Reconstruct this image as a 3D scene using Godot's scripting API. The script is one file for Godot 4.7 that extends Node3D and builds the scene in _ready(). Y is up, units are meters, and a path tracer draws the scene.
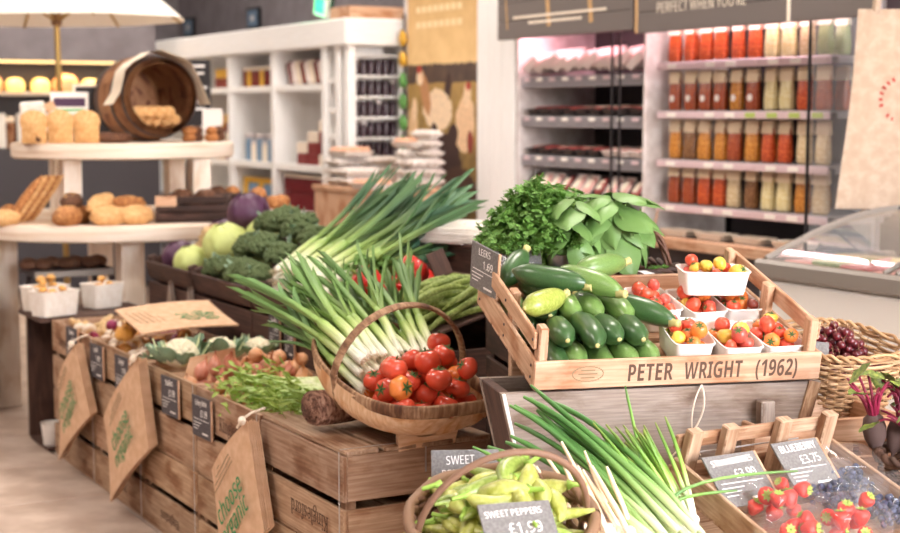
extends Node3D

var rng := RandomNumberGenerator.new()
var M := {}
var taken := {}
var NZ := FastNoiseLite.new()

# ---------------------------------------------------------------- shape builder
class Sh:
	var v := PackedVector3Array()
	var n := PackedVector3Array()
	var uv := PackedVector2Array()
	var c := PackedColorArray()
	var ix := PackedInt32Array()
	var col := Color(1, 1, 1)
	var uo := Vector2.ZERO
	func vert(p: Vector3, nn: Vector3, t: Vector2) -> void:
		v.append(p); n.append(nn); uv.append(t + uo); c.append(col)
	# flat polygon fan, points given counter-clockwise seen from outside
	func face(p: Array, t: Array = []) -> void:
		var a: Vector3 = p[0]
		var nn := Vector3.ZERO
		for k in range(1, p.size() - 1):
			nn += (p[k] - a).cross(p[k + 1] - a)
		nn = nn.normalized()
		var s := v.size()
		for k in p.size():
			vert(p[k], nn, t[k] if t.size() else Vector2.ZERO)
		for k in range(1, p.size() - 1):
			ix.append_array([s, s + k + 1, s + k])
	# smooth grid: rows of equally long point lists; closed = columns wrap round
	func grid(rows: Array, closed := true, us := 1.0, vs := 1.0, orient := 1, cols: Array = []) -> void:
		var nr := rows.size()
		var nc: int = rows[0].size()
		var s := v.size()
		var ctr := Vector3.ZERO
		if closed and orient == 1:
			for r in rows:
				ctr += r[0] + r[nc / 2]
			ctr /= 2.0 * nr
		var vol := 0.0
		var tri := PackedInt32Array()
		var m := nc + (1 if closed else 0)
		for i in nr:
			for j in m:
				v.append(rows[i][j % nc])
				uv.append(Vector2(us * j / (m - 1.0), vs * i / (nr - 1.0)) + uo)
				c.append(cols[i] if cols.size() else col)
		var acc := PackedVector3Array()
		acc.resize(nr * m)
		for i in nr - 1:
			for j in m - 1:
				var a := i * m + j
				var b := a + 1
				var d := a + m
				var e := d + 1
				var pa := v[s + a]
				var pb := v[s + b]
				var pd := v[s + d]
				var pe := v[s + e]
				var f1 := (pb - pa).cross(pd - pa)
				var f2 := (pe - pb).cross(pd - pb)
				acc[a] += f1; acc[b] += f1 + f2; acc[d] += f1 + f2; acc[e] += f2
				if closed and orient == 1:
					vol += (pa - ctr).dot(f1) + (pb - ctr).dot(f2)
				tri.append_array([a, b, d, b, e, d])
		if closed:
			for i in nr:
				var q := acc[i * m] + acc[i * m + m - 1]
				acc[i * m] = q; acc[i * m + m - 1] = q
		var flip := vol < 0.0 if (closed and orient == 1) else orient < 0
		for k in nr * m:
			var q := acc[k]
			if q.length_squared() < 1e-20:
				var i := k / m
				var t := Vector3.ZERO
				for j in m:
					t += acc[i * m + j]
				q = t
				if q.length_squared() < 1e-20:
					q = (v[s + k] - v[s + (k - m if i > 0 else k + m)])
					if flip: q = -q
			n.append((-q if flip else q).normalized())
		for k in range(0, tri.size(), 3):
			if flip:
				ix.append_array([s + tri[k], s + tri[k + 1], s + tri[k + 2]])
			else:
				ix.append_array([s + tri[k], s + tri[k + 2], s + tri[k + 1]])
	func ring(at: Vector3, x: Vector3, y: Vector3, r: float, sides: int, sq := 2.0) -> PackedVector3Array:
		var o := PackedVector3Array()
		for k in sides:
			var t := TAU * k / sides
			var ca := cos(t)
			var sa := sin(t)
			if sq != 2.0:
				ca = signf(ca) * pow(absf(ca), 2.0 / sq)
				sa = signf(sa) * pow(absf(sa), 2.0 / sq)
			o.append(at + x * r * ca + y * r * sa)
		return o
	# sweep along points; radii number or list; flat = second axis ratio; up = hint for the first axis
	func tube(p: Array, rad, sides := 8, caps := true, flat := 1.0, hint := Vector3.ZERO, cols: Array = [], us := 1.0, vs := 1.0) -> void:
		var rows := []
		var cc := []
		var last := Vector3.ZERO
		for k in p.size():
			var t: Vector3 = (p[min(k + 1, p.size() - 1)] - p[max(k - 1, 0)]).normalized()
			var x := hint
			if last != Vector3.ZERO:
				x = last
			elif hint == Vector3.ZERO:
				x = Vector3.UP if absf(t.y) < 0.9 else Vector3.RIGHT
			x = (x - t * x.dot(t)).normalized()
			last = x
			var y := t.cross(x)
			var r: float = rad[k] if rad is Array else rad
			if k == 0 and caps:
				rows.append(ring(p[0], x, y * flat, 0.0001, sides)); cc.append(cols[0] if cols.size() else col)
			rows.append(ring(p[k], x, y * flat, r, sides)); cc.append(cols[k] if cols.size() else col)
			if k == p.size() - 1 and caps:
				rows.append(ring(p[k], x, y * flat, 0.0001, sides)); cc.append(cols[k] if cols.size() else col)
		grid(rows, true, us, vs, 1, cc)
	# lathe about y: list of Vector2(radius, height)
	func lathe(prof: Array, sides := 16, xf := Transform3D(), cols: Array = [], wob := 0.0, seed := 0.0, lobes := 0) -> void:
		var rows := []
		for q in prof:
			var r := PackedVector3Array()
			for k in sides:
				var t := TAU * k / sides
				var w := 1.0 + wob * (sin(t * (lobes if lobes else 2) + seed) + (0.0 if lobes else 0.6 * sin(3 * t + seed * 2.3 + q.y * 9.0)))
				r.append(xf * Vector3(q.x * w * cos(t), q.y, q.x * w * sin(t)))
			rows.append(r)
		grid(rows, true, 1, 1, 1, cols)
	func blob(rx: float, ry: float, rz: float, xf := Transform3D(), nz: FastNoiseLite = null, amp := 0.0, fr := 1.0, la := 9, lo := 12, off := Vector3.ZERO) -> void:
		var rows := []
		for i in la + 1:
			var ph := PI * i / la
			var r := PackedVector3Array()
			for j in lo:
				var t := TAU * j / lo
				var d := Vector3(sin(ph) * cos(t), cos(ph), sin(ph) * sin(t))
				var w := 1.0
				if nz: w += amp * nz.get_noise_3dv(d * fr * 100.0 + off * 100.0)
				r.append(xf * (Vector3(d.x * rx, d.y * ry, d.z * rz) * w))
			rows.append(r)
		grid(rows)
	# chamfered box, size in its own axes; uv in metres with u along the longest side
	func box(size: Vector3, xf := Transform3D(), bev := 0.003, skew := Vector3.ZERO) -> void:
		var h := size * 0.5
		bev = minf(bev, minf(h.x, minf(h.y, h.z)) * 0.45)
		var lng := 0
		if size.y > size.x and size.y > size.z: lng = 1
		elif size.z > size.x and size.z > size.y: lng = 2
		var ax := [Vector3.RIGHT, Vector3.UP, Vector3.BACK]
		for a in 3:
			for s in [-1.0, 1.0]:
				var b := (a + 1) % 3
				var d := (a + 2) % 3
				var pts := []
				var tx := []
				for q in [[-1, -1], [1, -1], [1, 1], [-1, 1]]:
					var p: Vector3 = ax[a] * h[a] * s + ax[b] * (h[b] - bev) * q[0] + ax[d] * (h[d] - bev) * q[1]
					var uu: float = p[lng]
					var ww: float
					if a == lng: uu = p[b]; ww = p[d]
					else: ww = p[3 - a - lng] + h[a] * s * 1.7
					pts.append(xf * p); tx.append(Vector2(uu, ww))
				if s < 0: pts.reverse(); tx.reverse()
				face(pts, tx)
		if bev <= 0.0: return
		for a in 3:
			var b := (a + 1) % 3
			var d := (a + 2) % 3
			for sb in [-1.0, 1.0]:
				for sd in [-1.0, 1.0]:
					var pts := []
					for q in [[-1.0, 0], [1.0, 0], [1.0, 1], [-1.0, 1]]:
						var p: Vector3 = ax[a] * (h[a] - bev) * q[0]
						if q[1] == 0: p += ax[b] * h[b] * sb + ax[d] * (h[d] - bev) * sd
						else: p += ax[b] * (h[b] - bev) * sb + ax[d] * h[d] * sd
						pts.append(p)
					out(pts, xf)
		for sx in [-1.0, 1.0]:
			for sy in [-1.0, 1.0]:
				for sz in [-1.0, 1.0]:
					out([Vector3(h.x * sx, (h.y - bev) * sy, (h.z - bev) * sz), Vector3((h.x - bev) * sx, h.y * sy, (h.z - bev) * sz), Vector3((h.x - bev) * sx, (h.y - bev) * sy, h.z * sz)], xf)
	# flat face whose outside points away from the local origin
	func out(p: Array, xf := Transform3D()) -> void:
		var nn: Vector3 = (p[1] - p[0]).cross(p[2] - p[0])
		if nn.dot(p[0] + p[1] + p[2]) < 0: p.reverse()
		var q := []
		var t := []
		for a in p:
			q.append(xf * a); t.append(Vector2(a.x + a.z * 0.7, a.y + a.z * 0.3))
		face(q, t)
	# extrude an outline in the xy plane (counter-clockwise) by depth along z, centred
	func slab(poly: PackedVector2Array, depth: float, xf := Transform3D()) -> void:
		var tr := Geometry2D.triangulate_polygon(poly)
		var area := 0.0
		for k in poly.size():
			area += poly[k].cross(poly[(k + 1) % poly.size()])
		if area < 0:
			poly.reverse()
			tr = Geometry2D.triangulate_polygon(poly)
		for s in [1.0, -1.0]:
			for k in range(0, tr.size(), 3):
				var q := []
				var t := []
				for e in 3:
					var p := poly[tr[k + e]]
					q.append(Vector3(p.x, p.y, depth * 0.5 * s)); t.append(p)
				if (q[1] - q[0]).cross(q[2] - q[0]).z * s < 0: q.reverse(); t.reverse()
				face([xf * q[0], xf * q[1], xf * q[2]], t)
		for k in poly.size():
			var a := poly[k]
			var b := poly[(k + 1) % poly.size()]
			face([xf * Vector3(a.x, a.y, depth * -0.5), xf * Vector3(b.x, b.y, depth * -0.5), xf * Vector3(b.x, b.y, depth * 0.5), xf * Vector3(a.x, a.y, depth * 0.5)], [a, b, b + Vector2(0, depth), a + Vector2(0, depth)])
	func mesh() -> ArrayMesh:
		var a := []
		a.resize(Mesh.ARRAY_MAX)
		a[Mesh.ARRAY_VERTEX] = v
		a[Mesh.ARRAY_NORMAL] = n
		a[Mesh.ARRAY_TEX_UV] = uv
		a[Mesh.ARRAY_TEX_UV2] = uv
		a[Mesh.ARRAY_COLOR] = c
		a[Mesh.ARRAY_INDEX] = ix
		var m := ArrayMesh.new()
		m.add_surface_from_arrays(Mesh.PRIMITIVE_TRIANGLES, a)
		return m

# ---------------------------------------------------------------- nodes
func numbered(called: String) -> String:
	taken[called] = taken.get(called, -1) + 1
	return called if taken[called] == 0 else "%s_%03d" % [called, taken[called]]

func tag(o: Node3D, label: String, category: String, group := "", kind := "") -> void:
	o.set_meta("label", label)
	if category: o.set_meta("category", category)
	if group: o.set_meta("group", group)
	if kind: o.set_meta("kind", kind)

func thing(called: String, label: String, category: String, xf: Transform3D, group := "") -> Node3D:
	var o := Node3D.new()
	o.name = numbered(called)
	add_child(o)
	o.transform = xf
	tag(o, label, category, group)
	return o

# a thing that is one mesh
func one(called: String, label: String, category: String, mesh: Mesh, m: Material, xf: Transform3D, group := "") -> MeshInstance3D:
	var o := MeshInstance3D.new()
	o.name = numbered(called)
	o.mesh = mesh
	o.material_override = m
	add_child(o)
	o.transform = xf
	tag(o, label, category, group)
	return o

func part(parent: Node3D, called: String, shape, m: Material, xf := Transform3D()) -> MeshInstance3D:
	var o := MeshInstance3D.new()
	o.name = called
	o.mesh = shape.mesh() if shape is Sh else shape
	o.material_override = m
	parent.add_child(o, true)
	o.transform = xf
	return o

func structure(called: String, shape, m: Material, label := "", category := "", xf := Transform3D()) -> MeshInstance3D:
	var o := MeshInstance3D.new()
	o.name = called
	if shape: o.mesh = shape.mesh()
	o.material_override = m
	add_child(o)
	o.transform = xf
	tag(o, label, category, "", "structure")
	return o

# ---------------------------------------------------------------- small helpers
func at(x: float, y: float, z: float) -> Transform3D:
	return Transform3D(Basis(), Vector3(x, y, z))

func rot(p: Vector3, e: Vector3, s := 1.0) -> Transform3D:   # degrees, YXZ
	return Transform3D(Basis.from_euler(e * PI / 180.0).scaled(Vector3.ONE * s), p)

# a transform whose x runs along a and whose y is near b
func along(p: Vector3, a: Vector3, b := Vector3.UP) -> Transform3D:
	var x := a.normalized()
	if absf(x.dot(b.normalized())) > 0.98: b = Vector3.BACK
	var z := x.cross(b).normalized()
	return Transform3D(Basis(x, z.cross(x), z), p)

# a transform whose y runs along a
func stand(p: Vector3, a: Vector3, turn := 0.0) -> Transform3D:
	var y := a.normalized()
	var h := Vector3.BACK if absf(y.z) < 0.9 else Vector3.RIGHT
	var x := y.cross(h).normalized()
	var b := Basis(x, y, x.cross(y))
	return Transform3D(b * Basis(Vector3.UP, turn), p)

func bx(size: Vector3, xf := Transform3D(), bev := 0.003) -> Sh:
	var s := Sh.new()
	s.uo = Vector2(rng.randf() * 7.0, rng.randf() * 7.0)
	s.box(size, xf, bev)
	return s

func R(a: float, b: float) -> float:
	return rng.randf_range(a, b)

func bez(a: Vector3, b: Vector3, c: Vector3, d: Vector3, n := 8) -> Array:
	var o := []
	for k in n + 1:
		o.append(a.bezier_interpolate(b, c, d, k / float(n)))
	return o

# resting places of round things dropped into a tray (own axes, floor y = 0)
func heap(rad: Array, sx: float, sz: float, tries := 24, lean := 0.0) -> Array:
	var put := []
	for r in rad:
		var best := Vector3(0, 1e9, 0)
		for k in tries:
			var x := R(-sx / 2 + r, sx / 2 - r) if sx > 2 * r else 0.0
			var z := R(-sz / 2 + r, sz / 2 - r) if sz > 2 * r else 0.0
			var y: float = r
			for q in put:
				var d2: float = (x - q.x) * (x - q.x) + (z - q.z) * (z - q.z)
				var s: float = r + q.w
				if d2 < s * s: y = maxf(y, q.y + sqrt(s * s - d2))
			if y + lean * (absf(x) / sx + absf(z) / sz) < best.y + lean * (absf(best.x) / sx + absf(best.z) / sz):
				best = Vector3(x, y, z)
		put.append(Vector4(best.x, best.y, best.z, r))
	return put

# ---------------------------------------------------------------- materials
func mat(called: String, col: Color, rough := 0.7, extra := {}) -> StandardMaterial3D:
	var m := StandardMaterial3D.new()
	m.resource_name = called
	m.albedo_color = col
	m.roughness = rough
	for k in extra:
		m.set(k, extra[k])
	M[called] = m
	return m

func noise_tex(seed: int, freq: float, cols: Array, stops: Array, size := 512, type := FastNoiseLite.TYPE_SIMPLEX_SMOOTH, oct := 4, warp := 0.0, sizey := 0) -> NoiseTexture2D:
	var f := FastNoiseLite.new()
	f.seed = seed
	f.frequency = freq
	f.noise_type = type
	f.fractal_octaves = oct
	if warp > 0.0:
		f.domain_warp_enabled = true
		f.domain_warp_amplitude = warp
		f.domain_warp_frequency = freq * 0.6
	var t := NoiseTexture2D.new()
	t.width = size
	t.height = sizey if sizey else size
	t.seamless = true
	t.noise = f
	if cols.size():
		var g := Gradient.new()
		g.offsets = PackedFloat32Array(stops)
		g.colors = PackedColorArray(cols)
		t.color_ramp = g
	return t

func hexes(a: Array) -> Array:
	var o := []
	for h in a: o.append(Color(h))
	return o

func wood(called: String, seed: int, cols: Array, rough := 0.75, stain := "b9a48f", grain := Vector3(0.55, 12, 1)) -> StandardMaterial3D:
	var m := mat(called, Color.WHITE, rough)
	m.albedo_texture = noise_tex(seed, 0.012, hexes(cols), [0.0, 0.3, 0.55, 0.8], 512, FastNoiseLite.TYPE_SIMPLEX_SMOOTH, 5, 30.0)
	m.uv1_scale = grain
	m.heightmap_enabled = true
	m.heightmap_texture = m.albedo_texture
	m.heightmap_scale = 0.08
	m.detail_enabled = true
	m.detail_blend_mode = BaseMaterial3D.BLEND_MODE_MUL
	m.detail_uv_layer = BaseMaterial3D.DETAIL_UV_2
	m.detail_albedo = noise_tex(seed + 5, 0.01, [Color(stain), Color(stain).lerp(Color.WHITE, 0.6), Color.WHITE, Color(stain).lerp(Color.WHITE, 0.85)], [0.15, 0.35, 0.55, 0.85], 512, FastNoiseLite.TYPE_SIMPLEX_SMOOTH, 5, 40.0)
	m.uv2_scale = Vector3(0.7, 1.6, 1)
	m.vertex_color_use_as_albedo = true
	return m

# mottled skin of fruit or bread, triplanar in the thing's own axes
func skin(called: String, seed: int, cols: Array, rough := 0.4, sc := 8.0, extra := {}, bump := 0.0, freq := 0.02) -> StandardMaterial3D:
	var m := mat(called, Color.WHITE, rough, extra)
	m.albedo_texture = noise_tex(seed, freq, hexes(cols), [0.2, 0.45, 0.6, 0.8], 256)
	m.uv1_triplanar = true
	m.uv1_scale = Vector3.ONE * sc
	m.vertex_color_use_as_albedo = true
	if bump > 0.0:
		m.heightmap_enabled = true
		m.heightmap_texture = m.albedo_texture
		m.heightmap_scale = bump
	return m

func letters(parent: Node3D, text: String, h: float, m: Material, xf: Transform3D, squeeze := 1.0, font := "Droid Sans", called := "lettering", bold := false) -> MeshInstance3D:
	var t := TextMesh.new()
	var f := SystemFont.new()
	f.font_names = PackedStringArray([font])
	if bold: f.font_weight = 700
	t.font = f
	t.text = text
	t.font_size = 32
	t.pixel_size = h / 24.0
	t.depth = 0.0006
	t.curve_step = 2.0
	var o := MeshInstance3D.new()
	o.name = called
	o.mesh = t
	o.material_override = m
	parent.add_child(o, true)
	o.transform = xf * Transform3D(Basis().scaled(Vector3(squeeze, 1, 1)), Vector3.ZERO)
	return o

# ---------------------------------------------------------------- scene
func _ready() -> void:
	rng.seed = 20240611
	NZ.seed = 7
	NZ.frequency = 0.01
	NZ.fractal_octaves = 3
	# camera
	var cam := Camera3D.new()
	cam.name = "camera"
	add_child(cam)
	var ca := CameraAttributesPhysical.new()
	ca.frustum_focal_length = 67.5417        # 24 mm high frame: 20.15 degrees
	ca.frustum_focus_distance = 3.3
	ca.exposure_aperture = 4.3
	cam.attributes = ca
	cam.fov = 20.149
	cam.near = 0.05
	cam.far = 60.0
	cam.position = Vector3(-1.626, 1.45, 3.43)
	cam.rotation_degrees = Vector3(-5.881, -29.5, 0)
	cam.current = true
	# daylight from the sky, entering through the open shop front behind the camera
	var we := WorldEnvironment.new()
	we.name = "world_environment"
	var e := Environment.new()
	var sm := ProceduralSkyMaterial.new()
	sm.sky_top_color = Color(0.80, 0.85, 0.93)
	sm.sky_horizon_color = Color(0.98, 0.95, 0.92)
	sm.ground_horizon_color = Color(0.72, 0.66, 0.60)
	sm.ground_bottom_color = Color(0.52, 0.47, 0.43)
	sm.sky_energy_multiplier = SKY
	sm.ground_energy_multiplier = SKY
	var sk := Sky.new()
	sk.sky_material = sm
	e.background_mode = Environment.BG_SKY
	e.sky = sk
	e.tonemap_mode = Environment.TONE_MAPPER_LINEAR
	e.tonemap_exposure = EXPOSURE
	e.sdfgi_enabled = true
	e.ssao_enabled = true
	e.ssil_enabled = true
	we.environment = e
	add_child(we)
	materials()
	shell()
	build_all()

const SKY := 4.4
const EXPOSURE := 1.05

# a flat ceiling lamp: glowing panel in a frame, and the light it gives
func ceiling_lamp(p: Vector3, energy: float) -> void:
	var t := thing("ceiling_light", "flat white ceiling light panel in a thin frame above the shop floor", "ceiling light", Transform3D(Basis(), p), "ceiling light panels")
	var fr := Sh.new()
	for s in [-1.0, 1.0]:
		fr.box(Vector3(1.26, 0.05, 0.03), at(0, -0.025, s * 0.315))
		fr.box(Vector3(0.03, 0.05, 0.60), at(s * 0.615, -0.025, 0))
	part(t, "frame", fr, M.white_metal)
	part(t, "diffuser", bx(Vector3(1.2, 0.02, 0.6), at(0, -0.03, 0)), M.lamp_glow)
	var l := AreaLight3D.new()
	l.name = "light"
	l.area_size = Vector2(1.2, 0.6)
	l.light_color = Color(1.0, 0.96, 0.92)
	l.light_energy = energy
	l.area_range = 20.0
	l.shadow_enabled = true
	t.add_child(l)
	l.transform = Transform3D(Basis(Vector3.RIGHT, -PI / 2), Vector3(0, -0.06, 0))

func materials() -> void:
	wood("crate_wood", 3, ["97765c", "ab8a6e", "b8987c", "c8a98d"], 0.78, "bfa28a")
	wood("crate_dark", 13, ["3a2823", "483229", "54392f", "604438"], 0.75, "b09c92")
	wood("crate_pale", 23, ["b98f70", "c79f80", "d1aa8b", "dbb698"], 0.7, "d6b8a0")
	wood("grey_wood", 33, ["85766b", "918276", "998a7e", "a39488"], 0.85, "c4b4a8", Vector3(1.2, 22, 1))
	wood("table_wood", 43, ["e4d2be", "e9d8c5", "ecdcca", "efe1d1"], 0.6, "e4d4c2")
	wood("trug_wood", 53, ["d2a67e", "e0b890", "e8c39e", "efd0ae"], 0.55, "e6c6a2", Vector3(1.2, 10, 1))
	wood("rim_wood", 63, ["5f4433", "8a6648", "a07c5c", "b89574"], 0.7, "8a6a52", Vector3(2, 10, 1))
	wood("white_wood", 73, ["e9e6e4", "ecebe9", "efeeec", "f2f1f0"], 0.5, "e8e4e2")
	M.white_wood.detail_enabled = false
	wood("bark", 83, ["4a3026", "6f4a3a", "96705c", "b08a74"], 0.9, "a08878", Vector3(5, 14, 1))
	M.bark.heightmap_scale = 0.6
	mat("white_metal", Color("e8e2da"), 0.45)
	mat("steel", Color("a9a6a6"), 0.35, {"metallic": 0.85})
	mat("dark_metal", Color("4a4448"), 0.5, {"metallic": 0.3})
	mat("black", Color("1d181b"), 0.6)
	mat("lamp_glow", Color("fff4e4"), 0.5, {"emission_enabled": true, "emission": Color("fff0dc"), "emission_energy_multiplier": 3.0})
	mat("strap_wire", Color("c9c4bf"), 0.4, {"metallic": 0.6})
	skin("floor_stone", 91, ["b09a8a", "baa595", "c0ab9c", "c8b5a6"], 0.5, 1.1, {}, 0.05, 0.015)
	M.floor_stone.uv1_world_triplanar = true
	skin("wall_plaster", 92, ["827a7e", "878084", "8b8488", "90898c"], 0.9, 0.7, {}, 0.05)
	skin("wall_white", 93, ["cfc4c0", "dbd2ce", "e3dbd8", "e9e3e0"], 0.85, 1.5, {}, 0.08)
	skin("ceiling_paint", 94, ["b6acac", "c0b7b6", "c8c0bf", "cec7c6"], 0.95, 0.5)
	skin("slate", 95, ["3d373a", "474145", "514b4f", "5d5659"], 0.7, 20.0)
	mat("chalk", Color("f0ebe6"), 0.9)
	mat("burn_ink", Color("4d3426"), 0.9)
	mat("stencil_ink", Color("5e4638"), 0.9)
	mat("green_ink", Color("1f8a52"), 0.8)
	mat("faint_ink", Color("8c7a5c"), 0.85)
	skin("kraft", 96, ["cda480", "d3ab88", "d7b08e", "dcb796"], 0.75, 4.0, {}, 0.02)
	mat("string", Color("e6d6c0"), 0.9)
	mat("joint", Color("6f5c50"), 0.9)

# floor, walls, ceiling
func shell() -> void:
	var s := Sh.new()
	s.box(Vector3(9.4, 0.2, 20.0), at(-0.3, -0.13, -2.5), 0.0)
	var fl := structure("floor", s, M.joint, "worn beige stone slab floor", "floor")
	var tile := []
	for k in 3: tile.append(bx(Vector3(0.894, 0.03, 0.594), Transform3D(), 0.004).mesh())
	for i in range(-4, 3):
		for j in range(-12, 5):
			part(fl, "slab", tile[posmod(i * 7 + j * 3, 3)], M.floor_stone, at(i * 0.9 + (0.45 if j % 2 else 0.0), -0.015, j * 0.6))
	s = Sh.new(); s.box(Vector3(9.4, 0.2, 20.0), at(-0.3, 4.3, -2.5), 0.0)
	structure("ceiling", s, M.ceiling_paint, "plain pale ceiling of the shop", "ceiling")
	s = Sh.new(); s.box(Vector3(9.4, 4.24, 0.2), at(-0.3, 2.1, -12.4), 0.0)
	structure("wall_back", s, M.wall_plaster, "grey plaster wall at the far end of the shop", "wall")
	s = Sh.new(); s.box(Vector3(0.2, 4.24, 20.0), at(-4.9, 2.1, -2.5), 0.0)
	structure("wall_left", s, M.wall_plaster, "grey plaster side wall facing the chilled shelves", "wall")
	s = Sh.new(); s.box(Vector3(0.2, 4.24, 20.0), at(4.0, 2.1, -2.5), 0.0)
	structure("wall_right", s, M.wall_plaster, "grey plaster wall behind the chilled shelves and poster", "wall")
	# shop front: piers and a lintel round one wide opening
	s = Sh.new()
	s.box(Vector3(4.0, 4.24, 0.2), at(-2.8, 2.1, 7.4), 0.0)
	s.box(Vector3(0.6, 4.24, 0.2), at(3.7, 2.1, 7.4), 0.0)
	s.box(Vector3(4.2, 0.35, 0.2), at(1.3, 4.03, 7.4), 0.0)
	structure("wall_front", s, M.wall_white, "white shop front wall round a wide open doorway", "wall")
	for z in [-8.5, -4.5, -0.8, 3.0]:
		for x in [-2.6, 1.4]:
			ceiling_lamp(Vector3(x, 4.2, z), LAMP)

const LAMP := 8.0

func shade(c: Color) -> Color:
	return c

# an open slatted crate; own axes: x length, z width, y up, origin under its middle
# o: slats, gap, thick, posts, post_rise, top (slats across the top), tint
func crate(called: String, label: String, xf: Transform3D, L: float, H: float, W: float, m: Material, o := {}, group := "") -> Node3D:
	var t := thing(called, label, "crate", xf, group)
	var n: int = o.get("slats", 2)
	var gap: float = o.get("gap", 0.018)
	var th: float = o.get("thick", 0.012)
	var pw: float = o.get("post", 0.032)
	var tint: float = o.get("tint", 0.12)
	var y0 := 0.012
	var ends: int = o.get("end_slats", n)
	for side in 4:
		var cnt := n if side < 2 else ends
		if o.has("skip") and side in o.skip: continue
		var hh: float = (H - y0 - gap * (cnt - 1)) / cnt
		for k in cnt:
			var s := Sh.new()
			var b := 1.0 - R(0.0, tint * 2.0)
			s.col = Color(b, b * R(0.95, 1.0), b * R(0.9, 1.0))
			s.uo = Vector2(R(0, 9), R(0, 9))
			var y := y0 + hh * 0.5 + k * (hh + gap)
			var sz := (1.0 if side % 2 == 0 else -1.0)
			if side < 2:
				s.box(Vector3(L, hh, th), Transform3D(Basis.from_euler(Vector3(0, 0, R(-0.004, 0.004))), Vector3(0, y, sz * (W - th) * 0.5)), 0.002)
			else:
				s.box(Vector3(th, hh, W - 2 * th - 0.001), Transform3D(Basis.from_euler(Vector3(R(-0.004, 0.004), 0, 0)), Vector3(sz * (L - th) * 0.5, y, 0)), 0.002)
			part(t, "slat", s, m)
	var rise: float = o.get("post_rise", 0.0)
	for sx in [-1.0, 1.0]:
		for sz in [-1.0, 1.0]:
			var s := Sh.new()
			s.uo = Vector2(R(0, 9), R(0, 9))
			var b := 1.0 - R(0.0, tint * 2.0)
			s.col = Color(b, b, b)
			s.box(Vector3(pw, H - y0 + rise, pw), at(sx * (L * 0.5 - th - pw * 0.5 - 0.001), y0 + (H - y0 + rise) * 0.5 - 0.002, sz * (W * 0.5 - th - pw * 0.5 - 0.001)), 0.003)
			part(t, "post", s, m)
	var nb: int = o.get("boards", 4)
	for k in nb:
		var s := Sh.new()
		s.uo = Vector2(R(0, 9), R(0, 9))
		var bw := W / nb
		s.box(Vector3(L - 0.002, 0.01, bw - 0.008), at(0, 0.006, -W * 0.5 + bw * (k + 0.5)), 0.002)
		part(t, "base_board", s, m)
	if o.has("top"):
		var nt: int = o.top
		var bw := W / nt
		for k in nt:
			var s := Sh.new()
			var b := 1.0 - R(0.0, tint * 2.0)
			s.col = Color(b, b, b)
			s.uo = Vector2(R(0, 9), R(0, 9))
			s.box(Vector3(L + 0.006, 0.014, bw - (0.002 if k == 0 else 0.016)), at(0, H + 0.0075, -W * 0.5 + bw * (k + 0.5)), 0.003)
			part(t, "top_slat", s, m)
	return t

# burnt-in or stencilled lettering on a crate side; p in the crate's axes
func crate_ink(t: Node3D, text: String, h: float, p: Vector3, turn: float, up := true, squeeze := 0.8, m: Material = null) -> void:
	var b := Basis(Vector3.UP, turn)
	if not up: b = b * Basis(Vector3.BACK, PI)
	letters(t, text, h, m if m else M.burn_ink, Transform3D(b, p), squeeze, "Droid Serif")

# slate with chalk writing: origin at its middle, z towards the reader
func chalk_card(label: String, xf: Transform3D, w: float, h: float, lines: Array, group := "", back_col := "slate", pale := true) -> Node3D:
	var t := thing("price_card", label, "price card", xf, group)
	part(t, "slate", bx(Vector3(w, h, 0.005), Transform3D(), 0.001), M[back_col])
	if pale: part(t, "wooden_edge", bx(Vector3(0.005, h, 0.007), at(w * 0.5 + 0.002, 0, 0), 0.001), M.crate_pale)
	for l in lines:   # [text, height, x, y]
		letters(t, l[0], l[1], M.chalk, Transform3D(Basis(Vector3.BACK, 0.04), Vector3(l[2], l[3], 0.0031)), 0.85, "Droid Sans")
	return t

# price card in the way they all are on the crates: name, price, three lines
func price(label: String, xf: Transform3D, w: float, h: float, what: String, cost: String, group := "", back := "slate") -> Node3D:
	var t := chalk_card(label, xf, w, h, [[what, minf(h * 0.15, w * 1.25 / what.length()), 0.0, h * 0.35], [cost, h * 0.17, w * 0.14, h * 0.1]], group, back)
	var s := Sh.new()
	s.box(Vector3(w * 0.8, 0.0018, 0.0006), at(0, -h * 0.06, 0.003), 0.0)
	for k in 3:
		s.box(Vector3(w * (0.42 - 0.1 * k), 0.0022, 0.0006), at(-w * (0.22 + 0.04 * k), -h * (0.15 + 0.075 * k), 0.003), 0.0)
	s.box(Vector3(w * 0.3, 0.005, 0.0006), at(w * 0.18, -h * 0.38, 0.003), 0.0)
	part(t, "chalk_lines", s, M.chalk)
	return t

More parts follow.
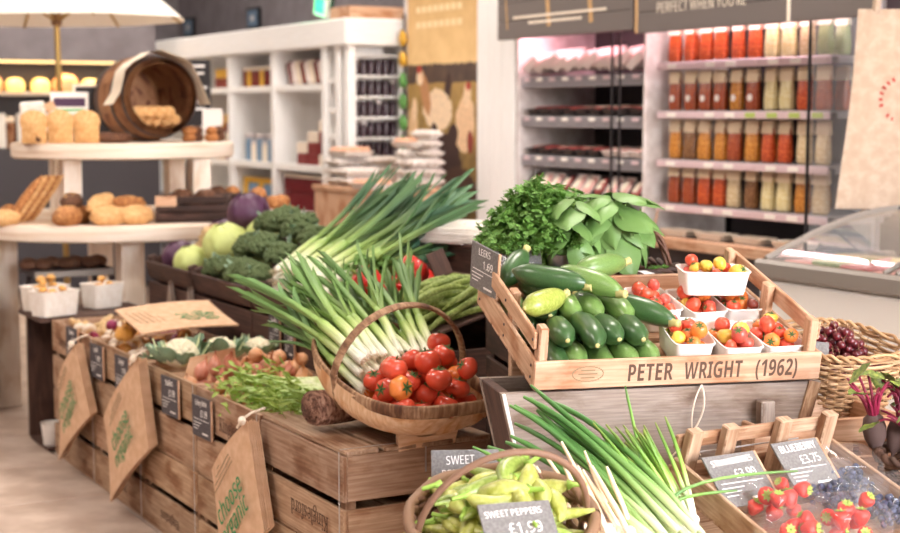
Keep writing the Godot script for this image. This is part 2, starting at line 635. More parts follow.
func row_one() -> void:
	var face := -PI / 2          # crate x along world z; its +z side looks to -x
	var zs := [[0.0, 0.56], [0.56, 1.1], [1.1, 1.66], [1.66, 2.25], [2.25, 2.86]]
	var names := ["crate with closed slatted top under the trug", "crate full of celery", "crate full of shallots", "crate of cauliflowers", "crate of ginger, garlic and red onions"]
	for k in 5:
		var L: float = zs[k][1] - zs[k][0] - 0.008
		var zc: float = -(zs[k][0] + zs[k][1]) * 0.5
		for lvl in 2:
			var xf := Transform3D(Basis(Vector3.UP, face), Vector3(0.2225, 0.29 * lvl, zc))
			var o := {"gap": 0.021}
			var lab: String = "worn brown apple " + names[k] if lvl == 1 else "worn brown crate on the floor under the " + names[k]
			if k == 0 and lvl == 1: o.top = 4
			var t := crate("apple_crate", lab, xf, L, 0.276 if k == 0 and lvl == 1 else 0.288, 0.445, M.crate_wood, o, "apple crates in the long low row")
			# wire strap near the corner towards the aisle
			var st := Sh.new()
			st.box(Vector3(0.004, 0.284, 0.0015), at(L * 0.5 - 0.022, 0.143, 0.2235), 0.0)
			part(t, "strap", st, M.strap_wire)
			if lvl == 1 and k == 0:
				st = Sh.new()
				st.box(Vector3(0.004, 0.0012, 0.2), at(L * 0.5 - 0.022, 0.2912, 0.12), 0.0)
				st.box(Vector3(0.0015, 0.07, 0.004), at(L * 0.5 + 0.0008, 0.2448, -0.02), 0.0)
				part(t, "strap", st, M.strap_wire)
				crate_ink(t, "Kinglesford", 0.042, Vector3(0.06, 0.075, 0.2229), 0.0, false)
			elif k == 1 and lvl == 1: crate_ink(t, "Kinglesford", 0.042, Vector3(0.06, 0.2, 0.2229), 0.0)
			elif k in [2, 3] and lvl == 0: crate_ink(t, "Kinglesford", 0.032, Vector3(0.0, 0.07, 0.2229), 0.0, k == 3)
			elif k == 4 and lvl == 1: crate_ink(t, "Kinglesford", 0.032, Vector3(-0.1, 0.21, 0.2229), 0.0)
	# price cards standing against the aisle side
	var names2 := [["slate price card with chalk writing beside the red onions", "Onions", "1.99"], ["slate price card with chalk writing under the white garlic bulbs", "Garlic", "1.99"], ["slate price card with chalk writing under the orange squash", "Ginger", "1.99"], ["slate price card with chalk writing below the shallots and cauliflower", "Shallots", "£1.99"], ["slate price card with chalk writing below the celery", "Celery Sticks", "£1.99"]]
	var cz := [-2.5, -2.16, -1.84, -1.315, -1.012]
	var cy := [0.525, 0.502, 0.502, 0.507, 0.49]
	for k in 5:
		price(names2[k][0], rot(Vector3(-0.012, cy[k], cz[k]), Vector3(0, -90, 1.5)), 0.17, 0.13, names2[k][1], names2[k][2], "slate price cards on the aisle side of the low crates")
	bag_bundle("bundle of brown paper bags hung beside the red onion price card", [Vector2(-2.324, 0.555), Vector2(-2.60, 0.35), Vector2(-2.50, 0.05), Vector2(-2.135, 0.30)])
	bag_bundle("bundle of brown paper bags hung in front of the cauliflower crate", [Vector2(-1.54, 0.61), Vector2(-1.965, 0.33), Vector2(-1.80, 0.04), Vector2(-1.43, 0.31)])
	bag_bundle("bundle of brown paper bags hung at the corner of the closed crate", [Vector2(-0.535, 0.575), Vector2(-0.83, 0.37), Vector2(-0.70, 0.03), Vector2(-0.42, 0.275)])
	# the loose bag laid across the crates
	lying_bag()

# bent paper sheet spanned by four corners (own axes: x towards the aisle after placing), w = thickness
func sheet(c: Array, off: float, bulge: float, th := 0.0015, n := 6) -> Sh:
	var s := Sh.new()
	for side in [1.0, -1.0]:
		var rows := []
		for i in n + 1:
			var r := PackedVector3Array()
			var u := i / float(n)
			for j in n + 1:
				var w := j / float(n)
				var p: Vector2 = c[0].lerp(c[1], u).lerp(c[3].lerp(c[2], u), w)
				var d: float = bulge * (sin(PI * u) * 0.4 + 0.9 * u * w * w) + off + th * 0.5 * side
				r.append(Vector3(p.x, p.y, d))
			rows.append(r)
		s.grid(rows, false, 1, 1, int(side))
	# closed rim
	for e in 4:
		var q := []
		for side in [-1.0, 1.0]:
			var line := PackedVector3Array()
			for k in n + 1:
				var tt := k / float(n)
				var u: float = [tt, 1.0, 1.0 - tt, 0.0][e]
				var w: float = [0.0, tt, 1.0, 1.0 - tt][e]
				var p: Vector2 = c[0].lerp(c[1], u).lerp(c[3].lerp(c[2], u), w)
				line.append(Vector3(p.x, p.y, bulge * (sin(PI * u) * 0.4 + 0.9 * u * w * w) + off + th * 0.5 * side))
			q.append(line)
		s.grid(q, false, 1, 1, 1)
	return s

func bag_bundle(label: String, zc: Array) -> void:
	# plane z-y at x = -0.03; own x = -world... frame: X = world z reversed so that it reads from the aisle
	var org := Vector3(-0.03, zc[0].y, zc[0].x)
	var t := thing("paper_bag_bundle", label, "paper bags", Transform3D(Basis(Vector3.UP, -PI / 2), org), "bundles of brown paper bags hung on the low crates")
	# own x = world +z, own z = world -x
	var c := []
	for q in zc: c.append(Vector2(q.x - zc[0].x, q.y - zc[0].y))
	for k in 6:
		var cc := []
		for q in c: cc.append(q * (1.0 - 0.012 * (5 - k)) + Vector2(R(-0.004, 0.004) + 0.004 * (5 - k), R(-0.004, 0.004)))
		part(t, "paper_bag", sheet(cc, 0.005 * k - 0.006, 0.035), M.kraft)
	var e1: Vector2 = (c[3] - c[0])
	var e2: Vector2 = (c[1] - c[0])
	var along_dir := (e2 * -0.62 + e1 * -0.0).normalized()
	along_dir = (c[0] - c[1]).normalized().rotated(0.12)
	var b := Basis(Vector3(along_dir.x, along_dir.y, 0), Vector3(-along_dir.y, along_dir.x, 0), Vector3.BACK)
	var mid: Vector2 = (c[0] + c[1] + c[2] + c[3]) * 0.25
	var z := 0.005 * 5 - 0.006 + 0.035 * 0.66
	var upv := Vector2(-along_dir.y, along_dir.x)
	var p1 := mid + upv * 0.012
	var p2 := mid - upv * 0.055
	letters(t, "choose", 0.062, M.green_ink, Transform3D(b, Vector3(p1.x, p1.y, z + 0.001)), 0.9)
	letters(t, "organic", 0.062, M.green_ink, Transform3D(b, Vector3(p2.x, p2.y, z + 0.002)), 0.9)
	var s := Sh.new()
	for k in 4:
		var q := mid + upv * (0.085 + 0.02 * k)
		s.box(Vector3(0.2 - 0.03 * k, 0.003, 0.0006), Transform3D(b, Vector3(q.x, q.y, z - 0.004 * k)), 0.0)
	part(t, "printed_lines", s, M.faint_ink)
	# string over the crate edge
	var st := Sh.new()
	st.tube([Vector3(-0.04, -0.03, 0.035), Vector3(-0.01, 0.0, 0.03), Vector3(0.01, 0.02, 0.01), Vector3(0.012, 0.03, -0.03)], 0.004, 6)
	st.blob(0.012, 0.014, 0.012, at(-0.005, -0.004, 0.034))
	part(t, "string", st, M.string)

func lying_bag() -> void:
	var o := Vector3(0.225, 0.678, -1.95)
	var t := thing("paper_bag", "flat brown paper bag laid across the garlic and cauliflowers", "paper bag", Transform3D(Basis.from_euler(Vector3(0.07, 0, 0.0)), o))
	var c := [Vector2(-0.22, 0.20), Vector2(-0.16, -0.28), Vector2(0.22, -0.24), Vector2(0.25, 0.22)]
	var s := sheet([Vector2(-0.20, -0.23), Vector2(0.18, -0.20), Vector2(0.21, 0.20), Vector2(-0.16, 0.22)], 0.0, 0.02, 0.006)
	part(t, "paper", s, M.kraft, Transform3D(Basis(Vector3.RIGHT, -PI / 2), Vector3.ZERO))
	for k in 2:
		letters(t, ["choose", "organic"][k], 0.07, M.green_ink, Transform3D(Basis(Vector3.RIGHT, -PI / 2) * Basis(Vector3.BACK, PI * 0.5 + 0.2), Vector3(0.02 + 0.07 * k, 0.0135, -0.02)), 0.9)
	var ln := Sh.new()
	for k in 5: ln.box(Vector3(0.003, 0.0006, 0.2), at(-0.06 - 0.024 * k, 0.011, 0.0), 0.0)
	part(t, "printed_lines", ln, M.faint_ink)

var K := {}   # shared meshes

func veg_materials() -> void:
	skin("tomato_red", 101, ["c23a1e", "d8452a", "e0553a", "e86a48"], 0.22, 14.0, {"clearcoat_enabled": true, "clearcoat": 0.4})
	skin("tomato_orange", 102, ["d9611f", "e5792f", "ea8a3e", "efa04c"], 0.25, 14.0, {"clearcoat_enabled": true, "clearcoat": 0.4})
	skin("tomato_yellow", 103, ["d6a428", "e0b43a", "e6c050", "ebcc6a"], 0.25, 14.0, {"clearcoat_enabled": true, "clearcoat": 0.4})
	skin("tomato_pink", 104, ["b83a2e", "c44a3c", "cc584a", "d66e5e"], 0.25, 14.0, {"clearcoat_enabled": true, "clearcoat": 0.4})
	skin("tomato_dark", 105, ["6e2c26", "843a30", "95493b", "a75c48"], 0.25, 14.0, {"clearcoat_enabled": true, "clearcoat": 0.4})
	skin("tomato_green", 106, ["6f8a2a", "8aa03a", "a3b250", "b9c566"], 0.25, 14.0)
	mat("calyx", Color("47632c"), 0.7)
	mat("vine_stem", Color("6f8a3e"), 0.7)
	skin("shallot_skin", 107, ["b87a56", "cc9468", "dba980", "ecc8a4"], 0.35, 12.0, {}, 0.0, 0.04)
	skin("shallot_pink", 108, ["a85a48", "c27a62", "d29078", "dfae98"], 0.35, 12.0, {}, 0.0, 0.04)
	skin("garlic_skin", 109, ["cdb49a", "e2cfb8", "ecdfcd", "f2e9dc"], 0.55, 12.0)
	skin("red_onion", 110, ["6a1a3e", "8c2a56", "a43a68", "b8547e"], 0.35, 10.0)
	skin("ginger_skin", 111, ["b8925e", "cfab78", "dabb8c", "e4caa2"], 0.75, 14.0)
	skin("squash_skin", 112, ["c88a3a", "d99c4a", "e2ac5e", "e9bd78"], 0.5, 8.0)
	skin("cauli_curd", 113, ["dccfa8", "ece3c4", "f2ecd4", "f6f2e2"], 0.8, 25.0, {}, 0.3, 0.05)
	skin("cauli_leaf", 114, ["5f7f66", "7b9a80", "94ad95", "aebfa8"], 0.6, 10.0, {"backlight_enabled": true, "backlight": Color("3f5a2c")}, 0.1)
	skin("celery_stalk", 115, ["bccb86", "cdd8a0", "dbe2b8", "e8ecd2"], 0.45, 10.0)
	skin("celery_leaf", 116, ["8fa848", "a2b85a", "b2c46e", "c4d088"], 0.6, 20.0, {"backlight_enabled": true, "backlight": Color("6f9a20")})
	skin("cabbage_green", 117, ["b2c060", "c3cf78", "cfd98c", "dbe2a4"], 0.5, 6.0, {}, 0.12, 0.03)
	skin("cabbage_red", 118, ["3a1c33", "4a2642", "5b3452", "6e4766"], 0.4, 6.0, {}, 0.12, 0.03)
	skin("broccoli_top", 119, ["465634", "55653e", "64744a", "788858"], 0.85, 22.0, {}, 0.25, 0.06)
	skin("broccoli_stem", 120, ["88a05c", "9ab06c", "aabd80", "b8c992"], 0.6, 10.0)
	mat("leek_shaft", Color.WHITE, 0.4, {"vertex_color_use_as_albedo": true})
	mat("leek_leaf", Color.WHITE, 0.5, {"vertex_color_use_as_albedo": true, "backlight_enabled": true, "backlight": Color("2c3a18")})
	M.leek_leaf.albedo_texture = noise_tex(121, 0.02, hexes(["c8ccc0", "e6e8e0", "ffffff", "f0f2ea"]), [0.1, 0.4, 0.6, 0.9], 256)
	M.leek_leaf.uv1_scale = Vector3(6, 0.5, 1)
	M.leek_shaft.albedo_texture = M.leek_leaf.albedo_texture
	M.leek_shaft.uv1_scale = Vector3(5, 0.4, 1)
	mat("root_fibre", Color("d9c6a4"), 0.9)
	skin("pepper_red", 122, ["b0140f", "c41d16", "d02a20", "da3c30"], 0.15, 10.0, {"clearcoat_enabled": true, "clearcoat": 0.6})
	skin("bean_green", 123, ["6f8238", "83964a", "96a85a", "aab86e"], 0.5, 14.0)
	skin("courgette_dark", 124, ["24401e", "31522a", "3f6234", "587c48"], 0.28, 30.0, {"clearcoat_enabled": true, "clearcoat": 0.3}, 0.0, 0.05)
	skin("courgette_light", 125, ["4d7032", "628440", "7a9a52", "9ab26c"], 0.3, 30.0, {"clearcoat_enabled": true, "clearcoat": 0.3}, 0.0, 0.05)
	skin("courgette_yellow", 126, ["8c983c", "9aa64a", "a8b258", "b6be6a"], 0.3, 20.0)
	mat("courgette_stem", Color("c2b878"), 0.8)
	skin("chilli_pale", 127, ["a2a644", "b3b756", "bfc268", "cccd80"], 0.3, 12.0, {"clearcoat_enabled": true, "clearcoat": 0.3})
	skin("chilli_green", 128, ["7c9238", "8ca046", "9aac56", "aab86a"], 0.3, 12.0, {"clearcoat_enabled": true, "clearcoat": 0.3})
	mat("chilli_stem", Color("93b548"), 0.6)
	skin("parsley_leaf", 129, ["4a7328", "5c8836", "709a46", "8aac5c"], 0.6, 30.0, {"backlight_enabled": true, "backlight": Color("4a7a1a")})
	skin("basil_leaf", 130, ["5a7f3c", "678c48", "759a54", "88a868"], 0.45, 20.0, {"backlight_enabled": true, "backlight": Color("2c4a14")})
	mat("herb_stem", Color("7a9a44"), 0.6)
	skin("cherry_skin", 131, ["3c0a12", "521018", "6a1620", "842430"], 0.15, 20.0, {"clearcoat_enabled": true, "clearcoat": 0.5})
	skin("strawberry_skin", 132, ["c21c16", "d42a20", "de3a2c", "e8543e"], 0.3, 40.0, {}, 0.1, 0.08)
	mat("strawberry_leaf", Color("9fb04a"), 0.6)
	skin("blueberry_skin", 133, ["1d2034", "2a2e48", "3a4060", "545c7c"], 0.5, 40.0)
	skin("beet_skin", 134, ["3c2a28", "4a3632", "5a443e", "6c564e"], 0.8, 14.0)
	mat("beet_stem", Color("8a2040"), 0.4)
	skin("beet_leaf", 135, ["4a5a22", "5f7030", "7a8a3c", "9aa24a"], 0.5, 14.0)
	mat("dry_stalk", Color.WHITE, 0.7, {"vertex_color_use_as_albedo": true})
	mat("onion_green", Color.WHITE, 0.35, {"vertex_color_use_as_albedo": true})
	mat("card_white", Color("f3ede6"), 0.75)
	skin("paper_white", 136, ["e6dccf", "e9e0d4", "ece4d9", "efe8de"], 0.8, 5.0)
	mat("willow", Color.WHITE, 0.6, {"vertex_color_use_as_albedo": true})
	mat("clear_plastic", Color(1, 1, 1, 0.03), 0.06, {"metallic_specular": 0.3, "transparency": BaseMaterial3D.TRANSPARENCY_ALPHA})
	mat("clear_glass", Color(0.95, 0.97, 0.97, 0.10), 0.03, {"transparency": BaseMaterial3D.TRANSPARENCY_ALPHA})

func lin(h: String) -> Color:
	return Color(h).srgb_to_linear()

# ---- tomato: body and calyx
func tomato_mesh(v: int) -> Mesh:
	var key := "tom%d" % v
	if not K.has(key):
		var s := Sh.new()
		var prof := []
		for k in 11:
			var a := PI * k / 10.0
			var r := sin(a) * 1.0
			var y: float = -cos(a) * [0.86, 0.95, 0.78, 1.15][v]
			if k >= 9: y -= 0.10 * (k - 8)
			prof.append(Vector2(maxf(r, 0.002), y))
		s.lathe(prof, 16, Transform3D(), [], [0.035, 0.02, 0.06, 0.02][v], v * 1.3, [5, 4, 6, 4][v])
		K[key] = s.mesh()
	return K[key]

func calyx_mesh() -> Mesh:
	if not K.has("calyx"):
		var s := Sh.new()
		for k in 6:
			var t := TAU * k / 6.0
			var d := Vector3(cos(t), 0, sin(t))
			var w := Vector3(-sin(t), 0, cos(t))
			s.grid([PackedVector3Array([w * -0.08 + Vector3.UP * 0.02, Vector3.UP * 0.06, w * 0.08 + Vector3.UP * 0.02]), PackedVector3Array([d * 0.3 + w * -0.11 + Vector3.UP * 0.04, d * 0.3 + Vector3.UP * 0.07, d * 0.3 + w * 0.11 + Vector3.UP * 0.04]), PackedVector3Array([d * 0.62 + w * -0.02 + Vector3.UP * 0.08, d * 0.62 + Vector3.UP * 0.1, d * 0.62 + w * 0.02 + Vector3.UP * 0.08])], false)
		s.tube([Vector3(0, 0.0, 0), Vector3(0.02, 0.16, 0.01), Vector3(0.08, 0.3, 0.03)], [0.09, 0.06, 0.07], 6)
		K["calyx"] = s.mesh()
	return K["calyx"]

func tomato(label: String, group: String, xf: Transform3D, r: float, m: Material, v: int, calyx := true) -> void:
	var t := thing("tomato", label, "tomato", xf, group)
	part(t, "body", tomato_mesh(v), m, Transform3D(Basis().scaled(Vector3.ONE * r), Vector3.ZERO))
	if calyx: part(t, "calyx", calyx_mesh(), M.calyx, Transform3D(Basis().scaled(Vector3.ONE * r), Vector3(0, r * [0.70, 0.78, 0.62, 0.98][v], 0)))

func turn_any(max_tilt := PI) -> Basis:
	return Basis(Vector3.UP, R(0, TAU)) * Basis(Vector3.RIGHT, R(-max_tilt, max_tilt)) * Basis(Vector3.UP, R(0, TAU))

# ---- onions, garlic
func bulb_mesh(key: String, prof: Array, cols: Array, wob := 0.03, lobes := 0) -> Mesh:
	if not K.has(key):
		var s := Sh.new()
		var cc := []
		for q in cols: cc.append(lin(q) if q is String else q)
		s.lathe(prof, 14, Transform3D(), cc, wob, 1.0, lobes)
		K[key] = s.mesh()
	return K[key]

func shallot_mesh(v: int) -> Mesh:
	var e: float = [1.25, 1.05, 1.45][v]
	return bulb_mesh("shallot%d" % v, [Vector2(0.001, -0.95 * e), Vector2(0.12, -0.97 * e), Vector2(0.35, -0.85 * e), Vector2(0.8, -0.5 * e), Vector2(1.0, 0.0), Vector2(0.85, 0.45 * e), Vector2(0.5, 0.8 * e), Vector2(0.2, 1.05 * e), Vector2(0.12, 1.3 * e), Vector2(0.15, 1.5 * e), Vector2(0.001, 1.5 * e)], ["8a6a4a", "9a7a58", "d0b090", "ffffff", "ffffff", "ffffff", "f0e0d0", "d8c0a0", "c8a880", "b89870", "b89870"])

func garlic_mesh() -> Mesh:
	return bulb_mesh("garlic", [Vector2(0.001, -0.62), Vector2(0.3, -0.66), Vector2(0.8, -0.5), Vector2(1.0, -0.1), Vector2(0.85, 0.3), Vector2(0.45, 0.62), Vector2(0.22, 0.9), Vector2(0.18, 1.5), Vector2(0.22, 1.8), Vector2(0.001, 1.8)], ["c8b090", "d8c4a8", "ffffff", "ffffff", "ffffff", "ffffff", "f4e8d8", "e8d8c0", "d8c4a8", "d8c4a8"], 0.06, 8)

func ginger_mesh(v: int) -> Mesh:
	var key := "ginger%d" % v
	if not K.has(key):
		var s := Sh.new()
		var g := RandomNumberGenerator.new(); g.seed = 40 + v
		var path := []
		var rr := []
		for k in 9:
			path.append(Vector3((k - 4) * 0.016, g.randf_range(-0.006, 0.006), g.randf_range(-0.008, 0.008)))
			rr.append(0.006 if k in [0, 8] else g.randf_range(0.013, 0.021))
		s.tube(path, rr, 10, true, 0.8)
		for k in 4:
			var b: Vector3 = path[1 + k * 2]
			var d := Vector3(g.randf_range(-0.5, 0.5), g.randf_range(0.1, 0.6), g.randf_range(-1, 1)).normalized()
			s.tube([b, b + d * 0.016, b + d * 0.032, b + d * 0.04], [0.011, 0.014, 0.012, 0.005], 8)
		K[key] = s.mesh()
	return K[key]

# ---- leaf with a keel and wavy margin; along +x, up is y; returns into s
func leaf_into(s: Sh, xf: Transform3D, len: float, wid: float, fold: float, curl: float, wave := 0.0, nl := 6, tipw := 0.05, basew := 0.25, peak := 0.5) -> void:
	var rows := []
	for i in nl + 1:
		var u := i / float(nl)
		var w: float
		if u < peak: w = lerpf(basew, 1.0, sin(u / peak * PI * 0.5))
		else: w = lerpf(tipw, 1.0, cos((u - peak) / (1.0 - peak) * PI * 0.5))
		w *= wid * 0.5
		var r := PackedVector3Array()
		var c := Vector3(len * (sin(curl * u) / curl if absf(curl) > 0.01 else u), -len * ((1.0 - cos(curl * u)) / curl if absf(curl) > 0.01 else 0.0), 0)
		var upv := Vector3(sin(curl * u), cos(curl * u), 0)
		for j in 5:
			var q := (j - 2) / 2.0
			var wv := wave * wid * sin(u * 17.0 + j * 2.1) * absf(q)
			r.append(xf * (c + Vector3(0, 0, q * w * cos(fold)) + upv * (absf(q) * w * sin(fold) + wv)))
		rows.append(r)
	s.grid(rows, false, 1.0, 1.0)

# ---- cauliflower
func cauliflower(label: String, xf: Transform3D, r: float) -> void:
	var t := thing("cauliflower", label, "cauliflower", xf, "cauliflowers in the low crate")
	if not K.has("curd"):
		var s := Sh.new()
		var g := RandomNumberGenerator.new(); g.seed = 5
		s.blob(0.8, 0.62, 0.8, at(0, 0.35, 0))
		for k in 46:
			var a := k * 2.39996
			var z := 1.0 - k / 46.0 * 0.95
			var d := Vector3(cos(a) * sqrt(1 - z * z), z, sin(a) * sqrt(1 - z * z))
			var b := g.randf_range(0.16, 0.22)
			s.blob(b, b, b, at(d.x * 0.74, d.y * 0.6 + 0.32, d.z * 0.74), NZ, 0.3, 3.0, 6, 8, d)
		K.curd = s.mesh()
		for v in 2:
			s = Sh.new()
			leaf_into(s, Transform3D(), 1.7, 1.15, 0.5, -1.15 + 0.3 * v, 0.06, 8, 0.3, 0.35, 0.6)
			K["cleaf%d" % v] = s.mesh()
		s = Sh.new()
		s.tube([Vector3(0, 0, 0), Vector3(0.5, 0.15, 0), Vector3(0.95, 0.5, 0), Vector3(1.2, 0.95, 0)], [0.12, 0.1, 0.06, 0.02], 6)
		K.cmid = s.mesh()
	var sc := Basis().scaled(Vector3.ONE * r)
	part(t, "curd", K.curd, M.cauli_curd, Transform3D(sc, Vector3.ZERO))
	for k in 9:
		var a := TAU * k / 9.0 + R(-0.2, 0.2)
		var b := Basis(Vector3.UP, a) * Basis(Vector3.BACK, R(-0.05, 0.35))
		var lf := part(t, "leaf", K["cleaf%d" % (k % 2)], M.cauli_leaf, Transform3D(b * sc * R(0.85, 1.1), b * Vector3(0.2 * r, -0.1 * r, 0)))
		part(lf, "midrib", K.cmid, M.celery_stalk, Transform3D(Basis(), Vector3(0, 0.02, 0)))

# ---- celery head lying along +x (leaves at +x)
func celery(label: String, xf: Transform3D, len: float) -> void:
	var t := thing("celery_head", label, "celery", xf, "celery heads in the low crate")
	for k in 9:
		var a := TAU * k / 9.0
		var o := Vector3(0, sin(a) * 0.024, cos(a) * 0.032) * (1.0 if k < 7 else 0.3)
		var sp := Vector3(0, sin(a) * R(0.01, 0.05) + 0.01, cos(a) * R(0.03, 0.08))
		var p := bez(o * 0.5, o * 1.1 + Vector3(len * 0.3, 0, 0), o + Vector3(len * 0.6, 0, 0), o + sp + Vector3(len * R(0.75, 0.95), 0, 0), 7)
		var s := Sh.new()
		s.tube(p, [0.012, 0.017, 0.017, 0.015, 0.012, 0.010, 0.008, 0.005], 7, true, 0.6, Vector3(0, cos(a), -sin(a)), [lin("f4f2e0"), lin("f0f0d8"), lin("eef2d0"), lin("ffffff"), lin("f4ffe0"), lin("f0ffd8"), lin("e8ffd0"), lin("e8ffd0")])
		part(t, "stalk", s, M.celery_stalk)
		var f := Sh.new()
		for q in 9:
			var e: Vector3 = p[7] + Vector3(R(-0.08, 0.06), R(-0.012, 0.03), R(-0.04, 0.04))
			leaf_into(f, Transform3D(Basis(Vector3.UP, R(-1.2, 1.2)) * Basis(Vector3.BACK, R(-0.3, 0.9)) * Basis(Vector3.RIGHT, R(-1.2, 1.2)), e), R(0.02, 0.045), R(0.008, 0.018), 0.3, R(-0.8, 0.8), 0.1, 3)
		var lf := part(t, "leaves", f, M.celery_leaf)
		lf.set_meta("kind", "stuff")

# ---- cabbage
func cabbage(label: String, xf: Transform3D, r: float, m: Material, group: String) -> void:
	var t := thing("cabbage", label, "cabbage", xf, group)
	if not K.has("cab0"):
		var s := Sh.new()
		s.blob(1.0, 0.92, 1.0, Transform3D(), NZ, 0.09, 1.4, 14, 20)
		K.cab0 = s.mesh()
		for v in 3:
			s = Sh.new()
			var rows := []
			for i in 9:
				var ph := 0.25 + 2.1 * i / 8.0
				var rr := PackedVector3Array()
				for j in 11:
					var th := (j - 5) / 5.0 * (1.15 - 0.35 * absf(i - 4) / 4.0)
					var edge := pow(absf(j - 5) / 5.0, 3.0) + (pow(1.0 - i / 8.0, 4.0))
					var q := 1.01 + 0.012 * v + 0.02 * edge + 0.025 * sin(i * 2.1 + j * 1.7 + v) * edge + 0.012 * cos(j * 2.6)
					rr.append(Vector3(sin(ph) * cos(th), cos(ph) * 0.93, sin(ph) * sin(th)) * q)
				rows.append(rr)
			s.grid(rows, false)
			K["cabl%d" % v] = s.mesh()
	var sc := Basis().scaled(Vector3.ONE * r)
	part(t, "heart", K.cab0, m, Transform3D(sc, Vector3.ZERO))
	for k in 5:
		part(t, "outer_leaf", K["cabl%d" % (k % 3)], m, Transform3D(Basis(Vector3.UP, TAU * k / 5.0 + R(-0.2, 0.2)) * sc, Vector3.ZERO))

# ---- broccoli head
func broccoli(label: String, xf: Transform3D, r: float) -> void:
	var t := thing("broccoli", label, "broccoli", xf, "broccoli heads in the dark tilted crate")
	if not K.has("broc0"):
		for v in 2:
			var s := Sh.new()
			var g := RandomNumberGenerator.new(); g.seed = 60 + v
			for k in 120:
				var a := k * 2.39996 + v
				var z := 1.0 - k / 120.0 * 1.05
				var q := sqrt(maxf(0, 1 - z * z))
				var d := Vector3(cos(a) * q, z, sin(a) * q)
				var b := g.randf_range(0.10, 0.19)
				var w := g.randf_range(0.75, 0.95)
				s.blob(b, b * 0.9, b, at(d.x * w, d.y * w * 0.75, d.z * w), NZ, 0.45, 4.0, 6, 8, d * 2.0)
			s.blob(0.72, 0.55, 0.72, at(0, 0.02, 0))
			K["broc%d" % v] = s.mesh()
		var st := Sh.new()
		st.tube([Vector3(0, 0.1, 0), Vector3(0, -0.4, 0), Vector3(0.03, -0.8, 0), Vector3(0.05, -1.25, 0)], [0.5, 0.3, 0.24, 0.27], 10)
		K.brocst = st.mesh()
	var sc := Basis().scaled(Vector3.ONE * r)
	part(t, "crown", K["broc%d" % (rng.randi() % 2)], M.broccoli_top, Transform3D(sc, Vector3.ZERO))
	part(t, "stem", K.brocst, M.broccoli_stem, Transform3D(sc, Vector3.ZERO))
	for k in 3:
		var s := Sh.new()
		leaf_into(s, Transform3D(Basis(Vector3.UP, R(0, TAU)) * Basis(Vector3.BACK, R(0.2, 0.9)), Vector3(0, -0.25, 0) * r), r * R(1.1, 1.5), r * 0.55, 0.3, -0.5, 0.08, 6, 0.2)
		part(t, "leaf", s, M.cauli_leaf)

# ---- leek: root end at origin, leaves towards +y
func leek(label: String, group: String, xf: Transform3D, len: float, r: float, spread := 0.16, dark := 0.6, shaft := 0.4) -> void:
	var t := thing("leek", label, "leek", xf, group)
	var sl := len * shaft
	var s := Sh.new()
	var bend := R(-0.02, 0.02)
	s.tube([Vector3(0, 0.0, 0), Vector3(0, 0.012, 0), Vector3(bend * 0.3, sl * 0.35, 0), Vector3(bend, sl * 0.7, 0), Vector3(bend, sl, 0), Vector3(bend, sl * 1.12, 0)], [r * 0.9, r * 1.12, r, r, r * 1.05, r * 0.9], 10, true, 1.0, Vector3.ZERO, [lin("f6f2e4"), lin("f4f2e2"), lin("e9eecb"), lin("cfdf98"), lin("a9c56e"), lin("92b45c")])
	part(t, "shaft", s, M.leek_shaft)
	s = Sh.new()
	for k in 9:
		var a := TAU * k / 9.0
		s.tube([Vector3(cos(a) * r * 0.5, 0.002, sin(a) * r * 0.5), Vector3(cos(a) * r * 0.9, -0.012, sin(a) * r * 0.9), Vector3(cos(a) * r * 0.8, -0.022, sin(a) * r * 1.2)], [0.0014, 0.001, 0.0006], 4)
	part(t, "roots", s, M.root_fibre)
	var c0 := lin("a3c066")
	var c1 := lin("6f9252").lerp(lin("4d7250"), dark)
	for k in 6:
		var a := k * 2.5 + R(-0.3, 0.3)
		var sg := 1.0 if k % 2 == 0 else -1.0
		var side := Vector3(cos(R(-0.5, 0.5)) * sg, 0, sin(a) * 0.5)
		var up := Vector3(0, 1, 0)
		var ll := (len - sl) * R(0.75, 1.05)
		var p := bez(Vector3(bend, sl * 0.9, 0), Vector3(bend, sl + ll * 0.3, 0) + side * 0.01, Vector3(bend, sl + ll * 0.6, 0) + side * len * spread * 0.35, Vector3(bend, sl + ll, 0) + side * len * spread * R(0.5, 1.1) + Vector3(0, 0, R(-0.02, 0.02)), 6)
		s = Sh.new()
		var rows := []
		var cc := []
		var wmax := r * R(0.95, 1.35)
		for i in 7:
			var u := i / 6.0
			var tg: Vector3 = (p[min(i + 1, 6)] - p[max(i - 1, 0)]).normalized()
			var x := tg.cross(side).normalized()
			var nn := x.cross(tg).normalized()
			var w: float = wmax * (0.95 - 0.25 * u)
			var fd := lerpf(1.15, 0.7, u)
			var rr := PackedVector3Array()
			for j in 5:
				var q := (j - 2) / 2.0
				rr.append(p[i] + x * q * w * cos(fd * 0.8) - nn * sg * 0.0 + side.normalized() * (r * 0.6 * (1 - u)) - side.normalized() * absf(q) * w * sin(fd) * 0.75 + tg * (0.02 * q * (1 if k % 2 else -1) if i == 6 else 0.0))
			rows.append(rr)
			cc.append(c0.lerp(c1, clampf(u * 1.5, 0, 1)))
		s.grid(rows, false, 1, 1, 1, cc)
		part(t, "leaf", s, M.leek_leaf)

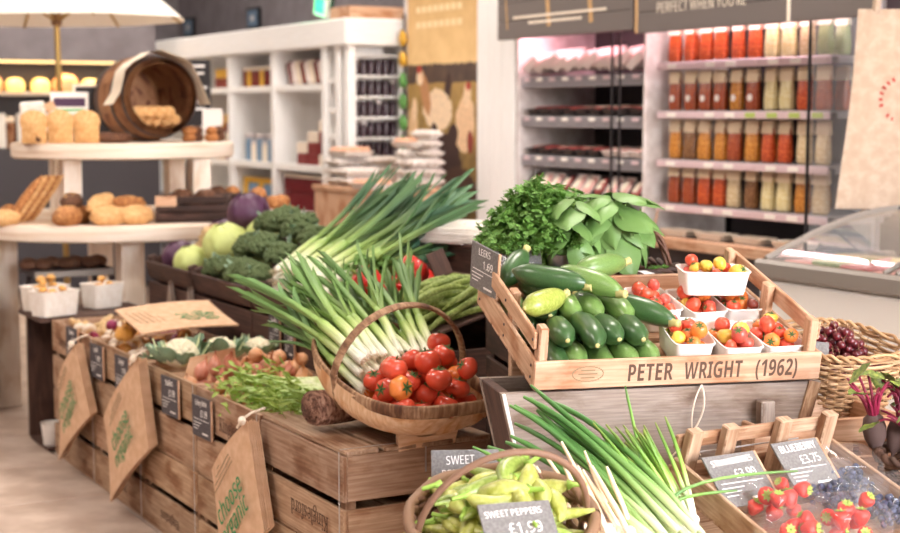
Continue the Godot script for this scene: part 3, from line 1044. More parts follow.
# ---- bell pepper
func bell_pepper(label: String, xf: Transform3D, r: float) -> void:
	var t := thing("bell_pepper", label, "pepper", xf, "red bell peppers beside the leeks")
	if not K.has("bell"):
		var s := Sh.new()
		var rows := []
		for i in 13:
			var u := i / 12.0
			var rr := PackedVector3Array()
			var rad := [0.02, 0.35, 0.62, 0.8, 0.92, 1.0, 1.03, 1.0, 0.92, 0.78, 0.55, 0.3, 0.02][i] as float
			var y := [-1.0, -1.08, -1.02, -0.85, -0.6, -0.3, 0.05, 0.4, 0.7, 0.9, 0.96, 0.88, 0.8][i] as float
			for j in 24:
				var a := TAU * j / 24.0
				var w := 1.0 + 0.11 * cos(a * 4.0 + 0.4) * sin(PI * clampf(u, 0.1, 0.95))
				rr.append(Vector3(cos(a) * rad * w, y + 0.05 * cos(a * 4.0 + 0.4), sin(a) * rad * w))
			rows.append(rr)
		s.grid(rows)
		K.bell = s.mesh()
		s = Sh.new()
		s.tube([Vector3(0, 0.76, 0), Vector3(0.01, 0.95, 0), Vector3(0.05, 1.25, 0.02), Vector3(0.15, 1.42, 0.03)], [0.32, 0.14, 0.11, 0.14], 8)
		K.bellstem = s.mesh()
	var sc := Basis().scaled(Vector3.ONE * r)
	part(t, "body", K.bell, M.pepper_red, Transform3D(sc, Vector3.ZERO))
	part(t, "stem", K.bellstem, M.vine_stem, Transform3D(sc, Vector3.ZERO))

# ---- bent long pod: runner bean, chilli
func pod_mesh(key: String, len: float, r: Array, bend: float, flat: float) -> Mesh:
	if not K.has(key):
		var s := Sh.new()
		var p := []
		var rr := []
		for k in 11:
			var u := k / 10.0
			p.append(Vector3((u - 0.5) * len, bend * len * (1.0 - pow(2 * u - 1, 2)), bend * 0.4 * len * sin(u * 5.0)))
			var i := int(u * (r.size() - 1))
			rr.append(lerpf(r[i], r[min(i + 1, r.size() - 1)], u * (r.size() - 1) - i))
		s.tube(p, rr, 9, true, flat)
		K[key] = s.mesh()
	return K[key]

func more_materials() -> void:
	skin("slate_grey", 140, ["6f6b68", "777370", "7d7976", "84807d"], 0.75, 20.0)
	mat("navy_ink", Color("2a3058"), 0.7)
	mat("willow_dark", Color("6a4432"), 0.55)
	skin("leaf_green_pack", 141, ["3f7a3a", "4f8f48", "6aa45a", "8fb86e"], 0.4, 10.0)

# raised floor of packing paper inside a crate, a part of it
func liner(t: Node3D, L: float, W: float, y: float, m: Material) -> void:
	part(t, "packing_liner", bx(Vector3(L - 0.03, 0.012, W - 0.03), at(0, y, 0), 0.002), m)

func low_crate_produce() -> void:
	for o in get_children():
		if o.name.begins_with("apple_crate") and o.position.y > 0.2 and o.position.z < -0.5: liner(o, 0.53, 0.445, 0.235, M.kraft)
	var y0 := 0.29 + 0.243
	# celery: heads lying across the crate, leaves towards the aisle
	for k in 5:
		celery("pale green celery head with feathery leaves lying in the crate beside the closed crate", Transform3D(Basis(Vector3.UP, PI + R(-0.3, 0.3)) * Basis(Vector3.BACK, -0.05), Vector3(0.40, y0 + 0.05 + 0.012 * (k % 2), -0.62 - 0.066 * k)), R(0.33, 0.38))
	# shallots
	var rad := []
	for k in 84: rad.append(R(0.022, 0.029))
	for q in heap(rad, 0.40, 0.42, 22, 0.12):
		if absf(-1.13 + q.z + 1.1) < 0.035 and y0 + q.y < 0.6: continue
		var v := rng.randi() % 3
		var b := turn_any(1.5)
		var cop := rng.randf() < 0.6
		one("shallot", "small copper brown shallot in the heap beside the celery" if cop else "small pinkish shallot in the heap beside the celery", "shallot", shallot_mesh(v), M.shallot_skin if cop else M.shallot_pink, Transform3D(b.scaled(Vector3.ONE * q.w * 0.92), Vector3(0.2225 + q.x, y0 - 0.012 + q.y, -1.13 + q.z)), "shallots heaped in the low crate")
	# kraft paper lining between the shallots and the cauliflowers
	var pl := thing("paper_liner", "crumpled brown paper tucked between shallots and cauliflowers", "paper", Transform3D(Basis(Vector3.UP, 0.15) * Basis(Vector3.RIGHT, -0.25), Vector3(0.13, 0.575, -1.365)))
	part(pl, "paper", sheet([Vector2(-0.10, -0.05), Vector2(0.14, -0.05), Vector2(0.10, 0.065), Vector2(-0.05, 0.05)], 0.0, 0.05, 0.002), M.kraft)
	# cauliflowers
	var cp := [[0.085, -1.49, 0.075], [0.24, -1.51, 0.066], [0.375, -1.49, 0.058], [0.09, -1.70, 0.05], [0.33, -1.72, 0.05]]
	for k in cp.size():
		cauliflower("white cauliflower wrapped in blue green leaves in the low crate", Transform3D(Basis(Vector3.UP, R(0, 6)) * Basis(Vector3.RIGHT, R(-0.1, 0.1)), Vector3(cp[k][0], 0.578 + (0.012 if k < 3 else -0.03), cp[k][1])), cp[k][2])
	# ginger, garlic, red onions, squash
	rad = []
	for k in 66: rad.append(R(0.024, 0.032))
	var hp := heap(rad, 0.415, 0.98, 22, 0.03)
	hp.sort_custom(func(a, b): return a.y < b.y)
	for k in hp.size():
		var q: Vector4 = hp[k]
		var p := Vector3(0.2225 + q.x, y0 - 0.01 + q.y, -2.33 + q.z)
		if absf(p.z + 2.25) < 0.04 and p.y < 0.6: continue
		var kind := 3
		if p.z > -2.10 and p.x < 0.2: kind = 1 if rng.randf() < 0.7 else 2
		elif p.z > -2.5 and p.x < 0.12: kind = 0 if rng.randf() < 0.5 else 1
		elif p.x > 0.15 and p.z > -2.6: kind = 0 if rng.randf() < 0.45 else 2
		else: kind = 3 if rng.randf() < 0.6 else 1
		if kind == 0: one("red_onion", "purple red onion among the garlic and ginger", "onion", shallot_mesh(1), M.red_onion, Transform3D(turn_any(1.2).scaled(Vector3.ONE * q.w * 0.98), p), "red onions in the mixed crate")
		elif kind == 1: one("garlic_bulb", "white garlic bulb among the red onions", "garlic", garlic_mesh(), M.garlic_skin, Transform3D(turn_any(1.4).scaled(Vector3.ONE * q.w), p), "garlic bulbs in the mixed crate")
		elif kind == 2: one("brown_onion", "small golden brown onion among the garlic and ginger", "onion", shallot_mesh(1), M.squash_skin, Transform3D(turn_any(1.4).scaled(Vector3.ONE * q.w * 0.95), p), "golden onions in the mixed crate")
		else: one("ginger_root", "knobbly beige ginger root in the mixed crate beside the mushroom punnets", "ginger", ginger_mesh(rng.randi() % 3), M.ginger_skin, Transform3D(Basis(Vector3.UP, R(0, 6)) * Basis(Vector3.BACK, R(-0.25, 0.25)), p), "ginger roots in the mixed crate")
	# small yellow squash and ginger in front, garlic with long necks
	for k in 3:
		one("patty_squash", "small orange yellow squash at the rim above the slate price card", "squash", bulb_mesh("pattypan", [Vector2(0.001, -0.5), Vector2(0.6, -0.5), Vector2(1.0, -0.1), Vector2(0.75, 0.35), Vector2(0.3, 0.6), Vector2(0.15, 0.9), Vector2(0.001, 0.9)], ["ffffff", "ffffff", "ffffff", "fff4d0", "f4e8b0", "c8b060", "c8b060"], 0.08, 6), M.squash_skin, Transform3D(turn_any(0.9).scaled(Vector3.ONE * 0.038), Vector3(0.055 + 0.03 * k, 0.622 - 0.004 * k, -2.02 - 0.075 * k)), "small squashes in the mixed crate")

# the raised dark row behind, and the tilted dark crates lying on it
const TX := 0.48
const TY := 0.712
func tf(x: float, y: float, z: float, b := Basis()) -> Transform3D:
	return Transform3D(Basis(Vector3.BACK, 0.262), Vector3(TX, TY, 0)) * Transform3D(b, Vector3(x, y, z))

func row_two() -> void:
	var zs := [0.62, 1.2, 1.8, 2.42, 3.02]
	var over := ["bean crate", "leek crate", "broccoli crate", "cabbage crate"]
	for k in 4:
		var L: float = zs[k + 1] - zs[k] - 0.008
		for lvl in 2:
			var lab: String = "dark stained slatted crate directly under the tilted %s" % over[k] if lvl == 1 else "dark stained slatted crate on the floor below the %s" % over[k]
			crate("dark_crate", lab, Transform3D(Basis(Vector3.UP, -PI / 2), Vector3(0.70, 0.352 * lvl, -(zs[k] + zs[k + 1]) * 0.5)), L, 0.35, 0.445, M.crate_dark, {"gap": 0.01, "slats": 2}, "dark crates of the raised row")
	var labs := ["dark tilted crate holding the beans and red peppers", "dark tilted crate holding the leeks", "dark tilted crate holding the broccoli", "dark tilted crate holding the cabbages"]
	for k in 4:
		var L: float = zs[k + 1] - zs[k] - 0.02
		crate("tilted_crate", labs[k], tf(0.225, 0.0, -(zs[k] + zs[k + 1]) * 0.5, Basis(Vector3.UP, -PI / 2)), L, 0.085, 0.45, M.crate_dark, {"slats": 1, "post_rise": 0.02, "post": 0.035, "skip": [2] if k == 0 else []}, "dark tilted crates on the raised row")
		# board that props the crate up at the back
		one("prop_board", "dark board propping up the back of the %s" % over[k], "board", bx(Vector3(0.02, 0.11, L - 0.1), Transform3D(), 0.002).mesh(), M.crate_dark, at(0.875, 0.762, -(zs[k] + zs[k + 1]) * 0.5), "boards under the tilted crates")
	# cabbages
	var fy := 0.014
	cabbage("large pale green cabbage on top in the dark tilted crate", tf(0.22, 0.125, -2.53), 0.098, M.cabbage_green, "")
	cabbage("pale green cabbage lower at the rim of the dark tilted crate", tf(0.095, 0.078, -2.66), 0.075, M.cabbage_green, "")
	cabbage("pale yellow green cabbage between the red cabbage and broccoli", tf(0.36, 0.13, -2.46), 0.07, M.cabbage_green, "")
	cabbage("dark purple red cabbage topmost at the back of the crate", tf(0.38, 0.215, -2.60), 0.09, M.cabbage_red, "")
	cabbage("dark purple red cabbage at the end of the crate", tf(0.105, 0.08, -2.83), 0.078, M.cabbage_red, "")
	cabbage("dark purple red cabbage behind the green ones by the bread table", tf(0.345, 0.09, -2.90), 0.088, M.cabbage_red, "")
	for k in 2:
		one("celeriac", "rough beige celeriac root between the cabbages", "celeriac", celeriac_mesh(), M.ginger_skin, tf(0.24 + 0.02 * k, 0.07 + 0.06 * k, -2.85 + 0.08 * k, turn_any(0.5).scaled(Vector3.ONE * 0.058)), "celeriac roots among the cabbages")
	# broccoli
	var bp := [[0.09, 0.09, -1.90, 0.07], [0.085, 0.095, -2.04, 0.072], [0.09, 0.09, -2.19, 0.068], [0.09, 0.085, -2.33, 0.066], [0.22, 0.13, -1.92, 0.074], [0.22, 0.15, -2.08, 0.08], [0.22, 0.14, -2.25, 0.075], [0.35, 0.20, -2.0, 0.078], [0.36, 0.21, -2.17, 0.08], [0.36, 0.19, -2.33, 0.07], [0.34, 0.17, -1.86, 0.066]]
	for q in bp:
		broccoli("dark green broccoli head in the dark tilted crate", tf(q[0], q[1], q[2], Basis(Vector3.UP, R(0, 6)) * Basis(Vector3.RIGHT, R(-0.25, 0.25)) * Basis(Vector3.BACK, R(0.0, 0.3))), q[3])
	# leeks lying up and back in the crate; roots at the aisle side
	for k in 33:
		var u := (k % 11) / 10.0
		var lay := k / 11
		var b := tf(0.07 + 0.02 * lay + R(-0.01, 0.02), 0.045 + 0.04 * lay, -1.25 - 0.5 * u + R(-0.015, 0.015)).origin
		var e := Vector3(0.98 + 0.05 * lay, 0.99 + 0.10 * lay + R(-0.02, 0.03), -1.10 - 0.66 * u + R(-0.07, 0.07) + 0.06 * (lay - 1))
		leek("dark topped leek in the %s layer of the dark tilted crate by the broccoli" % ["bottom", "middle", "top"][lay], "leeks in the dark tilted crate", stand(b, e - b, R(0, 6)), R(0.50, 0.66), R(0.014, 0.019), 0.17, R(0.6, 1.2), 0.3)
	# green celery bunch between the leeks and peppers
	parsley("leafy green bunch tucked between leeks and red peppers", tf(0.24, 0.05, -1.22), 70, 0.11, 0.14)
	# red peppers
	var pp := [[0.17, 0.125, -1.10, 0.049], [0.31, 0.125, -1.02, 0.049], [0.20, 0.06, -1.02, 0.045], [0.27, 0.06, -1.12, 0.045], [0.37, 0.065, -1.10, 0.046]]
	for q in pp:
		bell_pepper("glossy red bell pepper beside the green beans", tf(q[0], q[1], q[2], Basis(Vector3.UP, R(0, 6)) * Basis(Vector3.RIGHT, R(0.5, 1.3))), q[3])
	# runner beans
	for k in 76:
		var v := k % 4
		var lay := k / 15
		one("runner_bean", "long flat green runner bean in the dark tilted crate beside the peppers", "bean", pod_mesh("bean%d" % v, [0.2, 0.23, 0.21, 0.25][v], [0.002, 0.009, 0.011, 0.010, 0.011, 0.009, 0.0015], [0.05, 0.08, -0.04, 0.1][v], 0.55), M.bean_green, tf(R(0.12, 0.36), 0.022 + 0.017 * lay, -0.66 - 0.26 * ((k % 15) / 14.0) + R(-0.01, 0.01), Basis(Vector3.UP, R(-0.5, 0.6)) * Basis(Vector3.BACK, R(-0.1, 0.1))), "runner beans in the dark tilted crate")
	# wooden block and a dark slate beside the peppers, paper bags behind
	var wb := thing("wooden_tag", "dark wooden tag board standing among the beans", "board", rot(Vector3(0.80, 0.945, -0.93), Vector3(-12, -24, 22)))
	part(wb, "board", bx(Vector3(0.062, 0.09, 0.012), Transform3D(), 0.002), M.crate_dark)
	part(wb, "spike", bx(Vector3(0.01, 0.12, 0.006), at(0, -0.1, 0), 0.001), M.crate_dark)
	chalk_card("small slate chalk card behind the red peppers", rot(Vector3(0.93, 0.985, -1.19), Vector3(-15, -25, -12)), 0.11, 0.085, [["RED", 0.016, 0.0, 0.022], ["PEPPERS", 0.016, 0.0, -0.004]], "", "slate", false)
	for k in 7:
		var t := thing("folded_paper_bag", "folded white paper bag in the flat pile behind the peppers", "paper bag", Transform3D(Basis(Vector3.UP, 0.5 + R(-0.12, 0.12)) * Basis(Vector3.BACK, 0.06), Vector3(1.03 + R(-0.01, 0.01), 1.006 + 0.008 * k, -1.10)), "folded paper bags behind the peppers")
		part(t, "paper", bx(Vector3(0.24, 0.006, 0.30), Transform3D(), 0.002), M.paper_white)
		part(t, "folded_top", bx(Vector3(0.24, 0.002, 0.05), at(0, 0.004, 0.1), 0.0005), M.paper_white)
	# box the paper bags lie on
	crate("bag_crate", "dark crate standing on end behind the peppers under the paper bags", at(1.12, 0.0, -1.08), 0.36, 0.985, 0.36, M.crate_dark, {"slats": 5, "top": 3})
	# price cards on the dark row, facing the aisle
	price("slate price card on the dark crate under the leeks", rot(Vector3(0.462, 0.66, -1.545), Vector3(0, -90, 0)), 0.1, 0.12, "Leeks", "1.99", "slate price cards on the dark row")
	price("slate price card on the dark crate next to the trug leeks", rot(Vector3(0.462, 0.645, -1.41), Vector3(0, -90, 0)), 0.085, 0.12, "Peppers", "2.49", "slate price cards on the dark row")
	# white wooden wedges leaning at the dark crates by the garlic
	for z in [-2.66, -2.42]:
		var wd := Sh.new()
		wd.slab(PackedVector2Array([Vector2(-0.055, 0), Vector2(0.055, 0), Vector2(0.0, 0.16)]), 0.02)
		one("wooden_wedge", "triangular grey wooden bracket against the dark crates behind the garlic", "bracket", wd.mesh(), M.grey_wood, Transform3D(Basis(Vector3.UP, -PI / 2), Vector3(0.459, 0.578, z)), "triangular brackets on the dark row")

func celeriac_mesh() -> Mesh:
	if not K.has("celeriac"):
		var s := Sh.new()
		s.blob(1.0, 0.9, 1.0, Transform3D(), NZ, 0.5, 2.5, 14, 18)
		for k in 10:
			var a := k * 2.4
			s.tube([Vector3(cos(a) * 0.4, -0.7, sin(a) * 0.4), Vector3(cos(a) * 0.7, -1.0, sin(a) * 0.7), Vector3(cos(a) * 0.8, -1.2, sin(a) * 0.5)], [0.12, 0.07, 0.02], 5)
		K.celeriac = s.mesh()
	return K.celeriac

# mushroom punnets at the far end of the low row, on a dark shelf
func punnet_mesh(L: float, H: float, W: float, wall := 0.003) -> Mesh:
	var key := "pun%.3f_%.3f_%.3f" % [L, H, W]
	if not K.has(key):
		var s := Sh.new()
		var rows := []
		var prof := [[0.001, 0.0], [0.86, 0.0], [0.88, 0.004], [1.0, H], [1.035, H], [1.04, H + 0.003], [1.0, H + 0.004], [0.985, H - 0.002], [0.86, 0.006], [0.001, 0.006]]
		for q in prof:
			var r := PackedVector3Array()
			for k in 28:
				var a := TAU * k / 28.0
				var ca := signf(cos(a)) * pow(absf(cos(a)), 0.28)
				var sa := signf(sin(a)) * pow(absf(sin(a)), 0.28)
				r.append(Vector3(L * 0.5 * q[0] * ca, q[1], W * 0.5 * q[0] * sa))
			rows.append(r)
		s.grid(rows)
		K[key] = s.mesh()
	return K[key]

func mushroom_corner() -> void:
	# dark board shelf behind the row's end and the small white tub under it
	var t := thing("side_shelf", "dark wooden side shelf at the end of the low crate row", "shelf", at(0.2, 0, -3.05))
	part(t, "top", bx(Vector3(0.50, 0.02, 0.36), at(0, 0.575, 0)), M.crate_dark)
	part(t, "end_panel", bx(Vector3(0.44, 0.55, 0.02), at(0, 0.29, -0.165)), M.crate_dark)
	part(t, "end_panel", bx(Vector3(0.02, 0.55, 0.29), at(0.235, 0.29, 0.0)), M.crate_dark)
	part(t, "foot_board", bx(Vector3(0.44, 0.012, 0.30), at(0, 0.012, 0)), M.crate_dark)
	one("paper_cup", "small white paper tub on the floor under the side shelf", "tub", bulb_mesh("tub", [Vector2(0.001, 0), Vector2(0.8, 0), Vector2(1.0, 1.9), Vector2(1.05, 1.92), Vector2(0.95, 1.9), Vector2(0.75, 0.1), Vector2(0.001, 0.1)], ["ffffff", "ffffff", "ffffff", "ffffff", "ffffff", "ffffff", "ffffff"], 0.0), M.card_white, Transform3D(Basis().scaled(Vector3.ONE * 0.05), Vector3(0.02, 0.02, -2.97)))
	var spots := [[0.035, -2.94], [0.045, -3.13], [0.29, -3.10]]
	for k in 3:
		var p := thing("white_punnet", ["white paper punnet of chestnut mushrooms at the front of the side shelf", "white paper punnet of chestnut mushrooms half behind another punnet", "white paper punnet of chestnut mushrooms beside the table leg"][k], "punnet", Transform3D(Basis(Vector3.UP, 0.35), Vector3(spots[k][0], 0.586, spots[k][1])), "mushroom punnets")
		part(p, "tray", punnet_mesh(0.19 if k != 2 else 0.16, 0.105, 0.13), M.paper_white)
		var rad := []
		for q in 11: rad.append(R(0.017, 0.022))
		for q in heap(rad, 0.13, 0.085, 20):
			one("mushroom", "small golden brown mushroom in a white punnet", "mushroom", bulb_mesh("mush", [Vector2(0.001, -0.8), Vector2(0.4, -0.8), Vector2(0.35, -0.1), Vector2(0.95, -0.15), Vector2(1.0, 0.2), Vector2(0.7, 0.7), Vector2(0.3, 0.88), Vector2(0.001, 0.9)], ["efe0c8", "efe0c8", "efe0c8", "ffffff", "ffffff", "ffffff", "ffffff", "ffffff"], 0.02), M.squash_skin, p.transform * Transform3D(turn_any(0.5).scaled(Vector3.ONE * q.w), Vector3(q.x, 0.03 + q.y, q.z)), "mushrooms in the white punnets")

# trug: lapped boards, thick rim, hooped handle, two feet; own axes: x long (near end +), y up, z across
func trug() -> void:
	var near := Vector3(-0.545, 0, 0.838)   # horizontal direction of the near end
	near = Vector3(0.03, 0, 1.0).normalized()
	var xf := Transform3D(Basis(near, Vector3.UP, near.cross(Vector3.UP)), Vector3(0.243, 0.738, -0.145))
	xf = xf * Transform3D(Basis(Vector3.BACK, -0.25), Vector3.ZERO)
	TRUG = xf
	var t := thing("trug_basket", "shallow wooden trug with a hooped handle holding tomatoes and leeks", "basket", xf)
	var HL := 0.29
	var HW := 0.185
	var DP := 0.115
	var prof := func(s: float) -> Array:    # half width, depth, rim height at s in -1..1
		var q := pow(1.0 - pow(absf(s), 2.6), 0.5)
		return [HW * (0.25 + 0.75 * q) if absf(s) < 0.999 else HW * 0.42, DP * (0.22 + 0.78 * q), 0.035 * s * s]
	for k in 7:
		var s := Sh.new()
		s.uo = Vector2(R(0, 5), R(0, 5))
		var b := R(0.88, 1.0)
		s.col = Color(b, b * 0.98, b * 0.95)
		for lay in [1.0, 0.0]:
			var rows := []
			for i in 17:
				var u := -1.0 + 2.0 * i / 16.0
				var q: Array = prof.call(u)
				var r := PackedVector3Array()
				for j in 5:
					var a := PI * (k + j / 4.0 * 1.12 - 0.06) / 7.0
					var off: float = (0.006 if k in [3] else 0.003 * absf(k - 3)) * (1 - lay * 0.0) + 0.004 * lay + 0.002 * (j / 4.0)
					var w: float = q[0] + off
					var d: float = q[1] + off
					r.append(Vector3(u * HL, q[2] - pow(maxf(sin(a), 0.0), 0.62) * d, -cos(a) * w * (0.72 + 0.28 * pow(absf(cos(a)), 0.5))))
				rows.append(r)
			s.grid(rows, false, 0.2, 0.6, 1 if lay > 0.5 else -1)
		part(t, "board", s, M.trug_wood)
	# rim
	var path := []
	for i in 49:
		var a := TAU * i / 48.0
		var u := signf(cos(a)) * pow(absf(cos(a)), 0.72)
		var q: Array = prof.call(u)
		var w: float = HW * signf(sin(a)) * pow(absf(sin(a)), 0.62)
		path.append(Vector3(u * (HL + 0.004), q[2] - 0.008, w * 1.03))
	var s := Sh.new()
	s.uo = Vector2(2, 1)
	s.tube(path, 0.019, 8, false, 0.42, Vector3.UP, [], 0.1, 1.8)
	part(t, "rim", s, M.rim_wood)
	# handle
	path = []
	for i in 29:
		var a := PI * (-0.16 + 1.32 * i / 28.0)
		path.append(Vector3(-0.01, sin(a) * (0.205 if sin(a) > 0 else 0.16) - 0.005, -cos(a) * (0.203 if sin(a) > -0.01 else 0.195)))
	s = Sh.new()
	s.tube(path, 0.016, 8, true, 0.42, Vector3.RIGHT, [], 0.1, 1.0)
	part(t, "handle", s, M.rim_wood)
	for e in [-1.0, 1.0]:
		s = Sh.new()
		s.slab(PackedVector2Array([Vector2(-0.085, -0.165), Vector2(-0.05, -0.158), Vector2(0.05, -0.158), Vector2(0.085, -0.165), Vector2(0.095, -0.09), Vector2(-0.095, -0.09)]), 0.016, Transform3D(Basis(Vector3.UP, PI / 2), Vector3(e * 0.17, 0.025, 0)))
		part(t, "foot", s, M.trug_wood)
	# tomatoes
	var rad := []
	for k in 34: rad.append(R(0.027, 0.036))
	var hp := heap(rad, 0.27, 0.30, 40, 0.0)
	for q in hp:
		var lim := sqrt(maxf(0.0, 1.0 - pow(q.z / 0.17, 2)))
		if absf(q.x) > 0.13 * lim: continue
		if absf(q.z) > 0.145: continue
		var ripe := rng.randf() < 0.72
		tomato("ripe red tomato with a green calyx in the trug" if ripe else "orange tomato with a green calyx in the trug", "tomatoes in the trug", xf * Transform3D(turn_any(1.3), Vector3(0.115 + q.x, -0.060 + q.y * 0.92 + 0.35 * maxf(0.0, q.x - 0.03), q.z)), q.w, M.tomato_red if ripe else M.tomato_orange, rng.randi() % 3)
	# leeks with their roots between the tomatoes and the tops over the far end
	for k in 30:
		var u := (k % 10) / 9.0
		var lay := k / 10
		var b := xf * Vector3(0.02 - 0.02 * lay + R(-0.02, 0.02), -0.03 + 0.038 * lay, -0.115 + 0.23 * u)
		var e := xf * Vector3(-0.50, 0.03 + 0.05 * lay + R(0, 0.03), (-0.26 + 0.46 * u) + R(-0.03, 0.03))
		leek("pale leek in the %s layer in the trug with its root end by the tomatoes" % ["bottom", "middle", "top"][lay], "leeks in the trug", stand(b, e - b, R(0, 6)), R(0.42, 0.54), R(0.0105, 0.0145), 0.2, R(-0.3, 0.3), 0.36)
	# log under the far side
	s = Sh.new()
	var rows := []
	for i in 7:
		var r := PackedVector3Array()
		for j in 14:
			var a := TAU * j / 14.0
			var q := 0.05 * (1.0 + 0.16 * NZ.get_noise_3d(cos(a) * 60, sin(a) * 60, i * 40)) * (0.02 if i in [0, 6] else 1.0)
			r.append(Vector3([-0.1, -0.1, -0.05, 0, 0.05, 0.1, 0.1][i], maxf(cos(a) * q, -0.045), sin(a) * q * 1.2))
		rows.append(r)
	s.grid(rows, true, 0.4, 0.3)
	one("log", "short split log with bark propping up the trug", "log", s.mesh(), M.bark, Transform3D(Basis(Vector3.UP, 0.1), Vector3(0.13, 0.646, -0.27)))

var TRUG := Transform3D()

# frame of the tilted tray and what carries it; x along the tray front, z towards the shopper, heights from the floor
func stg(x: float, y: float, z: float, b := Basis()) -> Transform3D:
	return Transform3D(Basis(Vector3.UP, -0.30), Vector3(0.16, 0, 0.649)) * Transform3D(b, Vector3(x, y, z))

# inside the tilted tray: y from its floor
func pw(x: float, y: float, z: float, b := Basis()) -> Transform3D:
	return stg(0, 0.831, 0, Basis(Vector3.RIGHT, 0.235)) * Transform3D(b, Vector3(x, y, z))

func stands() -> void:
	var t := thing("display_table", "low plank table carrying the berries, chillies and spring onions", "table", at(0.35, 0, 1.14))
	for k in 5: part(t, "plank", bx(Vector3(1.66, 0.03, 0.126), at(0, 0.555, -0.26 + 0.13 * k)), M.crate_wood)
	for sx in [-1.0, 1.0]:
		for sz in [-1.0, 1.0]: part(t, "leg", bx(Vector3(0.06, 0.54, 0.06), at(sx * 0.78, 0.27, sz * 0.28)), M.crate_wood)
	for lvl in 2:
		crate("base_crate", ["brown slatted crate on the floor below the grey trough", "brown slatted crate directly under the grey trough"][lvl], stg(0.30, 0.246 * lvl, -0.26), 0.72, 0.243, 0.42, M.crate_wood, {"top": 3} if lvl == 1 else {}, "crates under the grey trough")
	crate("herb_crate", "tall dark crate behind the courgette tray carrying the herbs", stg(0.385, 0, -0.80), 0.50, 0.935, 0.40, M.crate_dark, {"slats": 5, "top": 3})
	crate("cherry_stand", "brown slatted crate under the wicker basket of cherries", stg(0.915, 0, -0.36), 0.40, 0.615, 0.42, M.crate_wood, {"slats": 4, "top": 3})
	# grey trough with tapering ends
	t = thing("grey_trough", "weathered grey wooden trough under the courgette and tomato tray", "trough", stg(0, 0, 0))
	for sd in [0.0, -0.20]:
		var s := Sh.new()
		s.uo = Vector2(R(0, 5), R(0, 5))
		s.slab(PackedVector2Array([Vector2(0.0, 0.515), Vector2(0.61, 0.515), Vector2(0.70, 0.825), Vector2(-0.07, 0.825)]), 0.02, at(0, 0, -0.02 + sd))
		part(t, "side_board", s, M.grey_wood)
	for e in 2:
		var a := Vector3(0.0, 0.515, -0.12) if e == 0 else Vector3(0.61, 0.515, -0.12)
		var b := Vector3(-0.07, 0.825, -0.12) if e == 0 else Vector3(0.70, 0.825, -0.12)
		var s := bx(Vector3((b - a).length(), 0.02, 0.18), along((a + b) * 0.5 + Vector3(0.012 if e == 0 else -0.012, 0, 0), b - a, Vector3(-1 if e == 0 else 1, 0.3, 0)), 0.002)
		part(t, "end_board", s, M.crate_dark if e == 0 else M.grey_wood)
		s = bx(Vector3((b - a).length(), 0.006, 0.008 if e == 0 else 0.03), along((a + b) * 0.5 + Vector3(0.004 if e == 0 else -0.016, 0, 0.113), b - a, Vector3(0, 0, 1)), 0.001)
		part(t, "edge_strip", s, M.white_metal if e == 0 else M.rim_wood)
	part(t, "base", bx(Vector3(0.60, 0.02, 0.18), at(0.305, 0.52, -0.12), 0.002), M.grey_wood)
	one("tray_prop", "upright brown board propping up the back of the fruit tray", "board", bx(Vector3(0.56, 0.40, 0.03), Transform3D(), 0.003).mesh(), M.crate_wood, stg(0.33, 0.709, -0.40))
	# string hanging from the tray
	var s := Sh.new()
	s.tube(bez(Vector3(0.40, 0.83, 0.0), Vector3(0.41, 0.78, 0.02), Vector3(0.40, 0.74, 0.01), Vector3(0.33, 0.665, 0.0), 10), 0.0022, 5)
	s.tube(bez(Vector3(0.40, 0.83, 0.0), Vector3(0.37, 0.79, 0.01), Vector3(0.36, 0.72, 0.012), Vector3(0.40, 0.665, 0.0), 10), 0.0018, 5)
	one("tray_string", "loose white string hanging over the grey trough", "string", s.mesh(), M.string, stg(0, 0, 0))

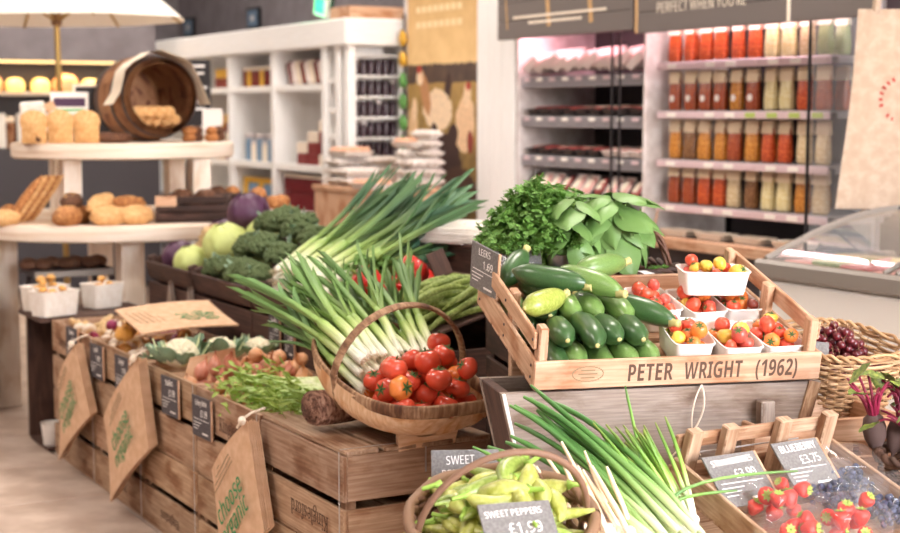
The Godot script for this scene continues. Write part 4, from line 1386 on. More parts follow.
func big_tray() -> void:
	var t := thing("fruit_tray", "pale wooden fruit tray tilted up, with dark stencilled lettering along its front", "tray", pw(0, 0, 0))
	var L := 0.69
	var W := 0.56
	var m: Material = M.crate_pale
	var pl := func(called: String, size: Vector3, p: Vector3, e := Vector3.ZERO) -> void:
		var s := Sh.new()
		var b := R(0.86, 1.0)
		s.col = Color(b, b * R(0.96, 1.0), b * R(0.92, 1.0))
		s.uo = Vector2(R(0, 9), R(0, 9))
		s.box(size, Transform3D(Basis.from_euler(e), p), 0.003)
		part(t, called, s, m)
	# floor boards, front and back boards
	for k in 7: pl.call("base_board", Vector3(L, 0.008, 0.07), Vector3(L / 2, 0.004, -0.04 - 0.08 * k))
	pl.call("front_board", Vector3(L, 0.068, 0.011), Vector3(L / 2, 0.034, -0.0055))
	pl.call("back_board", Vector3(L, 0.068, 0.011), Vector3(L / 2, 0.034, -W + 0.0055))
	for sx in [0.0, 1.0]:
		var x: float = 0.0055 + sx * (L - 0.011)
		pl.call("end_slat", Vector3(0.010, 0.062, W - 0.024), Vector3(x, 0.036, -W / 2))
		pl.call("end_rail", Vector3(0.010, 0.042, W - 0.05), Vector3(x, 0.112, -W / 2), Vector3(0.01, 0, 0))
		var xi: float = 0.022 + sx * (L - 0.044)
		for z in [-0.032, -W / 2, -W + 0.032]:
			pl.call("post", Vector3(0.021, 0.135 if z != -W / 2 else 0.125, 0.036), Vector3(xi, 0.075, z))
		# nail heads
		var n := Sh.new()
		for z in [-0.03, -W / 2, -W + 0.03]:
			for y in [0.022, 0.05, 0.112]: n.blob(0.002, 0.004, 0.004, at(-0.0005 + sx * (L + 0.001), y, z), null, 0, 1, 4, 6)
		part(t, "nails", n, M.dark_metal)
	letters(t, "PETER", 0.043, M.stencil_ink, at(0.272, 0.034, 0.0003), 0.66, "Droid Sans", "lettering", true)
	letters(t, "WRIGHT", 0.043, M.stencil_ink, at(0.424, 0.034, 0.0003), 0.62, "Droid Sans", "lettering", true)
	letters(t, "(1962)", 0.043, M.stencil_ink, at(0.580, 0.034, 0.0003), 0.64, "Droid Sans", "lettering", true)
	# faint oval stamp with lettering bars
	var s := Sh.new()
	for k in 28:
		var a := TAU * k / 28.0
		s.box(Vector3(0.0088, 0.0018, 0.0005), Transform3D(Basis(Vector3.BACK, a + PI / 2), Vector3(0.125 + cos(a) * 0.036, 0.036 + sin(a) * 0.018, 0.0003)), 0.0)
	for k in 3: s.box(Vector3(0.045 - 0.012 * absf(k - 1), 0.003, 0.0005), at(0.125, 0.027 + 0.009 * k, 0.0003), 0.0)
	part(t, "oval_stamp", s, M.faint_ink)

func courgette_mesh(v: int) -> Mesh:
	return pod_mesh("cour%d" % v, [0.15, 0.19, 0.135][v], [0.006, 0.025, 0.029, 0.030, 0.030, 0.029, 0.024, 0.014], [0.02, 0.05, 0.0][v], 1.0)

func courgette(label: String, xf: Transform3D, v: int, m: Material) -> void:
	var t := thing("courgette", label, "courgette", xf, "courgettes in the tilted tray")
	part(t, "body", courgette_mesh(v), m)
	var s := Sh.new()
	var l: float = [0.075, 0.095, 0.0675][v]
	s.tube([Vector3(l - 0.002, 0, 0), Vector3(l + 0.012, 0.002, 0), Vector3(l + 0.02, 0.004, 0)], [0.013, 0.009, 0.011], 6)
	part(t, "stem", s, M.courgette_stem)
	s = Sh.new()
	s.blob(0.004, 0.006, 0.006, at(-l, 0, 0), null, 0, 1, 4, 6)
	part(t, "blossom_end", s, M.courgette_stem)

func tray_goods() -> void:
	var dk := "dark green courgette with its round end to the front of the tray"
	# layers pointing to the front
	var rows := [[5, 0.042, -0.10], [5, 0.042, -0.265], [5, 0.042, -0.43], [4, 0.093, -0.115], [4, 0.093, -0.275], [3, 0.093, -0.44]]
	for q in rows:
		for k in q[0]:
			var m: Material = M.courgette_dark if rng.randf() < 0.75 else M.courgette_light
			var lab: String = dk if q[1] < 0.05 else "dark green courgette in the upper layers of the courgette heap"
			if m == M.courgette_light: lab = lab.replace("dark green", "light green")
			courgette(lab, pw(0.062 + 0.058 * k + (0.029 if q[0] == 4 else 0.055 if q[0] == 3 else 0.0), q[1], q[2] + R(-0.012, 0.012), Basis(Vector3.RIGHT, -0.06) * Basis(Vector3.UP, PI / 2 + R(-0.08, 0.08)) * Basis(Vector3.RIGHT, R(0, 6))), rng.randi() % 3, m)
	# loose ones across the top
	courgette("pale yellow green courgette lying on top behind the tray corner", pw(0.07, 0.135, -0.20, Basis(Vector3.UP, 0.6)), 2, M.courgette_yellow)
	courgette("large dark courgette lying slantwise on top of the heap", pw(0.115, 0.15, -0.32, Basis(Vector3.UP, -0.7) * Basis(Vector3.RIGHT, 1.0)), 1, M.courgette_dark)
	courgette("light green courgette lying slantwise beside the large dark one", pw(0.20, 0.148, -0.285, Basis(Vector3.UP, -0.95)), 1, M.courgette_light)
	courgette("dark courgette lying slantwise against the tomato punnets", pw(0.32, 0.09, -0.235, Basis(Vector3.UP, -0.95)), 1, M.courgette_dark)
	courgette("mid green courgette on top nearest the basil", pw(0.275, 0.14, -0.42, Basis(Vector3.UP, 0.35)), 0, M.courgette_light)
	courgette("dark courgette sticking out at the back corner by the slate card", pw(0.07, 0.12, -0.48, Basis(Vector3.UP, 0.9) * Basis(Vector3.BACK, 0.35)), 2, M.courgette_dark)
	# punnets of mixed tomatoes
	var sp := [[0.405, 0.010, -0.37, 0.05], [0.41, 0.010, -0.15, -0.08], [0.513, 0.010, -0.12, 0.0], [0.615, 0.010, -0.12, 0.06], [0.512, 0.010, -0.35, 0.1], [0.617, 0.010, -0.36, 0.0], [0.555, 0.088, -0.36, 1.45]]
	var names := ["white card punnet of mixed tomatoes beside the courgettes and basil", "white card punnet of mixed tomatoes at the tray front next to the courgettes", "white card punnet of mixed tomatoes in the middle of the tray front", "white card punnet of mixed tomatoes at the tray front by the end rail", "white card punnet of mixed tomatoes half under the topmost punnet", "white card punnet of mixed tomatoes in the back corner by the end rail", "white card punnet of mixed tomatoes set on top of the other punnets"]
	var tm := [M.tomato_red, M.tomato_red, M.tomato_red, M.tomato_orange, M.tomato_orange, M.tomato_yellow, M.tomato_pink, M.tomato_dark]
	for k in sp.size():
		var q: Array = sp[k]
		var xf := pw(q[0], q[1], q[2], Basis(Vector3.UP, q[3] + PI / 2))
		if k == 6: xf = pw(q[0], q[1], q[2], Basis(Vector3.RIGHT, -0.12) * Basis(Vector3.UP, q[3] + PI / 2))
		var t := thing("card_punnet", names[k], "punnet", xf, "tomato punnets in the tilted tray")
		part(t, "tray", punnet_mesh(0.170, 0.058, 0.100), M.card_white)
		var rad := []
		for n in 14: rad.append(R(0.015, 0.0205))
		for n in heap(rad, 0.156, 0.090, 40, 0.0):
			var c: Material = tm[rng.randi() % tm.size()]
			if k == 6 and rng.randf() < 0.4: c = M.tomato_yellow
			if rng.randf() < 0.02: c = M.tomato_green
			var hue := "red"
			if c == M.tomato_orange: hue = "orange"
			elif c == M.tomato_yellow: hue = "yellow"
			elif c == M.tomato_pink: hue = "crimson"
			elif c == M.tomato_dark: hue = "brown"
			elif c == M.tomato_green: hue = "green"
			tomato("small %s tomato in the %s" % [hue, ["punnet beside the courgettes and basil", "front punnet next to the courgettes", "middle front punnet", "front punnet by the end rail", "punnet half under the topmost one", "back corner punnet", "topmost punnet"][k]], "small tomatoes in the card punnets", xf * Transform3D(turn_any(1.5), Vector3(n.x, 0.016 + n.y * 0.92, n.z)), n.w, c, rng.randi() % 4, rng.randf() < 0.6)
	# slate cards
	var c := price("grey slate price card fixed to the end of the courgette tray", pw(-0.010, 0.125, -0.46, Basis(Vector3.UP, -PI / 2 + 0.35) * Basis(Vector3.BACK, 0.0)), 0.12, 0.12, "LEEKS", "1.69", "", "slate_grey")
	chalk_card("grey slate chalk card standing behind the courgettes under the parsley", stg(0.115, 1.04, -0.60, Basis(Vector3.RIGHT, -0.35)), 0.15, 0.10, [["ORGANIC", 0.016, 0.0, 0.03], ["MIX COURGETTE", 0.013, 0.0, 0.008], ["£2.99", 0.022, 0.012, -0.024]], "", "slate_grey", false)
	chalk_card("small white card behind the tomato punnets", stg(0.47, 1.005, -0.585, Basis(Vector3.RIGHT, -0.3)), 0.055, 0.05, [], "", "card_white", false)

# one parsley bunch: stems and a cloud of lobed leaves
func parsley(label: String, xf: Transform3D, n: int, spread: float, hgt: float) -> void:
	var t := thing("parsley_bunch", label, "parsley", xf, "flat parsley bunches")
	var st := Sh.new()
	var lf := Sh.new()
	for k in n:
		var a := R(0, TAU)
		var rr := sqrt(rng.randf())
		var tip := Vector3(cos(a) * rr * spread, hgt * (1.0 - 0.62 * rr * rr) * R(0.8, 1.05), sin(a) * rr * spread)
		var p := bez(Vector3(cos(a) * 0.02, 0, sin(a) * 0.02), Vector3(cos(a) * 0.03, hgt * 0.4, sin(a) * 0.03), tip * Vector3(0.6, 1.0, 0.6) + Vector3(0, 0.02, 0), tip, 4)
		st.tube(p, [0.0022, 0.002, 0.0016, 0.0014, 0.001], 4, false)
		var d: Vector3 = (p[4] - p[2]).normalized()
		for q in 7:
			var b := Basis(Vector3.UP, R(0, TAU)) * Basis(Vector3.BACK, R(-0.7, 0.5)) * Basis(Vector3.RIGHT, R(-0.7, 0.7))
			var o: Vector3 = p[4] - d * 0.022 * (q % 3) + b * Vector3(0.006, 0, 0)
			# three toothed lobes
			for e in [-1.1, -0.55, 0.0, 0.55, 1.1]:
				leaf_into(lf, Transform3D(b * Basis(Vector3.UP, e), o), R(0.02, 0.03) * (1.0 if e == 0.0 else 0.85), R(0.008, 0.012), 0.2, R(-0.6, 0.8), 0.12, 3, 0.35, 0.2, 0.65)
	part(t, "stems", st, M.herb_stem).set_meta("kind", "stuff")
	part(t, "foliage", lf, M.parsley_leaf).set_meta("kind", "stuff")

func hstg(x: float, y: float, z: float, b := Basis()) -> Transform3D:
	return stg(x, y, z - 0.08, b)

func herbs() -> void:
	# long dark basket they stand in
	var t := wicker("herb_basket", "dark willow basket with a hoop handle behind the herbs", hstg(0.385, 0.95, -0.70), 0.235, 0.185, 0.21, 0.16, 0.07, 6, 40, [lin("3c2820"), lin("4a3026"), lin("5a3c2e")], 0.006)
	var s := Sh.new()
	for k in 3:
		var ph := k * TAU / 3.0
		var p := []
		for i in 25:
			var a := PI * i / 24.0
			p.append(Vector3(0.225 * cos(a), 0.05 + 0.19 * sin(a), 0.0) + Vector3(cos(ph + i * 0.7), sin(ph + i * 0.7), sin(ph + i * 0.9)) * 0.005)
		s.tube(p, 0.006, 6)
	part(t, "handle", s, M.willow_dark)
	parsley("bushy flat parsley bunch above the courgettes", hstg(0.195, 0.99, -0.62), 260, 0.155, 0.27)
	parsley("flat parsley bunch behind the basil", hstg(0.33, 0.99, -0.74), 90, 0.12, 0.25)
	parsley("small parsley tuft at the end of the herb basket", hstg(0.515, 0.96, -0.56), 14, 0.05, 0.08)
	# steel bucket and labelled pot
	var bk := thing("steel_bucket", "small shiny steel bucket under the basil", "bucket", hstg(0.275, 0.968, -0.58))
	s = Sh.new()
	s.lathe([Vector2(0.001, 0), Vector2(0.04, 0), Vector2(0.055, 0.10), Vector2(0.059, 0.102), Vector2(0.059, 0.106), Vector2(0.053, 0.104), Vector2(0.038, 0.006), Vector2(0.001, 0.006)], 24)
	part(bk, "body", s, M.steel)
	s = Sh.new()
	s.lathe([Vector2(0.001, 0.09), Vector2(0.05, 0.09), Vector2(0.052, 0.093), Vector2(0.001, 0.096)], 16)
	part(bk, "soil", s, M.crate_dark)
	var pt := thing("herb_pot", "herb pot with a dark blue printed label under the basil", "pot", hstg(0.395, 0.968, -0.575))
	s = Sh.new()
	s.lathe([Vector2(0.001, 0), Vector2(0.042, 0), Vector2(0.056, 0.10), Vector2(0.06, 0.10), Vector2(0.06, 0.115), Vector2(0.054, 0.115), Vector2(0.05, 0.1), Vector2(0.001, 0.1)], 24)
	part(pt, "body", s, M.black)
	s = Sh.new()
	var rows2 := []
	for y in [0.02, 0.09]:
		var r := PackedVector3Array()
		for k in 9:
			var a := PI * 0.5 + (k - 4) * 0.16
			var q: float = 0.046 + 0.0145 * y / 0.1
			r.append(Vector3(cos(a) * q, y, sin(a) * q))
		rows2.append(r)
	s.grid(rows2, false, 1, 1, -1)
	part(pt, "label_sheet", s, M.card_white)
	for k in 4: part(pt, "label_stripe", bx(Vector3(0.05, 0.006, 0.002), at(0, 0.03 + 0.016 * k, 0.0525 + 0.002 * k), 0.0004), M.navy_ink)
	# basil plants: each leaf its own piece
	for v in 3:
		s = Sh.new()
		leaf_into(s, Transform3D(), 1.0, [0.68, 0.60, 0.74][v], -0.35, [0.8, 1.2, 0.5][v], 0.02, 7, 0.04, 0.25, 0.42)
		K["basil%d" % v] = s.mesh()
	var plants := [[0.385, 1.085, -0.565, 38, "large leaved basil plant in the blue labelled pot"], [0.285, 1.075, -0.565, 24, "large leaved basil plant in the steel bucket"], [0.44, 1.06, -0.60, 24, "large leaved basil plant beside the hoop handle"]]
	for q in plants:
		var b := thing("basil_plant", q[4], "basil", hstg(q[0], q[1], q[2]))
		s = Sh.new()
		for k in 7:
			var a := TAU * k / 7.0
			s.tube(bez(Vector3(cos(a) * 0.01, -0.02, sin(a) * 0.01), Vector3(cos(a) * 0.015, 0.05, sin(a) * 0.015), Vector3(cos(a) * 0.03, 0.08, sin(a) * 0.03), Vector3(cos(a) * 0.05, 0.12 + R(-0.02, 0.02), sin(a) * 0.05), 5), 0.0028, 5)
		part(b, "stems", s, M.herb_stem)
		for k in int(q[3]):
			var a: float = k * 2.39996 + R(-0.3, 0.3)
			var u: float = (k + 0.5) / float(q[3])
			var el := lerpf(0.2, -1.25, u) + R(-0.2, 0.2)
			var rr := lerpf(0.008, 0.05, sqrt(u))
			var y := lerpf(0.155, 0.045, u) + R(-0.012, 0.012)
			var l := R(0.095, 0.15)
			part(b, "leaf", K["basil%d" % (k % 3)], M.basil_leaf, Transform3D((Basis(Vector3.UP, -a) * Basis(Vector3.BACK, el) * Basis(Vector3.RIGHT, R(-0.4, 0.4))).scaled_local(Vector3.ONE * l), Vector3(cos(a) * rr, y, sin(a) * rr)))

# willow basket: stakes, woven rods and a plaited rim. top and bottom half axes, height
func wicker(called: String, label: String, xf: Transform3D, ax: float, az: float, bxx: float, bz: float, h: float, rods: int, stakes: int, cols: Array, rr := 0.0045, sq := 0.6) -> Node3D:
	var t := thing(called, label, "basket", xf)
	var pt := func(a: float, u: float, o: float) -> Vector3:
		var ca := signf(cos(a)) * pow(absf(cos(a)), sq)
		var sa := signf(sin(a)) * pow(absf(sin(a)), sq)
		return Vector3(ca * (lerpf(bxx, ax, u) + o), u * h, sa * (lerpf(bz, az, u) + o))
	for k in rods:
		var s := Sh.new()
		s.col = cols[rng.randi() % cols.size()]
		var u := (k + 0.5) / rods
		var p := []
		var n := stakes * 3
		for i in n + 1:
			var a := TAU * i / n
			p.append(pt.call(a, u + 0.004 * sin(i * 0.37 + k), 0.006 * sin(a * stakes * 0.5 + (PI if k % 2 else 0.0))))
		s.tube(p, rr * R(0.9, 1.15), 5, false)
		part(t, "woven_rod", s, M.willow)
	for k in stakes:
		var s := Sh.new()
		s.col = cols[0].lerp(cols[1], rng.randf())
		var a := TAU * k / stakes
		s.tube([pt.call(a, 0.0, 0.0), pt.call(a, 0.5, 0.0), pt.call(a, 1.03, 0.0)], rr * 0.85, 5)
		part(t, "stake", s, M.willow)
	var s := Sh.new()
	for e in 2:
		s.col = cols[e % cols.size()]
		var p := []
		for i in 121:
			var a := TAU * i / 120.0
			p.append(pt.call(a, 1.02, 0.006 * cos(a * 15 + e * PI)) + Vector3(0, 0.006 * sin(a * 15 + e * PI), 0))
		s.tube(p, rr * 1.25, 6, false)
	part(t, "rim", s, M.willow)
	var b := Sh.new()
	b.col = cols[0]
	var rows := []
	for r in [0.001, 0.5, 1.0]:
		var ring := PackedVector3Array()
		for i in 36: 
			var q: Vector3 = pt.call(TAU * i / 36.0, 0.02, 0.0)
			ring.append(Vector3(q.x * r, 0.004, q.z * r))
		rows.append(ring)
	b.grid(rows, true, 1, 1, -1)
	part(t, "base", b, M.willow)
	return t

func cherries() -> void:
	var cols := [lin("a9835a"), lin("c09a70"), lin("d0ae86"), lin("96724e")]
	var xf := stg(0.875, 0.645, -0.345, Basis(Vector3.UP, 0.35) * Basis(Vector3.RIGHT, 0.16))
	wicker("wicker_basket", "pale wicker basket of cherries standing beside the fruit tray", xf, 0.172, 0.155, 0.115, 0.10, 0.225, 27, 26, cols, 0.0038, 0.62)
	var s := Sh.new()
	s.lathe([Vector2(0.001, 0.155), Vector2(0.135, 0.15), Vector2(0.135, 0.145), Vector2(0.001, 0.14)], 20)
	one("basket_lining", "brown paper lining under the cherries in the wicker basket", "lining", s.mesh(), M.kraft, xf)
	var cs := Sh.new()
	cs.lathe([Vector2(0.002, -0.95), Vector2(0.5, -0.86), Vector2(0.9, -0.45), Vector2(1.0, 0.0), Vector2(0.92, 0.45), Vector2(0.6, 0.8), Vector2(0.2, 0.86), Vector2(0.002, 0.78)], 12)
	K.cherry = cs.mesh()
	for v in 3:
		cs = Sh.new()
		cs.tube(bez(Vector3(0, 0.78, 0), Vector3(0, 1.6, 0), Vector3(0.3 * v, 2.4, 0.2), Vector3(0.6 * v - 0.4, 3.2, 0.5), 5), 0.09, 5)
		K["cherrystem%d" % v] = cs.mesh()
	var rad := []
	for k in 150: rad.append(R(0.0105, 0.0125))
	for q in heap(rad, 0.25, 0.225, 20, 0.16):
		if Vector2(q.x / 0.15, q.z / 0.135).length() > 1.0: continue
		var t := thing("cherry", "dark red cherry heaped in the wicker basket", "cherry", xf * Transform3D(turn_any(1.2), Vector3(q.x, 0.158 + q.y, q.z)), "cherries in the wicker basket")
		part(t, "fruit", K.cherry, M.cherry_skin, Transform3D(Basis().scaled(Vector3.ONE * q.w), Vector3.ZERO))
		if rng.randf() < 0.6: part(t, "stem", K["cherrystem%d" % (rng.randi() % 3)], M.rim_wood, Transform3D(Basis().scaled(Vector3.ONE * q.w), Vector3.ZERO))
	chalk_card("small pale card stuck in the cherry basket beside the tray rail", xf * Transform3D(Basis(Vector3.UP, -0.6) * Basis(Vector3.RIGHT, -0.5), Vector3(-0.12, 0.22, 0.045)), 0.07, 0.055, [], "", "slate_grey", false)

# crate of berries, tilted towards the shopper; own x to the side, z to the shopper
func bf(x: float, y: float, z: float, b := Basis()) -> Transform3D:
	return Transform3D(Basis(Vector3.RIGHT, 0.314), Vector3(0.27, 0.685, 0.985)) * Transform3D(b, Vector3(x, y, z))

func berry_crate() -> void:
	var L := 0.43
	var W := 0.40
	var t := thing("berry_crate", "weathered brown tray tilted up and holding punnets of berries", "tray", bf(0, 0, 0))
	var pl := func(called: String, size: Vector3, p: Vector3, m: Material) -> void:
		part(t, called, bx(size, Transform3D(Basis(), p), 0.003), m)
	for k in 5: pl.call("base_board", Vector3(L, 0.008, 0.072), Vector3(L / 2, 0.004, 0.038 + 0.081 * k), M.crate_wood)
	for sx in [0.0, 1.0]:
		pl.call("end_slat", Vector3(0.010, 0.06, W - 0.02), Vector3(0.005 + sx * (L - 0.01), 0.034, W / 2), M.crate_wood)
	pl.call("back_slat", Vector3(L, 0.036, 0.010), Vector3(L / 2, 0.024, 0.005), M.crate_wood)
	pl.call("back_rail", Vector3(L, 0.032, 0.010), Vector3(L / 2, 0.096, 0.005), M.crate_wood)
	pl.call("front_slat", Vector3(L, 0.05, 0.010), Vector3(L / 2, 0.03, W - 0.005), M.crate_wood)
	for x in [0.03, 0.125, 0.27, L - 0.03]:
		pl.call("post", Vector3(0.034, 0.125, 0.024), Vector3(x, 0.068, 0.023), M.crate_wood)
	part(t, "nails", bx(Vector3(0.3, 0.003, 0.002), at(0.2, 0.06, 0.0), 0.0), M.strap_wire)
	# slates
	price("slate price card chalked STRAWBERRIES leaning in the berry tray", bf(0.085, 0.066, 0.125, Basis(Vector3.RIGHT, -1.1) * Basis(Vector3.BACK, 0.0)), 0.135, 0.12, "STRAWBERRIES", "£3.99", "", "slate_grey")
	price("slate price card chalked BLUEBERRY leaning in the berry tray", bf(0.275, 0.066, 0.11, Basis(Vector3.RIGHT, -1.1) * Basis(Vector3.BACK, 0.0)), 0.125, 0.12, "BLUEBERRY", "£3.75", "", "slate_grey")
	# clear punnets
	var sb := Sh.new()
	sb.lathe([Vector2(0.002, -1.2), Vector2(0.35, -1.05), Vector2(0.7, -0.6), Vector2(0.95, 0.0), Vector2(1.0, 0.35), Vector2(0.8, 0.68), Vector2(0.35, 0.8), Vector2(0.002, 0.76)], 12, Transform3D(), [], 0.04, 1.0)
	K.straw = sb.mesh()
	sb = Sh.new()
	for k in 8:
		var a := TAU * k / 8.0
		leaf_into(sb, Transform3D(Basis(Vector3.UP, a) * Basis(Vector3.BACK, 0.1), Vector3(0, 0.8, 0)), 0.75, 0.34, 0.2, -0.3, 0.0, 3)
	sb.tube([Vector3(0, 0.78, 0), Vector3(0.05, 1.2, 0)], 0.08, 5)
	K.strawcap = sb.mesh()
	sb = Sh.new()
	sb.lathe([Vector2(0.002, -0.9), Vector2(0.6, -0.75), Vector2(1.0, 0.0), Vector2(0.75, 0.65), Vector2(0.42, 0.82), Vector2(0.36, 0.92), Vector2(0.3, 0.75), Vector2(0.002, 0.7)], 10)
	K.blue = sb.mesh()
	var spots := [[0.13, 0.205, 0, 0.1, "under the strawberry price card"], [0.225, 0.305, 0, -0.12, "in the second row of the berry tray"], [0.285, 0.19, 1, 0.1, "under the blueberry price card"], [0.375, 0.265, 1, 0.0, "by the end slat of the berry tray"], [0.37, 0.14, 1, -0.2, "in the corner of the berry tray"], [0.07, 0.325, 0, 0.1, "at the end of the berry tray by the spring onions"]]
	for q in spots:
		var xf := bf(q[0], 0.012, q[1], Basis(Vector3.UP, q[3]))
		var w := 0.15 if q[2] == 0 else 0.125
		var d := 0.105
		var t2 := thing("clear_punnet", "clear plastic punnet of %s %s" % ["strawberries" if q[2] == 0 else "blueberries", q[4]], "punnet", xf, "clear berry punnets")
		part(t2, "tray", punnet_mesh(w, 0.042, d), M.clear_plastic)
		var s := Sh.new()
		var rows := []
		for e in [[1.04, 0.046], [1.03, 0.056], [0.93, 0.080], [0.80, 0.088], [0.4, 0.091], [0.001, 0.091]]:
			var r := PackedVector3Array()
			for k in 24:
				var a := TAU * k / 24.0
				r.append(Vector3(w * 0.5 * e[0] * signf(cos(a)) * pow(absf(cos(a)), 0.35), e[1], d * 0.5 * e[0] * signf(sin(a)) * pow(absf(sin(a)), 0.35)))
			rows.append(r)
		s.grid(rows, true, 1, 1, -1)
		part(t2, "lid", s, M.clear_plastic)
		var rad := []
		if q[2] == 0:
			for k in 13: rad.append(R(0.0165, 0.0205))
		else:
			for k in 62: rad.append(R(0.0062, 0.0082))
		for n in heap(rad, w * 0.84, d * 0.82, 18):
			if n.y + n.w > 0.086: continue
			var p: Transform3D = xf * Transform3D(turn_any(1.6), Vector3(n.x, 0.007 + n.y, n.z))
			if q[2] == 0:
				var f := thing("strawberry", "strawberry in the punnet " + q[4], "strawberry", p, "strawberries in clear punnets")
				part(f, "fruit", K.straw, M.strawberry_skin, Transform3D(Basis().scaled(Vector3.ONE * n.w * 0.95), Vector3.ZERO))
				part(f, "leaf_cap", K.strawcap, M.strawberry_leaf, Transform3D(Basis().scaled(Vector3.ONE * n.w * 0.95), Vector3.ZERO))
			else:
				one("blueberry", "blueberry in the clear punnet " + q[4], "blueberry", K.blue, M.blueberry_skin, p * Transform3D(Basis().scaled(Vector3.ONE * n.w), Vector3.ZERO), "blueberries in clear punnets")

func chilli(xf: Transform3D, v: int, m: Material, lab: String) -> void:
	var t := thing("chilli_pepper", lab, "pepper", xf, "pale peppers in the round basket")
	var l: float = [0.145, 0.125, 0.16, 0.115][v]
	part(t, "body", pod_mesh("chil%d" % v, l, [0.006, 0.017, 0.019, 0.016, 0.0125, 0.009, 0.003], [0.1, 0.16, 0.05, 0.2][v], 0.92), m)
	var s := Sh.new()
	s.tube([Vector3(-l / 2 + 0.004, 0, 0), Vector3(-l / 2 - 0.006, 0, 0), Vector3(-l / 2 - 0.03, 0.006, 0.004)], [0.011, 0.005, 0.004], 6)
	part(t, "stem", s, M.chilli_stem)

func pepper_basket() -> void:
	var xf := Transform3D(Basis(Vector3.UP, -0.515) * Basis(Vector3.RIGHT, 0.3), Vector3(-0.225, 0.578, 1.143))
	var cols := [lin("6f4d38"), lin("7d5a44"), lin("8a684f"), lin("5f4230")]
	var t := wicker("round_basket", "round brown willow basket of pale peppers with a hoop handle", xf, 0.165, 0.16, 0.11, 0.11, 0.15, 11, 24, cols, 0.006, 1.0)
	var s := Sh.new()
	s.col = cols[2]
	var p := []
	for i in 41:
		var a := TAU * i / 40.0
		p.append(Vector3(cos(a) * 0.168, 0.158 + 0.003 * sin(i * 1.3), sin(a) * 0.163))
	s.tube(p, 0.0105, 8, false)
	part(t, "thick_rim", s, M.willow)
	s = Sh.new()
	s.col = lin("80604a")
	p = []
	for i in 25:
		var a := PI * i / 24.0
		p.append(Vector3(-0.152 * cos(a) + 0.02 * sin(a), 0.145 + 0.155 * sin(a), 0.02 + 0.03 * cos(a)))
	s.tube(p, 0.0066, 8)
	part(t, "handle", s, M.willow)
	# paper lining under the peppers
	s = Sh.new()
	s.lathe([Vector2(0.001, 0.085), Vector2(0.135, 0.08), Vector2(0.135, 0.074), Vector2(0.001, 0.074)], 20)
	one("basket_lining", "brown paper lining in the round pepper basket", "lining", s.mesh(), M.kraft, xf)
	for k in 88:
		var lay := k / 20
		var a := k * 2.39996
		var r := 0.128 * sqrt(((k % 20) + 0.5) / 20.0) * (1.0 - 0.11 * lay)
		var m: Material = M.chilli_pale if rng.randf() < 0.78 else M.chilli_green
		chilli(xf * Transform3D(Basis(Vector3.UP, R(0, TAU)) * Basis(Vector3.BACK, R(-0.25, 0.25)) * Basis(Vector3.RIGHT, R(0, 6)), Vector3(cos(a) * r, 0.106 + 0.027 * lay + R(-0.004, 0.004), sin(a) * r)), rng.randi() % 4, m, "pale yellow green pepper in the round basket" if m == M.chilli_pale else "brighter green pepper among the pale ones in the round basket")
	chalk_card("grey slate card standing behind the pale peppers", Transform3D(Basis(Vector3.UP, -0.45) * Basis(Vector3.RIGHT, -0.25), Vector3(-0.16, 0.745, 0.90)), 0.135, 0.075, [["SWEET", 0.017, -0.01, 0.017], ["PEPPERS", 0.017, -0.01, -0.01]], "", "slate_grey", false)
	chalk_card("grey slate card lying on the pale peppers", Transform3D(Basis(Vector3.UP, -0.25) * Basis(Vector3.RIGHT, -0.85), Vector3(-0.290, 0.752, 1.305)), 0.13, 0.08, [["SWEET PEPPERS", 0.013, -0.005, 0.018], ["£1.99", 0.022, 0.01, -0.014]], "", "slate_grey", false)
	# small wooden post behind
	one("wooden_post", "short dark wooden post behind the pepper basket", "post", bx(Vector3(0.045, 0.16, 0.045), Transform3D(Basis(Vector3.BACK, 0.12), Vector3.ZERO), 0.004).mesh(), M.crate_dark, at(-0.015, 0.655, 0.845))

func stalk(called: String, label: String, cat: String, group: String, p: Array, r0: float, r1: float, cols: Array, m: Material, bulb := 0.0) -> void:
	var o: Vector3 = p[0]
	var t := thing(called, label, cat, Transform3D(Basis(), o), group)
	var q := []
	var rr := []
	var cc := []
	for k in p.size():
		q.append(p[k] - o)
		var u := k / float(p.size() - 1)
		rr.append(lerpf(r0, r1, u) * (1.0 if u < 0.97 else 0.6))
		var i := u * (cols.size() - 1)
		cc.append(cols[int(i)].lerp(cols[min(int(i) + 1, cols.size() - 1)], i - int(i)))
	var s := Sh.new()
	s.tube(q, rr, 7, true, 0.8, Vector3.ZERO, cc)
	part(t, "stalk", s, m)
	if bulb > 0.0:
		s = Sh.new()
		s.col = cols[0]
		s.blob(bulb, bulb * 1.1, bulb, Transform3D(Basis(), (q[0] - q[1]).normalized() * bulb * 0.5), null, 0.0, 1.0, 7, 10)
		part(t, "bulb", s, m)
		s = Sh.new()
		for k in 6:
			var a := TAU * k / 6.0
			var b: Vector3 = (q[0] - q[1]).normalized() * bulb * 1.4
			s.tube([b, b + Vector3(cos(a) * 0.008, -0.008, sin(a) * 0.008), b + Vector3(cos(a) * 0.014, -0.02, sin(a) * 0.012)], 0.0009, 4)
		part(t, "roots", s, M.root_fibre)

